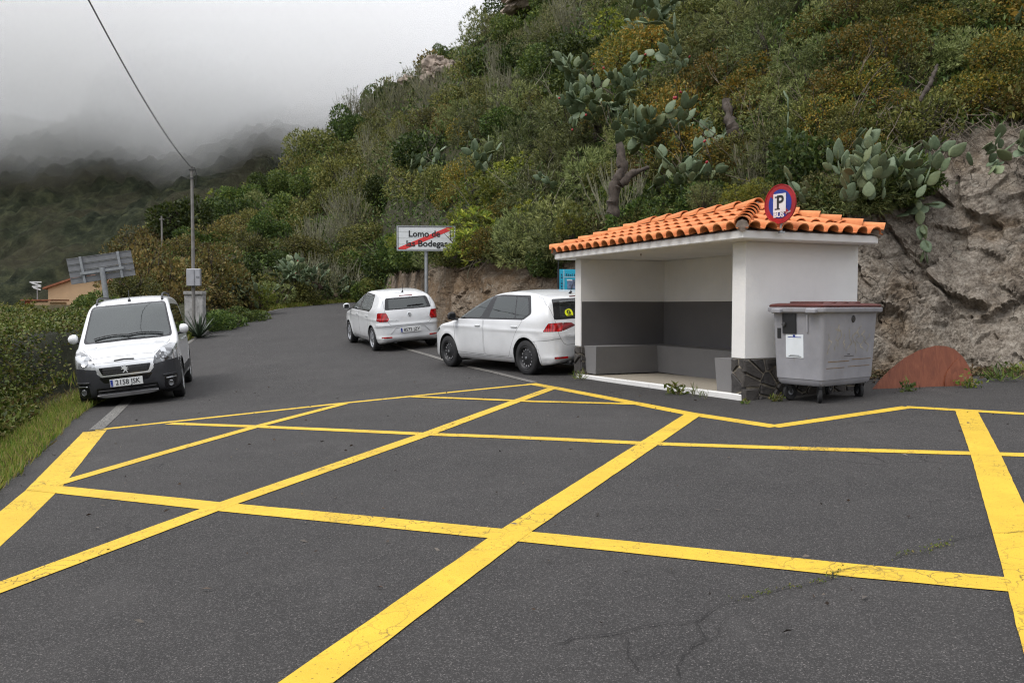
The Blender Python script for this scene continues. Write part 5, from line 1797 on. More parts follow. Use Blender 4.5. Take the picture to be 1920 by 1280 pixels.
# ---- the people carrier facing the camera
mpv = dict(
    side=[(2.05, .20), (2.20, .24), (2.27, .38), (2.29, .58), (2.27, .74), (2.17, .86), (2.02, .94), (1.66, 1.00), (1.46, 1.06), (1.36, 1.095), (.97, 1.40), (.66, 1.62), (.45, 1.70), (.05, 1.77), (-.6, 1.80), (-1.5, 1.785), (-1.95, 1.74), (-2.03, 1.60), (-2.08, 1.1), (-2.12, .8), (-2.13, .5), (-2.05, .28), (-1.8, .22)],
    front=[(-.5, .19), (.72, .19), (.84, .26), (.895, .42), (.905, .66), (.90, .85), (.875, 1.04), (.85, 1.12), (.79, 1.40), (.725, 1.66), (.66, 1.76), (.45, 1.86), (-.5, 1.95)],
    plan=[(2.29, -.4), (2.29, .25), (2.25, .52), (2.12, .75), (1.90, .855), (1.4, .895), (.4, .905), (-1.4, .90), (-1.95, .85), (-2.1, .7), (-2.13, .4), (-2.13, -.4)],
    x0=-2.13, x1=2.29, w=.905, h=1.79, xf=1.364, xr=-1.364, wr=.318, ar=.375, track=1.54, rim=.205, crease=.92, k=.06, bow_f=.13, flare=.016,
    ws=[(-.74, 1.075), (.74, 1.075), (.64, 1.635), (-.64, 1.635)], seats=[(.15, (.38, -.38)), (-.85, (.42, 0, -.42))], seat_z=.55, seat_h=.88, dash=1.20, dash_z=1.08)
def mpv_build():
    sp = mpv
    root = empty('people_carrier'); tag(root, 'white people carrier with dark bumper and plate 2158 JSK parked on the grass verge', 'car')
    c = Car(sp); ar = sp['ar']
    for cx in (sp['xf'], sp['xr']):
        P = [(cx + ar * math.cos(R(a)), sp['wr'] + ar * math.sin(R(a))) for a in range(-20, 201, 11)]
        c.region('wheel_arch', 'side', [(cx + ar, .0)] + P[2:-2] + [(cx - ar, .0)], M_INNER, r=0, delete=True)
    hi = lambda cc, n: cc.z > .7
    c.region('windscreen', 'front', sp['ws'], M_GLASS, lambda cc, n: n.z > .3 and cc.z > 1.0 and cc.x < 1.5, r=.07, mirror=False)
    c.region('windscreen_frit', 'front', [(-.775, 1.045), (.775, 1.045), (.665, 1.66), (-.665, 1.66)], M_GLOSSBLK, lambda cc, n: n.z > .3 and cc.z > .97 and cc.x < 1.5, r=.07, mirror=False)
    for P in ([(1.02, 1.08), (.22, 1.08), (.14, 1.56), (.40, 1.56), (.60, 1.48)], [(.10, 1.08), (-.85, 1.08), (-.85, 1.57), (.04, 1.57)], [(-.95, 1.08), (-1.75, 1.10), (-1.68, 1.54), (-.95, 1.57)]):
        c.region('window', 'side', P, M_DGLASS, hi, r=.04)
    c.region('window_surround', 'side', [(1.15, 1.045), (-1.80, 1.06), (-1.72, 1.585), (.45, 1.60), (.66, 1.51)], M_GLOSSBLK, hi, r=.05)
    c.region('rear_window', 'rear', [(-.62, 1.08), (.62, 1.08), (.56, 1.60), (-.56, 1.60)], M_DGLASS, r=.06, mirror=False)
    c.region('tail_light', 'rear', [(.87, .70), (.70, .70), (.70, 1.15), (.86, 1.15)], M_TAIL, r=.02)
    # headlights: seen from the front and wrapping to the side
    hp = [(.455, .645), (.80, .70), (.845, .90), (.76, .955), (.62, .90), (.50, .78)]
    c.region('headlight', 'front', [(.455, .655), (.88, .705), (.885, .90), (.78, .955), (.63, .905), (.50, .79)], M_HEAD, lambda cc, n: True, r=.03)
    # grille group
    c.region('grille', 'front', [(-.375, .56), (.375, .56), (.43, .68), (-.43, .68)], M_GLOSSBLK, r=.03, mirror=False)
    c.region('grille_frame', 'front', [(-.405, .530), (.405, .530), (.475, .65), (.485, .745), (-.485, .745), (-.475, .65)], M_CHROME, r=.03, mirror=False)
    c.region('upper_intake', 'front', [(-.36, .43), (.36, .43), (.44, .525), (-.44, .525)], M_GLOSSBLK, r=.03, mirror=False)
    c.region('lower_intake', 'front', [(-.52, .23), (.52, .23), (.50, .36), (-.50, .36)], M_GLOSSBLK, r=.02, mirror=False)
    c.region('fog_recess', 'front', [(.60, .24), (.80, .26), (.84, .44), (.62, .44)], M_GLOSSBLK, r=.04)
    c.region('bumper', 'front', [(-.95, .15), (.95, .15), (.95, .71), (.88, .70), (.455, .65), (.47, .60), (.40, .53), (-.40, .53), (-.47, .60), (-.455, .65), (-.88, .70), (-.95, .71)], M_CLAD, lambda cc, n: cc.x > 1.5, r=.02, mirror=False)
    c.region('bumper_corner', 'side', [(2.4, .15), (1.70, .15), (1.70, .58), (1.86, .68), (2.4, .71)], M_CLAD, lambda cc, n: cc.x > 1.5, r=.01)
    c.region('cladding', 'side', [(1.0, .34), (-1.0, .34), (-1.0, .50), (1.0, .50)], M_CLAD, r=.02)
    c.region('sill', 'side', [(.99, .15), (-.99, .15), (-.99, .26), (.99, .26)], M_CLAD, r=.01)
    for P in ([(1.02, .27), (.16, .27), (.16, 1.06), (1.10, 1.05), (1.08, .85)], [(.13, .27), (-.90, .27), (-.90, 1.06), (.13, 1.06)]): c.region('door', 'side', P, M_PAINT, r=.04, gap=.0028)
    c.region('hood', 'top', [(2.19, 0), (2.15, .5), (2.0, .60), (1.75, .70), (1.44, .74), (1.38, .4), (1.36, 0), (1.38, -.4), (1.44, -.74), (1.75, -.70), (2.0, -.60), (2.15, -.5)], M_PAINT, lambda cc, n: cc.x > 1.2 and cc.z > .75, r=.05, gap=.0028, mirror=False)
    c.region('roof', 'top', [(.5, .60), (-1.9, .60), (-1.9, -.60), (.5, -.60)], M_PAINT, lambda cc, n: cc.z > 1.6, r=.05, gap=.002, mirror=False)
    ob = c.split(root)
    wheel_wells(root, sp); seats(root, sp)
    for x in (sp['xf'], sp['xr']):
        for sg in (1, -1): wheel(root, x, sg * .775, sp, 'alloy')
    for sg in (1, -1): mirror(root, 1.02, sg * .85, 1.14, sg)
    for o in ob.get('door', []):
        b = [V3(q) for q in o.bound_box]; sg = 1 if (b[0].y + b[6].y) > 0 else -1
        handle(o, c, min(q.x for q in b) + .16, .95, sg)
    S = lambda y, z: c.surf((3.2, y, z), (-1, 0, 0))
    gr = ob['grille'][0]
    for z in (.585, .615, .645):
        pts = [S(y, z)[0] + V3((.010, 0, 0)) for y in np.linspace(-.36, .36, 9)]
        m = MB(); m.tube(pts, .0085, 6); m.build('grille_bar', M_TRIM, gr, smooth=True)
    for z in (.27, .315):
        pts = [S(y, z)[0] + V3((.010, 0, 0)) for y in np.linspace(-.47, .47, 9)]
        m = MB(); m.tube(pts, .008, 6); m.build('intake_bar', M_TRIM, ob['lower_intake'][0], smooth=True)
    # slim vent in the hood edge
    pts = [S(y, .785 - .012 * abs(y) / .16)[0] + V3((.002, 0, 0)) for y in np.linspace(-.16, .16, 7)]
    m = MB(); m.tube(pts, .012, 6); m.build('hood_vent', M_TRIM, root, smooth=True)
    # emblem: a rampant beast, drawn as a plain bright silhouette
    p, n = S(0, .63)
    Mx = frame(p + V3((.016, 0, 0)), (0, 1, 0), (1, 0, .05))
    body = [(-.012, .062), (.012, .066), (.022, .052), (.016, .040), (.026, .026), (.052, .030), (.056, .022), (.030, .010), (.034, .0), (.058, -.002), (.058, -.011), (.026, -.014), (.030, -.030), (.046, -.050), (.040, -.060), (.022, -.046), (.008, -.026), (-.010, -.044), (-.030, -.060), (-.040, -.054), (-.022, -.032), (-.014, -.010), (-.030, .004), (-.052, -.008), (-.058, .002), (-.036, .020), (-.056, .036), (-.048, .046), (-.026, .034), (-.018, .044)]
    m = MB(); m.prism(body, 0, .008, Mx); m.build('emblem', M_CHROME, root)
    p, n = S(0, .425)
    number_plate(root, p + V3((.012, 0, 0)), V3((1, 0, .04)), (0, 1, 0), '2158 JSK')
    # skid plate
    m = MB(); vs = []; ys = np.linspace(-.50, .50, 13)
    for y in ys:
        a, n = S(y, .265); b_, n = S(y, .235)
        e = .03 * (abs(y) / .5) ** 6
        vs += [a + V3((.012, 0, -e * .3)), a + V3((.034, 0, -.012 - e * .3)), b_ + V3((.034, 0, -.035 + e)), b_ + V3((-.05, 0, -.05 + e))]
    fs = []
    for i in range(len(ys) - 1):
        for k in range(3): fs.append((i * 4 + k, i * 4 + k + 1, (i + 1) * 4 + k + 1, (i + 1) * 4 + k))
    m.add(vs, fs); sk = m.build('skid_plate', M_SILVERP, root, smooth=True, angle=30)
    for y in (-.36, -.12, .12, .36):
        p, n = S(y, .232); m = MB(); m.box(p + V3((.034, 0, -.012)), (.02, .13, .026), bev=.009); m.build('skid_rib', M_SILVERP, sk)
    # fog lamps and day lights
    for sg in (1, -1):
        p, n = S(sg * .71, .315)
        Mf_ = frame(p + V3((.004, 0, 0)), (0, 1, 0), (1, sg * .25, 0))
        m = MB(); m.lathe([(0, .010), (.030, .008), (.042, .014), (.048, .008), (.048, 0)], 20, Mf_); m.build('fog_light', M_HEAD, root, smooth=True)
        pts = [S(sg * y, .405 + .01 * (y - .62))[0] + V3((.006, 0, 0)) for y in np.linspace(.64, .80, 5)]
        m = MB(); m.tube(pts, .010, 6); m.build('day_light', M_HEAD, root, smooth=True)
        pts = [S(sg * y, .462 + .02 * (y - .6))[0] + V3((.010, 0, 0)) for y in np.linspace(.60, .83, 6)]
        m = MB(); m.tube(pts, .012, 6); m.build('fog_trim', M_CLAD, root, smooth=True)
        # headlamp reflector bowl
        p, n = S(sg * .645, .775); m = MB(); m.lathe([(0, .002), (.03, .003), (.058, .008), (.066, .002)], 22, frame(p + n * .001, (0, 1, 0), n)); m.build('lamp_bowl', M_HEAD, root, smooth=True)
        # roof rail
        m = MB(); pts = []
        for x in np.linspace(.38, -1.7, 12):
            p, n = c.surf((x, sg * .60, 2.4), (0, 0, -1)); e = .055 if .35 > x > -1.65 else .0
            pts.append(p + V3((0, 0, e)))
        m.tube(pts, .022, 8); m.build('roof_rail', M_TRIM, root, smooth=True)
    a, n = c.surf((1.27, 0, 3), (0, 0, -1))
    for (y0, y1) in ((.62, .02), (.02, -.58)):
        pts = []
        for t in np.linspace(0, 1, 6):
            y = y0 + (y1 - y0) * t; p, n = c.surf((1.33 - .13 * y * y - .03 * math.sin(t * 3), y, 3), (0, 0, -1)); pts.append(p + n * .02)
        m = MB(); m.tube(pts, .011, 6); m.build('wiper', M_BLACK, root)
    p, n = c.surf((.42, 0, 3), (0, 0, -1)); m = MB(); m.tube([p, p + V3((-.02, 0, .03))], .028, 8); m.tube([p + V3((-.01, 0, .02)), p + V3((-.10, 0, .20))], .008, 6); m.build('aerial', M_BLACK, root)
    m = MB(); m.box((.66, 0, 1.53), (.05, .20, .07), bev=.02); m.build('rear_view_mirror', M_TRIM, root)
    # stand it on the verge
    fr = gnd(339, 742); d = V3((.324, -.946, 0)).normalized(); left = V3((-d.y, d.x, 0))
    fa = V3((fr.x + .11, fr.y, 0)) - left * .80
    put_car(root, fa, fa - d * 2.728, sp, .77)
    root.scale = (1, .89, 1)
    return root
mpv_build()
# ------------------------------------------------------------------ vegetation
def leaf_mat(name, cols, rough=.6, trans=.25):
    """each leaf its own shade (per island), each plant a slight shift"""
    t = NT(name)
    ge = t.n('NewGeometry'); oi = t.n('ObjectInfo')
    n = len(cols)
    c = t.ramp(ge.outputs['Random Per Island'], [((i + .5) / n if n > 1 else .5, k) for i, k in enumerate(cols)])
    hs = t.n('HueSaturation'); t.l(c, hs.inputs['Color'])
    mr = t.n('MapRange'); mr.inputs['To Min'].default_value = .50; mr.inputs['To Max'].default_value = 1.45
    t.l(oi.outputs['Random'], mr.inputs['Value']); t.l(mr.outputs[0], hs.inputs['Value'])
    m2 = t.n('MapRange'); m2.inputs['To Min'].default_value = .485; m2.inputs['To Max'].default_value = .512
    ml = t.math('FRACT', t.math('MULTIPLY', oi.outputs['Random'], 7.31)); t.l(ml, m2.inputs['Value']); t.l(m2.outputs[0], hs.inputs['Hue'])
    b = t.n('BsdfPrincipled'); t.l(hs.outputs[0], b.inputs['Base Color']); b.inputs['Roughness'].default_value = rough; b.inputs['Specular IOR Level'].default_value = .3
    tr = t.n('BsdfTranslucent'); t.l(hs.outputs[0], tr.inputs[0])
    mx = t.n('MixShader'); mx.inputs[0].default_value = trans
    t.l(b.outputs[0], mx.inputs[1]); t.l(tr.outputs[0], mx.inputs[2]); t.l(mx.outputs[0], t.out.inputs['Surface'])
    return t.m
M_BARK = simple('grey_brown_bark', (.058, .046, .037), .95, var=.45, scale=10, bump=.5)
M_TWIG = simple('lichen_covered_twigs', (.20, .195, .13), .95, var=.35, scale=6)
M_DRYTWIG = simple('dry_pale_twigs', (.16, .13, .10), .95, var=.4, scale=6)
SPEC = {
    'dark_shrub': leaf_mat('dark_evergreen_leaves', [(0.034, 0.059, 0.014), (0.064, 0.106, 0.022), (0.120, 0.158, 0.033)]),
    'grey_broom': leaf_mat('grey_green_broom_leaves', [(0.084, 0.103, 0.037), (0.160, 0.188, 0.063), (0.266, 0.293, 0.109)]),
    'olive_shrub': leaf_mat('olive_leaves', [(0.064, 0.072, 0.019), (0.122, 0.133, 0.032), (0.207, 0.202, 0.053)]),
    'yellow_green_shrub': leaf_mat('yellow_green_leaves', [(0.117, 0.156, 0.024), (0.220, 0.260, 0.036), (0.337, 0.336, 0.049)]),
    'rusty_shrub': leaf_mat('rusty_leaves', [(0.071, 0.057, 0.019), (0.135, 0.097, 0.028), (0.212, 0.156, 0.046), (0.099, 0.112, 0.035)]),
    'amber_shrub': leaf_mat('amber_leaves', [(0.107, 0.103, 0.022), (0.212, 0.164, 0.026), (0.318, 0.207, 0.029), (0.107, 0.139, 0.031)]),
    'twig_bush': leaf_mat('sparse_grey_leaves', [(0.117, 0.120, 0.044), (0.226, 0.221, 0.092)]),
}
def leaves(P, D, L, W, r_, fold=.25):
    """one folded diamond per leaf"""
    n = len(P)
    D = D / np.maximum(np.linalg.norm(D, axis=1, keepdims=True), 1e-6)
    A = r_.normal(size=(n, 3)); S = np.cross(D, A); S /= np.maximum(np.linalg.norm(S, axis=1, keepdims=True), 1e-6)
    N = np.cross(S, D)
    L = np.broadcast_to(L, n)[:, None]; W = np.broadcast_to(W, n)[:, None]
    mid = P + D * L * .45
    V = np.stack([P, mid + S * W * .5 + N * W * fold, P + D * L, mid - S * W * .5 + N * W * fold], 1).reshape(-1, 3)
    return V, np.arange(n * 4).reshape(n, 4)
def unit(n, r_):
    v = r_.normal(size=(n, 3)); return v / np.linalg.norm(v, axis=1, keepdims=True)

def crown_pts(n, r_, k=9, flat=.8, fill=.24):
    """points on the shells of clumps that make up a crown of about unit radius"""
    C = unit(k, r_) * r_.uniform(.35, .80, (k, 1)); C[:, 2] = np.abs(C[:, 2]) * flat + .12
    Rr = r_.uniform(.26, .48, k)
    w = Rr ** 2; idx = r_.choice(k, n, p=w / w.sum())
    U = unit(n, r_)
    rad = Rr[idx] * (1 - fill * r_.random(n) ** 1.6)
    P = C[idx] + U * rad[:, None]; P[:, 2] = np.where(P[:, 2] < .0, P[:, 2] * .3, P[:, 2])
    return P, U
def proto(spec, seed, n, lod=1.0):
    r_ = np.random.default_rng(seed)
    if spec == 'grey_broom':
        m = int(n / 7); P, U = crown_pts(m, r_, 12, .85)
        P = np.repeat(P, 7, 0); D = np.repeat(U, 7, 0) * .8 + unit(len(P), r_) * .75 + np.array([0, 0, .35])
        return leaves(P, D, r_.uniform(.07, .17, len(P)) * lod, .020 * lod, r_, .1)
    if spec in ('yellow_green_shrub',):
        m = int(n / 10); P, U = crown_pts(m, r_, 10, .9, .25)
        P = np.repeat(P, 10, 0); D = np.repeat(U, 10, 0) * .55 + unit(len(P), r_) * .85 + np.array([0, 0, .3])
        return leaves(P, D, r_.uniform(.09, .16, len(P)) * lod, .034 * lod, r_, .2)
    if spec == 'twig_bush':
        P, U = crown_pts(n, r_, 9, 1.1)
        return leaves(P, U + unit(n, r_) + np.array([0, 0, .9]), r_.uniform(.05, .13, n) * lod, .016 * lod, r_, .1)
    P, U = crown_pts(n, r_, {'dark_shrub': 8, 'olive_shrub': 11, 'rusty_shrub': 12, 'amber_shrub': 13}[spec], .85)
    lw = {'dark_shrub': (.105, .056), 'olive_shrub': (.088, .040), 'rusty_shrub': (.085, .045), 'amber_shrub': (.072, .044)}[spec]
    return leaves(P, U * .7 + unit(n, r_) * .8 + np.array([0, 0, .25]), r_.uniform(.6, 1.3, n) * lw[0] * lod, lw[1] * lod, r_, .2)
def branch_mesh(name, seed, n, mat, rise=.9, thin=.014, spread=.55, sub=3):
    r = random.Random(seed); m = MB()
    for i in range(n):
        a = r.uniform(0, 6.28); d = V3((math.cos(a) * spread * r.uniform(.3, 1.2), math.sin(a) * spread * r.uniform(.3, 1.2), 1)).normalized()
        p = V3((r.uniform(-.08, .08), r.uniform(-.08, .08), -.15)); pts = [p.copy()]
        for k in range(5):
            p = p + d * rise * .24; d = (d + V3((r.uniform(-.22, .22), r.uniform(-.22, .22), r.uniform(-.05, .15)))).normalized(); pts.append(p.copy())
        m.tube(pts, [thin * 1.6, thin * 1.3, thin, thin * .7, thin * .5, thin * .25], 4, cap=False)
        for s in range(sub):
            q = pts[r.randint(1, 4)]; dd = (d + V3((r.uniform(-.8, .8), r.uniform(-.8, .8), r.uniform(0, .6)))).normalized()
            m.tube([q, q + dd * rise * .2, q + (dd + V3((0, 0, .3))) * rise * .38], [thin * .7, thin * .5, thin * .2], 3, cap=False)
    return m.mesh(name, mat)
PROTO = {}
for k_, sp_ in enumerate(SPEC):
    ms = []
    for v_ in range(3):
        n_ = {'grey_broom': 5200, 'yellow_green_shrub': 2600, 'twig_bush': 1100}.get(sp_, 3600)
        V, Fq = proto(sp_, 100 + k_ * 10 + v_, n_)
        fm = mesh_np('foliage', V, Fq, [SPEC[sp_]])
        tw = sp_ == 'twig_bush'
        bm_ = branch_mesh('branches', 40 + k_ * 5 + v_, 34 if tw else 9, M_TWIG if tw else M_BARK, 1.05 if tw else .85, .012 if tw else .016, .75 if tw else .8, 6 if tw else 3)
        ms.append((fm, bm_))
    PROTO[sp_] = ms
def shrub(spec, loc, r, label, group=None, cat='shrub', hz=1.0, tilt=None):
    fm, bm_ = PROTO[spec][rnd.randrange(3)]
    o = bpy.data.objects.new(spec, fm); link(o)
    o.location = loc; o.scale = (r * rnd.uniform(.9, 1.15), r * rnd.uniform(.9, 1.15), r * hz * rnd.uniform(.85, 1.15))
    o.rotation_euler = ((tilt or 0) + rnd.uniform(-.12, .12), rnd.uniform(-.12, .12), rnd.uniform(0, 6.28))
    b = bpy.data.objects.new('branches', bm_); link(b, o)
    tag(o, label, cat, group)
    return o

# ---- scatter over the hillside: the 300 that show largest are things, the rest one mass
HLAB = {
    'dark_shrub': ('dark green bushy shrub growing on the steep hillside', 'dark evergreen shrubs on the hillside'),
    'grey_broom': ('grey-green fine-leaved broom shrub growing on the steep hillside', 'grey-green broom shrubs on the hillside'),
    'olive_shrub': ('olive-green small-leaved shrub growing on the steep hillside', 'olive shrubs on the hillside'),
    'yellow_green_shrub': ('bright yellow-green rosette-leaved shrub growing on the steep hillside', 'yellow-green shrubs on the hillside'),
    'rusty_shrub': ('rust-brown leaved shrub growing on the steep hillside', 'rusty shrubs on the hillside'),
    'amber_shrub': ('amber and orange tinged shrub growing on the steep hillside', 'amber shrubs on the hillside'),
    'twig_bush': ('bare upright twiggy bush covered in pale lichen on the hillside', 'twiggy bushes on the hillside'),
}
def pick(u, py, d):
    """which shrub grows where, from what stands in the photograph"""
    n = mn.noise(V3((u * .006, py * .008, 2.0))); q = rnd.random()
    if u > 1240 and py < 330:                        # big fine-leaved broom thicket above the shelter
        if u > 1560: return 'amber_shrub' if q < .40 else ('olive_shrub' if q < .72 else 'grey_broom')
        if py < 210: return 'grey_broom' if q < .74 else ('olive_shrub' if q < .92 else 'amber_shrub')
        return 'amber_shrub' if q < .32 else ('grey_broom' if q < .62 else 'olive_shrub')
    if 1100 < u < 1260 and 60 < py < 260: return 'amber_shrub' if q < .5 else ('yellow_green_shrub' if q < .62 else 'olive_shrub')
    if 850 < u < 1010 and py > 270: return 'yellow_green_shrub' if q < .38 else ('amber_shrub' if q < .55 else 'grey_broom')
    if 960 < u < 1130 and py > 200: return 'grey_broom' if q < .65 else 'olive_shrub'
    if 640 < u < 830 and 160 < py < 420: return 'twig_bush' if q < .42 else ('dark_shrub' if q < .6 else 'olive_shrub')
    if 900 < u < 1080 and py < 170: return 'twig_bush' if q < .35 else ('grey_broom' if q < .6 else 'dark_shrub')
    if u < 470 and py > 430: return 'rusty_shrub' if q < .52 else ('olive_shrub' if q < .8 else 'dark_shrub')
    if n > .12: return 'dark_shrub' if q < .7 else 'olive_shrub'
    if n < -.15: return 'grey_broom' if q < .45 else ('twig_bush' if q < .62 else 'olive_shrub')
    return 'olive_shrub' if q < .38 else ('rusty_shrub' if q < .55 else ('dark_shrub' if q < .8 else 'grey_broom'))
# where the prickly pears, trunks and signs stand, the shrubs leave room (bearing, elevation, half sizes)
ROOM = [(1095, 190, 72, 95), (1218, 55, 58, 52), (1225, 250, 75, 80), (1265, 140, 42, 34), (1275, 345, 42, 52), (1190, 225, 40, 50), (1235, 360, 30, 40), (1660, 320, 40, 45), (1310, 300, 25, 45), (1065, 358, 34, 20), (1160, 340, 32, 70), (1875, 60, 30, 45), (1595, 365, 70, 55), (1520, 350, 40, 40), (1720, 345, 60, 50), (1860, 210, 65, 70), (1742, 160, 22, 45),
        (815, 318, 34, 24), (905, 325, 26, 20), (772, 352, 26, 22), (570, 505, 75, 60), (450, 530, 40, 34), (640, 510, 45, 50), (800, 448, 66, 34), (826, 162, 30, 28), (1000, 26, 50, 22)]
cand = []; grid_ = {}
tries = 0
while tries < 60000:
    tries += 1
    u = rnd.uniform(150, 2350); py = rnd.uniform(-130, 575)
    if u > 1700 and py > 250 - (u - 1700) * .1: continue
    h = hill_hit(u, py)
    if h is None: continue
    p, s = h
    if u > 715 and s < .004 and rnd.random() < .6: continue
    d = p.y
    rad = float(np.interp(d, [13, 20, 35, 60, 110], [.70, 1.0, 1.5, 2.1, 2.8])) * rnd.uniform(.65, 1.3)
    rp = rad * F / d
    if any(abs(u - a_) < c_ + rp * .35 and abs(py + rp * .35 - b_) < d_ + rp * .35 for a_, b_, c_, d_ in ROOM) and (rnd.random() < .95 or (700 < u < 900 and py > 380)): continue
    key = (int(u // 60), int(py // 60)); okk = True
    for i in (-2, -1, 0, 1, 2):
        for j in (-2, -1, 0, 1, 2):
            for (u2, p2, r2) in grid_.get((key[0] + i, key[1] + j), ()):
                if (u - u2) ** 2 + (py - p2) ** 2 < (.30 * (rp + r2)) ** 2: okk = False; break
            if not okk: break
        if not okk: break
    if not okk: continue
    grid_.setdefault(key, []).append((u, py, rp))
    cand.append((rp if -40 < u < 1960 and py > -40 else 0, u, py, p, rad))
cand.sort(key=lambda c: -c[0])
N_THINGS = 290
for k, (rp, u, py, p, rad) in enumerate(cand[:N_THINGS]):
    sp_ = pick(u, py, p.y)
    lab, grp = HLAB[sp_]
    pl_ = 'high up near the ridge' if p.y > 55 else 'beyond the road bend' if u < 640 else 'above the parked cars' if u < 1030 else 'above the shelter roof' if u < 1480 else 'above the bare rock face at the right'
    lab = lab.replace('on the steep hillside', pl_).replace('on the hillside', pl_); grp = grp.replace('on the hillside', pl_)
    shrub(sp_, p - V3((0, 0, rad * .22)), rad, lab, grp, hz=1.25 if sp_ == 'twig_bush' else rnd.uniform(.85, 1.1))
far = {}
for (rp, u, py, p, rad) in cand[N_THINGS:]:
    far.setdefault(pick(u, py, p.y), []).append((p, rad))
for k_, (sp_, L_) in enumerate(far.items()):
    Vs = []; base = [proto(sp_, 500 + k_ * 7 + v_, 900, 1.75)[0] for v_ in range(2)]
    for p, rad in L_:
        V = base[rnd.randrange(2)]; a = rnd.uniform(0, 6.28)
        c_, s_ = math.cos(a), math.sin(a)
        Q = np.stack([V[:, 0] * c_ - V[:, 1] * s_, V[:, 0] * s_ + V[:, 1] * c_, V[:, 2] * rnd.uniform(.85, 1.2)], 1) * rad
        Vs.append(Q + np.array([p.x, p.y, p.z - rad * .22]))
    Vs = np.concatenate(Vs)
    tag(obj_np('hillside_scrub', Vs, np.arange(len(Vs)).reshape(-1, 4), SPEC[sp_]), kind='stuff')

# ---- low ground cover and dry stalks between the shrubs
P = []; Sz = []
r_ = np.random.default_rng(5)
for i in range(17000):
    u = rnd.uniform(150, 2000); py = rnd.uniform(-40, 575)
    h = hill_hit(u, py)
    if h is None or (u > 1720 and py > 250): continue
    P.append(tuple(h[0])); Sz.append(h[0].y)
P = np.array(P); Sz = np.array(Sz)
P = np.repeat(P, 9, 0); Sz = np.repeat(Sz, 9)
P += r_.normal(size=P.shape) * (Sz * .011)[:, None] * np.array([1, 1, .5])
V, Fq = leaves(P, unit(len(P), r_) + np.array([0, -.2, .9]), r_.uniform(.5, 1.5, len(P)) * (.05 + Sz * .0040), (.02 + Sz * .0016), r_)
tag(obj_np('undergrowth', V, Fq, SPEC['dark_shrub']), kind='stuff')  # dark leaf colour paints shade into the gaps between the shrubs

# ---- rock outcrops near the ridge
M_CRAG = simple('pale_weathered_crag', (.27, .22, .18), .95, var=.55, scale=1.6, bump=.8)
def outcrop(u, py, w, h, seed, label):
    hh = hill_hit(u, py)
    if hh is None: return
    p = hh[0]; W = w * p.y / F / 2; Hh = h * p.y / F / 2
    bm = bmesh.new(); bmesh.ops.create_icosphere(bm, subdivisions=5, radius=1)
    for v in bm.verts:
        c = v.co.copy(); q = c * 1.6 + V3((seed, 0, 0))
        d_, pt_ = mn.voronoi(q * 1.3)
        cr = mn.cell_vector(V3(pt_[0]) * 3.3)
        v.co = c * (1 + .30 * mn.fractal(q, 1, 2, 4) + (cr.x - .5) * .35 - max(0, 1 - (d_[1] - d_[0]) / .12) * .12)
        v.co.x *= W; v.co.y *= W * .8; v.co.z *= Hh
    me = bpy.data.meshes.new('rock_outcrop'); bm.to_mesh(me); bm.free()
    me.materials.append(M_CRAG)
    o = link(bpy.data.objects.new('rock_outcrop', me)); o.location = p + V3((0, -W * .75, .5)); o.rotation_euler = (0, -.5, rnd.uniform(-.3, .3))
    tag(o, label, 'rock')
outcrop(826, 166, 66, 62, 1, 'pale rock outcrop standing out on the ridge below the skyline')
outcrop(1000, 26, 120, 60, 2, 'big bare rock crag at the very top of the ridge')
outcrop(768, 186, 56, 40, 3, 'small pale rock patch lower down the ridge, below the pale outcrop')

# ---- prickly pears
def cactus_mat():
    t = NT('prickly_pear_skin'); v = t.coords()
    oi = t.n('ObjectInfo')
    n = t.noise(5, 5, .6, v)
    c = t.ramp(n, [(.3, (.082, .122, .068)), (.7, (.150, .205, .118))])
    c = t.mix(t.ramp(oi.outputs['Random'], [(.0, .0), (.55, .10), (1, .55)]), c, (.19, .21, .085))
    e = t.voro(16, 'F1', v)
    c = t.mix(t.ramp(e, [(.10, .55), (.2, 0)]), c, (.20, .20, .13))
    s = t.noise(9, 7, .72, v)
    c = t.mix(t.ramp(s, [(.64, 0), (.76, .5)]), c, (.16, .125, .075))
    t.bsdf(c, .55, 0, .4, e, .25, .01)
    return t.m
M_CACT = cactus_mat()
M_OLDPAD = simple('dried_old_pad', (.12, .085, .065), .95, var=.35, scale=5)
M_FRUIT = simple('red_cactus_fruit', (.30, .020, .028), .5, var=.25)
def pad_mesh():
    m = MB(); n = 12; secs = []; K = 9
    vs = [(0, 0, 0)]
    for i in range(1, K):
        t = i / K
        w = .31 * math.sin(math.pi * t ** .78) ** .75 * (1.0 if t > .3 else .65 + 1.17 * t)
        th = .055 * math.sin(math.pi * t ** .85) ** .5
        for k in range(n):
            a = 2 * math.pi * k / n
            ca, sa = math.cos(a), math.sin(a)
            vs.append((w * math.copysign(abs(ca) ** .8, ca), th * math.copysign(abs(sa) ** 1.1, sa), t))
    vs.append((0, 0, 1.0))
    fs = [(0, 1 + (k + 1) % n, 1 + k) for k in range(n)]
    for i in range(K - 2):
        for k in range(n): fs.append((1 + i * n + k, 1 + i * n + (k + 1) % n, 1 + (i + 1) * n + (k + 1) % n, 1 + (i + 1) * n + k))
    e = len(vs) - 1
    fs += [(e, 1 + (K - 2) * n + k, 1 + (K - 2) * n + (k + 1) % n) for k in range(n)]
    m.add(vs, fs); return m.mesh('pad', M_CACT, smooth=True, angle=80)
ME_PAD = pad_mesh()
ME_PADOLD = ME_PAD.copy(); ME_PADOLD.materials.clear(); ME_PADOLD.materials.append(M_OLDPAD)
m_ = MB(); m_.lathe([(0, 0), (.35, .15), (.5, .5), (.42, .85), (.2, 1), (0, .93)], 8); ME_FRUIT = m_.mesh('fruit', M_FRUIT, smooth=True, angle=80)
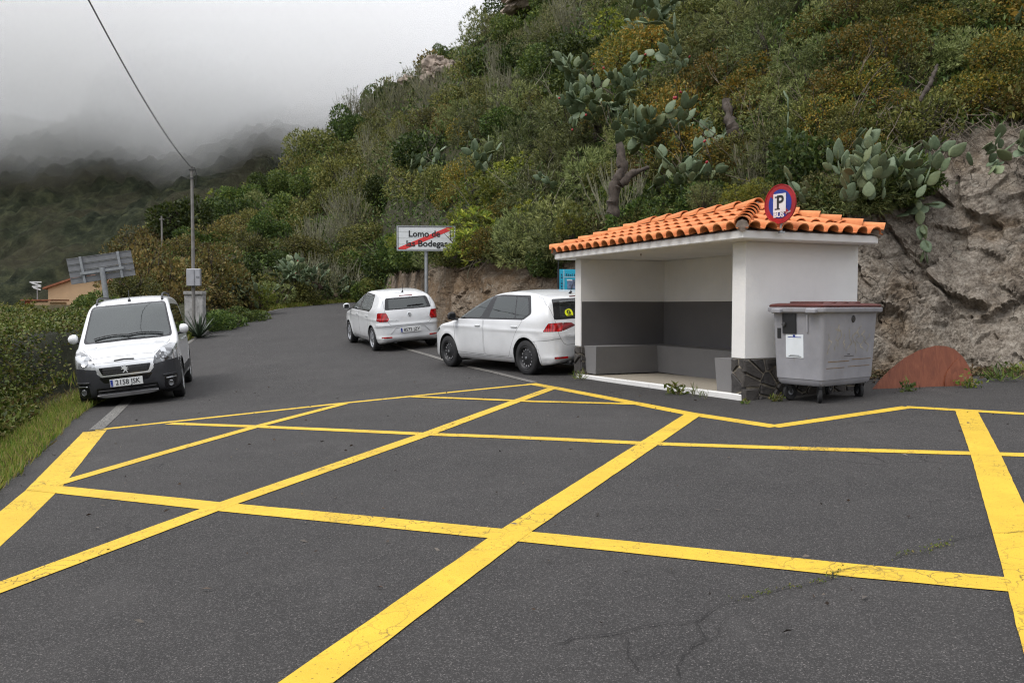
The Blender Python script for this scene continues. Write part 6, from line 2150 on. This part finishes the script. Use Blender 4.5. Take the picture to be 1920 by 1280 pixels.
def cactus(loc, size, n, label, seed, lean=(0, 0, 1), spread=.8, starts=3, hang=0.0, fruit=2, group=None, width=.35, trunk=0.0, old=0.0):
    r = random.Random(seed)
    root = empty('prickly_pear', loc); tag(root, label, 'cactus', group)
    tips = []
    cnt = 0
    up = V3(lean).normalized()
    for i in range(starts):
        q = up.to_track_quat('Z', 'Y').to_matrix().to_4x4()
        M = Matrix.Translation(V3((r.uniform(-1, 1) * width * (i > 0), r.uniform(-1, 1) * width * .6 * (i > 0), 0)) + up * trunk) @ q @ Matrix.Rotation(r.uniform(-.9, .9) * spread, 4, 'Y') @ Matrix.Rotation(r.uniform(-.7, .7) * spread, 4, 'X') @ Matrix.Rotation(r.uniform(-1.3, 1.3), 4, 'Z')
        tips.append((M, 0))
    if trunk > 0:
        m = MB(); m.tube([V3((0, .1, -.3)), V3((.05, 0, trunk * .3)), up * trunk * .7 + V3((.08, 0, 0)), up * trunk * 1.05], [.16, .13, .11, .08], 8); m.build('trunk', M_BARK, root, smooth=True)
    ends = []
    while tips and cnt < n:
        i = r.randrange(min(len(tips), 5)); M, lv = tips.pop(i)
        L = size * r.uniform(.75, 1.2)
        # near-horizontal pads droop, low ones are the old ones
        z = (M.to_3x3() @ V3((0, 0, 1)))
        if hang: 
            ax = z.cross(V3((0, -.3, -1)));
            if ax.length > .05: M = Matrix.Translation(M.translation) @ Matrix.Rotation(hang * .6, 4, ax.normalized()) @ Matrix.Translation(-M.translation) @ M
        elif z.z < .1:
            ax = z.cross(V3((0, 0, 1)))
            if ax.length > .05: M = Matrix.Translation(M.translation) @ Matrix.Rotation(.5, 4, ax.normalized()) @ Matrix.Translation(-M.translation) @ M
        me = ME_PADOLD if (lv == 0 and r.random() < old) or (lv == 1 and r.random() < old * .5) else ME_PAD
        o = bpy.data.objects.new('pad', me); link(o, root)
        wd = r.uniform(.85, 1.15)
        o.matrix_local = M @ Matrix.Diagonal((L * wd, L * r.uniform(.8, 1.2), L, 1))
        cnt += 1
        ch = 0
        for k in range(r.choice((1, 2, 2, 3)) if lv < 7 else 1):
            a = r.uniform(-1.15, 1.15) * (0.6 if k == 0 else 1)
            e = V3((math.sin(a) * .29 * L * wd, 0, L * (.55 + .42 * math.cos(a))))
            tips.append((M @ Matrix.Translation(e) @ Matrix.Rotation(a * .75, 4, 'Y') @ Matrix.Rotation(r.uniform(-.45, .45), 4, 'X') @ Matrix.Rotation(r.uniform(-1.0, 1.0), 4, 'Z'), lv + 1))
        ends.append((M, L))
    for i in range(fruit):
        M, L = ends[-1 - r.randrange(min(len(ends), 8))]
        a = r.uniform(-.8, .8)
        o = bpy.data.objects.new('fruit', ME_FRUIT); link(o, root)
        o.matrix_local = M @ Matrix.Translation((math.sin(a) * .26 * L, 0, L * (.56 + .42 * math.cos(a)))) @ Matrix.Rotation(a, 4, 'Y') @ Matrix.Diagonal((.055, .055, .075, 1))
    return root
def hp(u, py, out=.55):
    h = hill_hit(u, py)
    p = h[0] if h else hill_point(u, .95)
    return p + V3((-.1, -out, .05))
def cl(u, q, out=.25): return hill_point(u, q) + V3((-.12, -out, 0))
cactus(hp(1120, 270), .38, 96, 'large prickly pear drooping over the slope above the info panel, with a grey trunk', 1, (-.45, -.75, .75), .85, 7, .12, 6, width=.75, trunk=.25)
cactus(hp(1105, 185, .6), .37, 68, 'prickly pear crown of many pads above the large drooping one', 21, (-.3, -.7, .8), .85, 7, 0, 2, width=.6)
cactus(hp(1215, 100), .42, 62, 'prickly pear highest up the slope with pads against the broom thicket', 2, (-.2, -.6, .9), .85, 6, 0, 2, width=.75)
cactus(hp(1225, 305, .6), .38, 86, 'prickly pear with red fruit over the forked bare trunk', 3, (0, -.6, .9), .85, 8, 0, 6, width=.8)
cactus(hp(1268, 168, .6), .38, 24, 'small prickly pear half buried in amber leaves beside the broom thicket', 4, (0, -.6, .9), 1.0, 4, 0, 1, width=.5)
cactus(hp(1275, 385, .5), .33, 27, 'prickly pear leaning over the long front slope of the shelter roof', 5, (-.1, -.6, .9), .8, 4, 0, 1, width=.3)
cactus(hp(1310, 330, .3), .32, 17, 'narrow upright prickly pear between the fruiting one and the roof ridge', 6, (.1, -.2, 1), .6, 3, 0, 1, width=.2)
cactus(cl(1600, .98, .85), .28, 71, 'prickly pear spreading behind the right end of the shelter roof', 7, (-.2, -.55, 1), .95, 8, 0, 0, width=.6)
cactus(cl(1530, 1.0, .6), .28, 24, 'prickly pear just behind the round bus parking sign', 22, (-.1, -.2, 1), .9, 4, 0, 0, width=.4)
cactus(cl(1765, .86, .3), .34, 9, 'prickly pear hanging from the rock face with three spread pads', 8, (-.7, -.4, .3), .8, 2, .25, 0, width=.12)
cactus(cl(1705, 1.0, .5), .24, 10, 'thin prickly pear chain dangling beside the amber shrubs', 9, (-.2, -.5, -.4), .5, 1, .5, 0, width=.1)
cactus(cl(1880, 1.0, .55), .27, 20, 'prickly pear trailing over the bare rock at the top right', 10, (-.2, -.4, .2), .9, 3, .45, 0, width=.35)
cactus(hp(1880, 85, .35), .34, 10, 'upright prickly pear near the top right corner of the slope', 11, (0, -.2, 1), .6, 2, 0, 1, width=.15)
cactus(cl(1935, .86, .3), .26, 6, 'prickly pear pads jutting from the rock at the right edge', 12, (-.6, -.4, .5), .6, 2, 0, 0, width=.15)
cactus(hp(1062, 372, .3), .30, 7, 'low prickly pear with two flat pads above the info panel', 13, (-.5, -.3, .6), .8, 2, 0, 0, width=.2)
cactus(hp(1490, 335, .3), .34, 9, 'dark prickly pear pads above the round bus parking sign', 14, (.1, -.3, 1), .7, 2, 0, 0, width=.3)
cactus(hp(815, 336, .8), .40, 40, 'prickly pear clump in the scrub above the place-name sign', 15, (0, -.6, .9), .9, 7, 0, 0, width=.9)
cactus(hp(908, 338, .8), .42, 17, 'prickly pear with few broad pads right of the clump above the place-name sign', 16, (0, -.6, .9), .9, 3, 0, 0, width=.4)
cactus(hp(772, 368, .8), .42, 12, 'dark prickly pear low in the scrub above the place-name sign', 17, (0, -.2, 1), .9, 3, 0, 0, width=.5)
cactus(hp(1190, 225, .6), .37, 40, 'prickly pear filling the gap between the drooping one and the fruiting one', 31, (-.2, -.7, .9), .9, 6, 0, 2, width=.6)
cactus(hp(1235, 375, .5), .32, 22, 'low prickly pear beside the thick bare trunk, touching the roof line', 32, (.1, -.6, .9), .9, 4, 0, 1, width=.4)
cactus(cl(1660, 1.0, .75), .28, 30, 'prickly pear above the gap between the roof end and the bare rock', 33, (.1, -.6, .8), .95, 6, .1, 0, width=.5)
cactus(cl(1820, 1.0, .6), .28, 16, 'prickly pear on the lip of the bare rock near the top right', 34, (-.3, -.6, .5), .95, 4, .3, 0, width=.5)
def bank(u, d_off=.6, z=.3):
    a = (u - 960) / F; y = float(np.interp(u, _u, _yb)) + d_off
    return V3((a * y, y, Hf(a * y, y) + z))
cactus(bank(565, .3), .42, 217, 'largest prickly pear mass beside the road bend with brown old stems', 18, (0, -.5, 1), .9, 14, 0, 2, width=1.5, trunk=.6, old=.8)
cactus(bank(450, .3), .46, 71, 'prickly pear at the roadside left of the largest mass', 19, (0, -.2, 1), .8, 7, 0, 0, width=.9, old=.4)
cactus(bank(632, .2), .42, 139, 'prickly pear stand right of the largest mass, near the white car', 20, (0, -.2, 1), .9, 9, 0, 0, width=1.3, old=.4)
cactus(bank(505, .3), .36, 46, 'low prickly pear with reddish pads at the foot of the largest mass', 23, (.1, -.4, .8), 1.1, 7, 0, 0, width=1.2, old=.5)
cactus(bank(700, .6), .40, 24, 'small prickly pear beside the edge of the rock cut behind the white car', 24, (0, -.3, 1), .9, 4, 0, 0, width=.6)

# ---- named shrubs near the road
def sh(spec, u, py, d, r, label, hz=1.0):
    p = at(u, py, d); return shrub(spec, p, r, label, None, hz=hz)
sh('yellow_green_shrub', 853, 480, 22.35, .36, 'yellow-green rosette shrub hiding the right end of the place-name sign', 1.1)
sh('yellow_green_shrub', 880, 440, 23.4, .8, 'yellow-green shrub overhanging the rock right of the place-name sign')
sh('yellow_green_shrub', 742, 462, 23.6, .35, 'small yellow-green shrub peeping out left of the place-name sign')
sh('amber_shrub', 915, 480, 21.6, .75, 'amber shrub hanging down over the rock behind the parked cars')
sh('grey_broom', 985, 470, 21.0, 1.0, 'grey-green broom overhanging the rock left of the info panel')
sh('dark_shrub', 1010, 515, 20.0, .55, 'dark green shrub on the rock just left of the info panel')
sh('yellow_green_shrub', 1072, 440, 18.8, .5, 'yellow-green shrub above the turquoise info panel')
sh('yellow_green_shrub', 1390, 385, 14.6, .42, 'yellow-green rosette plant rising behind the roof ridge')
sh('yellow_green_shrub', 1420, 380, 14.3, .38, 'yellow-green rosette plant just left of the round bus parking sign')
sh('grey_broom', 1318, 388, 15.0, .40, 'blue-green tufted plant behind the long roof slope')
sh('amber_shrub', 1600, 300, 14.6, .55, 'amber shrub growing above the prickly pear behind the roof end')
sh('rusty_shrub', 330, 585, 33.0, 2.0, 'broad rust-brown bush behind the utility pole', 1.25)
sh('rusty_shrub', 278, 570, 33.5, 1.7, 'rust-brown bush between the leaning sign and the utility pole', 1.2)
sh('rusty_shrub', 400, 560, 36.0, 1.9, 'rust-brown bush right of the utility pole above the roadside', 1.2)
sh('dark_shrub', 420, 622, 29.9, .95, 'dark green rounded bush at the road edge right of the spiky plant', .8)
sh('dark_shrub', 460, 605, 33.0, .9, 'dark green bush under the left-hand roadside prickly pear', .8)
sh('yellow_green_shrub', 497, 575, 36.5, .75, 'bright green shrub growing among the roadside prickly pears')
sh('olive_shrub', 322, 625, 29.5, .8, 'green bush behind the car roof beside the concrete slab')
sh('dark_shrub', 186, 598, 24.0, .85, 'dark green bush directly behind the white people carrier', .9)
sh('dark_shrub', 122, 628, 21.0, .8, 'dark green bush left of the people carrier, on top of the bramble bank', .9)
sh('olive_shrub', 235, 565, 27.5, 1.1, 'olive bush under the leaning road sign', 1.0)
sh('olive_shrub', 66, 625, 26.0, .75, 'thin olive bush in front of the ochre house', 1.0)
for u, py, d, r, lab in ((330, 430, 58, 2.6, 'tall green bush on the hill edge left of the pole top'), (310, 440, 62, 2.8, 'rounded dark bush at the left end of the hill crest'), (418, 395, 74, 2.2, 'yellow-green bush on the hill crest right of the utility pole'), (268, 475, 56, 2.2, 'brownish bush at the foot of the hill crest above the leaning sign')):
    sh({330: 'dark_shrub', 310: 'olive_shrub', 418: 'yellow_green_shrub', 268: 'rusty_shrub'}[u], u, py + 14, d, r, lab)
# skyline bushes with a taller outline
for u, py, d, r, sp_, lab in ((712, 212, 98, 2.2, 'dark_shrub', 'dark upright bush standing alone on the skyline above the pale rocks'), (836, 118, 103, 1.8, 'dark_shrub', 'dark bush on the skyline right above the pale rock outcrop'), (640, 262, 90, 2.4, 'dark_shrub', 'dense dark bush on the skyline left of the lone one')):
    sh(sp_, u, py, d, r, lab, 1.4)

# ---- spiky rosette by the cabinet
def agave(loc, r, label):
    o = empty('spiky_plant', loc); tag(o, label, 'plant')
    t = random.Random(3)
    for i in range(46):
        a = t.uniform(0, 6.28); el = t.uniform(.12, 1.35); L = r * t.uniform(.75, 1.15); w = .035 * r / .8
        d = V3((math.cos(a) * math.cos(el), math.sin(a) * math.cos(el), math.sin(el))); s = d.cross(V3((0, 0, 1))).normalized(); n_ = s.cross(d)
        m = MB(); vs = []
        for k, ww in ((0, .8), (.25, 1), (.6, .75), (1, .02)):
            c = d * L * k - V3((0, 0, .12 * r * k * k * math.cos(el)))
            vs += [c - s * w * ww + n_ * .012 * ww, c - n_ * .006, c + s * w * ww + n_ * .012 * ww]
        m.add(vs, [(3 * q + j, 3 * q + j + 1, 3 * q + j + 4, 3 * q + j + 3) for q in range(3) for j in (0, 1)])
        m.build('leaf', M_AGAVE, o)
M_AGAVE = simple('dark_spiky_leaf', (.040, .062, .034), .5, var=.3, scale=4)
q_ = at(373, 622, 26.9); q_.z = Hf(q_.x, q_.y)
agave(q_, .95, 'spiky dark green rosette plant at the foot of the utility pole')

# ---- bare trunks and roots on the slope
def trunk_thing(name, pts, rad, label, seed=1):
    o0 = V3(pts[0]); t = random.Random(seed)
    P_ = []
    for i in range(len(pts) - 1):
        a, b_ = V3(pts[i]) - o0, V3(pts[i + 1]) - o0
        for k in range(9): P_.append(a.lerp(b_, k / 9) + V3((t.uniform(-.015, .015), t.uniform(-.015, .015), 0)))
    P_.append(V3(pts[-1]) - o0)
    rr = [float(np.interp(i / (len(P_) - 1), np.linspace(0, 1, len(rad)), rad)) * t.uniform(.85, 1.2) for i in range(len(P_))]
    m = MB(); m.tube(P_, rr, 12); o = m.build(name, M_BARK, None, smooth=True); o.location = o0
    for v in o.data.vertices: v.co += v.normal * rad[0] * (.38 * mn.fractal((v.co + o0) * V3((5, 5, 2.2)), .8, 2, 4))
    return tag(o, label, 'trunk') if label else o
fk = at(1150, 402, 17.2)
tr = trunk_thing('bare_trunk', [fk, at(1152, 350, 17.2), at(1168, 318, 17.25), at(1160, 270, 17.4)], [.135, .11, .10, .06], 'thick twisted bare trunk below the fruiting prickly pear')
t2 = trunk_thing('branch', [at(1163, 345, 17.2), at(1185, 325, 17.2), at(1215, 315, 17.4)], [.085, .07, .04], None, 4)
t2.parent = tr; t2.location = t2.location - tr.location
trunk_thing('dead_stump', [at(1725, 190, 14.2), at(1742, 160, 14.3), at(1758, 122, 14.5)], [.025, .04, .02], 'weathered grey dead stem among the amber shrubs at the upper right', 6)
trunk_thing('bare_trunk', [at(1390, 270, 17.8), at(1372, 235, 18.0), at(1362, 190, 18.4)], [.16, .13, .08], 'dark gnarled trunk inside the broom thicket above the roof', 9)
def twigs(name, u0, u1, p0, p1, n, mat, seed, label, out=.35, hang=False):
    t = random.Random(seed); m = MB(); o0 = None
    for i in range(n):
        u = t.uniform(u0, u1); py = t.uniform(p0, p1)
        h = hill_hit(u, py); p = (h[0] if h else hill_point(u, t.uniform(.6, 1))) + V3((0, -out * t.uniform(.3, 1), .05))
        if o0 is None: o0 = p.copy()
        sc = min(2.6, p.y / 16)
        d = V3((t.uniform(-1, 1), t.uniform(-.5, .1), t.uniform(-1.1, -.2) if hang else t.uniform(.3, 1.2))).normalized()
        L = t.uniform(.4, 1.1) * sc; pts = [p - o0]
        for k in range(4):
            d = (d + V3((t.uniform(-.3, .3), t.uniform(-.2, .2), t.uniform(-.25, .2)))).normalized(); pts.append(pts[-1] + d * L / 4)
        m.tube(pts, [.010 * sc, .009 * sc, .007 * sc, .005 * sc, .003 * sc], 4, cap=False)
        if t.random() < .6:
            q = pts[2]; m.tube([q, q + (d + V3((t.uniform(-1, 1), 0, .5))).normalized() * L * .4], [.006 * sc, .002 * sc], 3, cap=False)
    me = m.mesh(name, mat); o = link(bpy.data.objects.new(name, me)); o.location = o0
    return tag(o, label, 'twigs') if label else tag(o, kind='stuff')
twigs('dry_branches', 880, 1080, 330, 478, 90, M_DRYTWIG, 1, None, .5, True)
twigs('dry_branches', 1150, 1650, 180, 400, 110, M_DRYTWIG, 2, None, .45)
twigs('dry_branches', 1640, 1930, 180, 300, 160, M_DRYTWIG, 3, None, .5, True)
twigs('dry_branches', 640, 1080, 60, 420, 120, M_TWIG, 4, None, .8)

# ---- bramble bank and grass on the left
M_BRAMBLE = leaf_mat('bramble_leaves', [(.048, .074, .013), (.105, .150, .024), (.170, .215, .040), (.145, .095, .040), (.24, .27, .065)], .45, .2)
M_GRASS = leaf_mat('verge_grass', [(.080, .130, .018), (.14, .205, .028), (.22, .25, .045), (.27, .22, .085)], .6, .35)
M_DRYGRASS = leaf_mat('dry_grass', [(.16, .12, .055), (.23, .17, .08), (.10, .11, .03)], .8, .2)
def bramble_h(x, y):
    dl = float(XL(y)) - x
    hmax = float(np.interp(y, [2, 6, 10, 13, 16, 22], [.95, 1.12, 1.35, 1.55, 1.6, 1.3]))
    edge = .72 + .22 * mn.noise(V3((y * .8, 0, 4))) + 1.0 * math.exp(-((y - 15.6) / 3.0) ** 4)     # the parked car stands in a dent
    k = min(1, max(0, (dl - edge) / .9)); k = k * k * (3 - 2 * k)
    back = min(1, max(0, (9 - dl) / 4))
    return hmax * (.12 + .88 * k) * back * (1 + .16 * mn.fractal(V3((x * .9, y * .9, 1)), 1, 2, 3)) + min(.0, 0) + max(0, dl - 1.4) * .22 * back
r_ = np.random.default_rng(9)
P = []; D = []
BX = []; 
ys_ = np.arange(-1, 24, .3); ds_ = np.arange(.8, 9.3, .3)
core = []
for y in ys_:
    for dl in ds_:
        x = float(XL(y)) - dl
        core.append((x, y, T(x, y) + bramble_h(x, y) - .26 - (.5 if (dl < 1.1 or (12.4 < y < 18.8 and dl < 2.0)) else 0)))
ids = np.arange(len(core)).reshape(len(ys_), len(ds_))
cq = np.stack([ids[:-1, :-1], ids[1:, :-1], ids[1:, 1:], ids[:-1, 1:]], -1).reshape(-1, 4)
for i in range(42000):
    y = rnd.uniform(-1, 24) if i % 3 else rnd.uniform(4, 17); dl = .7 + 8 * rnd.random() ** 1.7
    if 12.4 < y < 18.8 and dl < 1.6: continue
    x = float(XL(y)) - dl; h = bramble_h(x, y)
    e = .12
    gxn = (bramble_h(x + e, y) - h) / e; gyn = (bramble_h(x, y + e) - h) / e
    nrm = np.array([-gxn, -gyn, 1.0]); nrm /= np.linalg.norm(nrm)
    k = rnd.random() ** 2 * .14 - .03
    p = np.array([x, y, T(x, y) + h]) - nrm * k
    P.append(p); D.append(nrm)
P = np.array(P); D = np.array(D)
P = np.repeat(P, 3, 0) ; D = np.repeat(D, 3, 0)
P = P + r_.normal(size=P.shape) * .035
V1, F1 = leaves(P, D * .6 + unit(len(P), r_) * .9, r_.uniform(.05, .10, len(P)), r_.uniform(.035, .06, len(P)), r_, .2)
br = obj_np('bramble_bank', V1, F1, M_BRAMBLE); tag(br, kind='stuff')
M_BCORE = simple('bramble_dark_core', (.018, .020, .009), .95, var=.4, scale=9, bump=.5)
tag(obj_np('bramble_dark_core', np.array(core), cq, M_BCORE), kind='stuff')  # added dark sheet under the leaves, closes the view through the bank
def blades(pts, Lr, Wr, mat, name, lean=.5):
    P = np.array(pts); n = len(P)
    D = unit(n, r_) * lean + np.array([0, 0, 1.0])
    V, Fq = leaves(P, D, r_.uniform(*Lr, n), r_.uniform(*Wr, n), r_, .15)
    return tag(obj_np(name, V, Fq, mat), kind='stuff')
pts = []
for i in range(24000):
    y = rnd.uniform(0, 17); dl = abs(rnd.gauss(.40, .36)) - .06
    x = float(XL(y)) - dl + .05 * mn.noise(V3((y * 3, 0, 0)))
    if dl > 1.7: continue
    pts.append((x, y, T(x, y) + .03 if dl > 0 else Hf(x, y)))
blades(pts, (.05, .17), (.007, .016), M_GRASS, 'verge_grass')
pts = []
for i in range(3500):
    y = rnd.uniform(0, 17); dl = rnd.uniform(.6, 1.8) if i % 4 else rnd.uniform(-.05, .2); x = float(XL(y)) - dl
    pts.append((x, y, T(x, y) + .04))
blades(pts, (.06, .2), (.008, .016), M_DRYGRASS, 'dry_verge_grass', .9)
pts = []
for i in range(15000):
    y = rnd.uniform(17, 52); x = float(XL(y)) - abs(rnd.gauss(.35, .5)) - .05
    pts.append((x, y, max(T(x, y), Hf(x, y) - .05) + .02))
blades(pts, (.10, .32), (.02, .05), M_GRASS, 'far_verge_grass')

# ---- foot of the rock: litter, weeds
pts = []; 
for i in range(5200):
    u = rnd.uniform(1600, 2250); a = (u - 960) / F; yb = float(np.interp(u, _u, _yb))
    y = yb - abs(rnd.gauss(0, .55)) - .02
    if y < yb - 1.55: continue
    x = a * y; pts.append((x, y, Hf(x, y) + .012 + rnd.random() * .03))
M_LITTER = leaf_mat('dry_leaf_litter', [(.085, .052, .030), (.15, .095, .052), (.22, .155, .09), (.055, .04, .026), (.10, .10, .04)], .9, .1)
P = np.array(pts); D = unit(len(P), r_) * np.array([1, 1, .35])
V, Fq = leaves(P, D, r_.uniform(.03, .11, len(P)), r_.uniform(.012, .045, len(P)), r_, .3)
tag(obj_np('leaf_litter', V, Fq, M_LITTER), kind='stuff')
# crumbs of stone and leaves scattered over the lay-by
pts = []
for i in range(420):
    x = rnd.uniform(-5, 9); y = rnd.uniform(3, 16)
    if x < float(XL(y)): continue
    pts.append((x, y, Hf(x, y) + .012))
P = np.array(pts); D = unit(len(P), r_) * np.array([1, 1, .15])
M_CRUMB = leaf_mat('scattered_leaf_crumbs', [(.15, .12, .09), (.30, .27, .23), (.045, .04, .036), (.12, .08, .045)], .9, .0)
V, Fq = leaves(P, D, r_.uniform(.015, .06, len(P)), r_.uniform(.008, .02, len(P)), r_, .3)
tag(obj_np('road_crumbs', V, Fq, M_CRUMB), kind='stuff')
# moss along the open crack
pts = []
for i in range(260):
    k = rnd.random(); k = rnd.choice((.34, .40, .47, .49, .66, .74, .755)) + rnd.gauss(0, .018)
    q = CRACK[max(0, min(len(CRACK) - 1, int(k * len(CRACK))))]
    pts.append((q.x + rnd.gauss(0, .015), q.y + rnd.gauss(0, .012), q.z + .01))
blades(pts, (.006, .018), (.004, .009), M_GRASS, 'crack_moss', 1.5)
def weed(px, py, r, n, label, mat=None, L=(.06, .12), W=(.02, .045), up=.6, dz=0.0):
    p = gnd(px, py); q = np.random.default_rng(int(px))
    P = q.normal(size=(n, 3)) * np.array([r * .4, r * .4, r * .35]); P[:, 2] = np.abs(P[:, 2])
    V, Fq = leaves(P, unit(n, q) + np.array([0, 0, up]), q.uniform(*L, n), q.uniform(*W, n), q)
    o = empty('weed', p + V3((0, 0, dz))); obj_np('foliage', V, Fq, mat or M_GRASS, o)
    m = MB()
    for i in range(5): m.tube([V3((0, 0, -.02)), V3((rnd.uniform(-r, r) * .5, rnd.uniform(-r, r) * .5, r * .8))], [.005, .003], 4)
    m.build('stem', M_TWIG, o)
    return tag(o, label, 'weed')
weed(1268, 739, .16, 60, 'leafy green weed growing against the white kerb of the shelter')
weed(1300, 742, .10, 26, 'thin grassy weed on the kerb right of the leafy one', L=(.08, .16), W=(.006, .012), up=1.2)
weed(1322, 748, .09, 20, 'smallest grassy weed near the right end of the kerb', L=(.06, .12), W=(.006, .012), up=1.2)
weed(1456, 752, .10, 70, 'round bright green weed at the stone plinth beside the container', L=(.03, .06), W=(.015, .03))
weed(1397, 757, .05, 18, 'tiny weed at the corner of the stone plinth', L=(.03, .06))
weed(1088, 712, .13, 40, 'grassy weed at the foot of the far shelter post', L=(.08, .16), W=(.008, .016), up=1.0)
weed(1815, 726, .18, 110, 'bright green weed beside the wooden board', L=(.03, .07), W=(.02, .04))
weed(1880, 715, .25, 90, 'dark grassy weed at the foot of the rock right of the board', SPEC['dark_shrub'], L=(.1, .2), W=(.012, .03), up=.9)
weed(1918, 700, .22, 80, 'green weed on the rock at the right edge', L=(.05, .1), W=(.02, .04))
weed(1700, 733, .14, 50, 'low green weed under the wooden board', SPEC['dark_shrub'], L=(.04, .1))

# ---- trees down the slope on the left
def tree(u, py_top, d, r, label, spec='dark_shrub'):
    a = (u - 960) / F; x = a * d; zt = at(u, py_top, d).z; zg = T(x, d)
    o = empty('slope_tree', (x, d, zg)); tag(o, label, 'tree')
    hgt = zt - zg
    m = MB(); m.tube([V3((0, 0, -.5)), V3((.15, 0, hgt * .5)), V3((.05, .1, hgt - r * .8))], [.22, .16, .08], 8)
    for k in range(5):
        b_ = rnd.uniform(0, 6.28); m.tube([V3((.1, .05, hgt - r * 1.5)), V3((math.cos(b_) * r * .6, math.sin(b_) * r * .6, hgt - r * .7))], [.08, .03], 5)
    m.build('trunk', M_BARK, o, smooth=True)
    c = bpy.data.objects.new('crown', PROTO[spec][rnd.randrange(3)][0]); link(c, o)
    c.location = (0, 0, hgt - r * 1.05); c.scale = (r * 1.1, r * 1.1, r); c.rotation_euler = (0, 0, rnd.uniform(0, 6))
tree(18, 566, 48, 1.9, 'round-crowned green tree on the slope at the left edge', 'olive_shrub')
tree(48, 564, 52, 1.7, 'green tree right of the round-crowned one, below the ochre annex', 'yellow_green_shrub')
tree(-20, 575, 46, 2.2, 'dark tree cut by the left edge of the view')
tree(160, 566, 40, 1.3, 'dark tree between the ochre house and the leaning sign')
tree(80, 604, 38, 1.3, 'small tree below the ochre house', 'olive_shrub')
# ------------------------------------------------------------------ cloud lying on the far mountain
def cloud(c, r, dens, rot=0.0, seed=1, soft=1.0):
    """a bank of mist, thinning out towards its skin"""
    t = NT('cloud_mist')
    tc = t.n('TexCoord')
    ln = t.n('VectorMath', _operation='LENGTH'); t.l(tc.outputs['Object'], ln.inputs[0])
    mp = t.n('Mapping'); mp.inputs['Location'].default_value = (seed * 3.7, 0, 0); mp.inputs['Scale'].default_value = (1.6, 1.2, 1.2); t.l(tc.outputs['Object'], mp.inputs['Vector'])
    n = t.noise(1.7, 4, .6, mp.outputs[0])
    rr = t.math('ADD', ln.outputs['Value'], t.math('MULTIPLY', t.math('SUBTRACT', n, .5), .75))
    mr = t.n('MapRange', _interpolation_type='SMOOTHSTEP'); mr.inputs['From Min'].default_value = .92; mr.inputs['From Max'].default_value = .92 - .75 * soft
    mr.inputs['To Min'].default_value = 0; mr.inputs['To Max'].default_value = dens
    t.l(rr, mr.inputs['Value'])
    v = t.n('VolumePrincipled'); v.inputs['Color'].default_value = (.996, .997, 1, 1); v.inputs['Anisotropy'].default_value = 0
    t.l(mr.outputs[0], v.inputs['Density'])
    t.l(v.outputs[0], t.out.inputs['Volume'])
    bm = bmesh.new(); bmesh.ops.create_icosphere(bm, subdivisions=4, radius=1.12)
    me = bpy.data.meshes.new('cloud'); bm.to_mesh(me); bm.free()
    me.materials.append(t.m)
    o = link(bpy.data.objects.new('cloud', me)); o.location = c; o.scale = r; o.rotation_euler = (0, rot, 0)
    return tag(o, kind='stuff')
cloud((-430, 640, 225), (430, 250, 165), .021, 0.03, 1)
cloud((-170, 650, 196), (290, 220, 142), .018, .12, 2)
cloud((-222, 575, 118), (62, 60, 56), .010, -.3, 3)
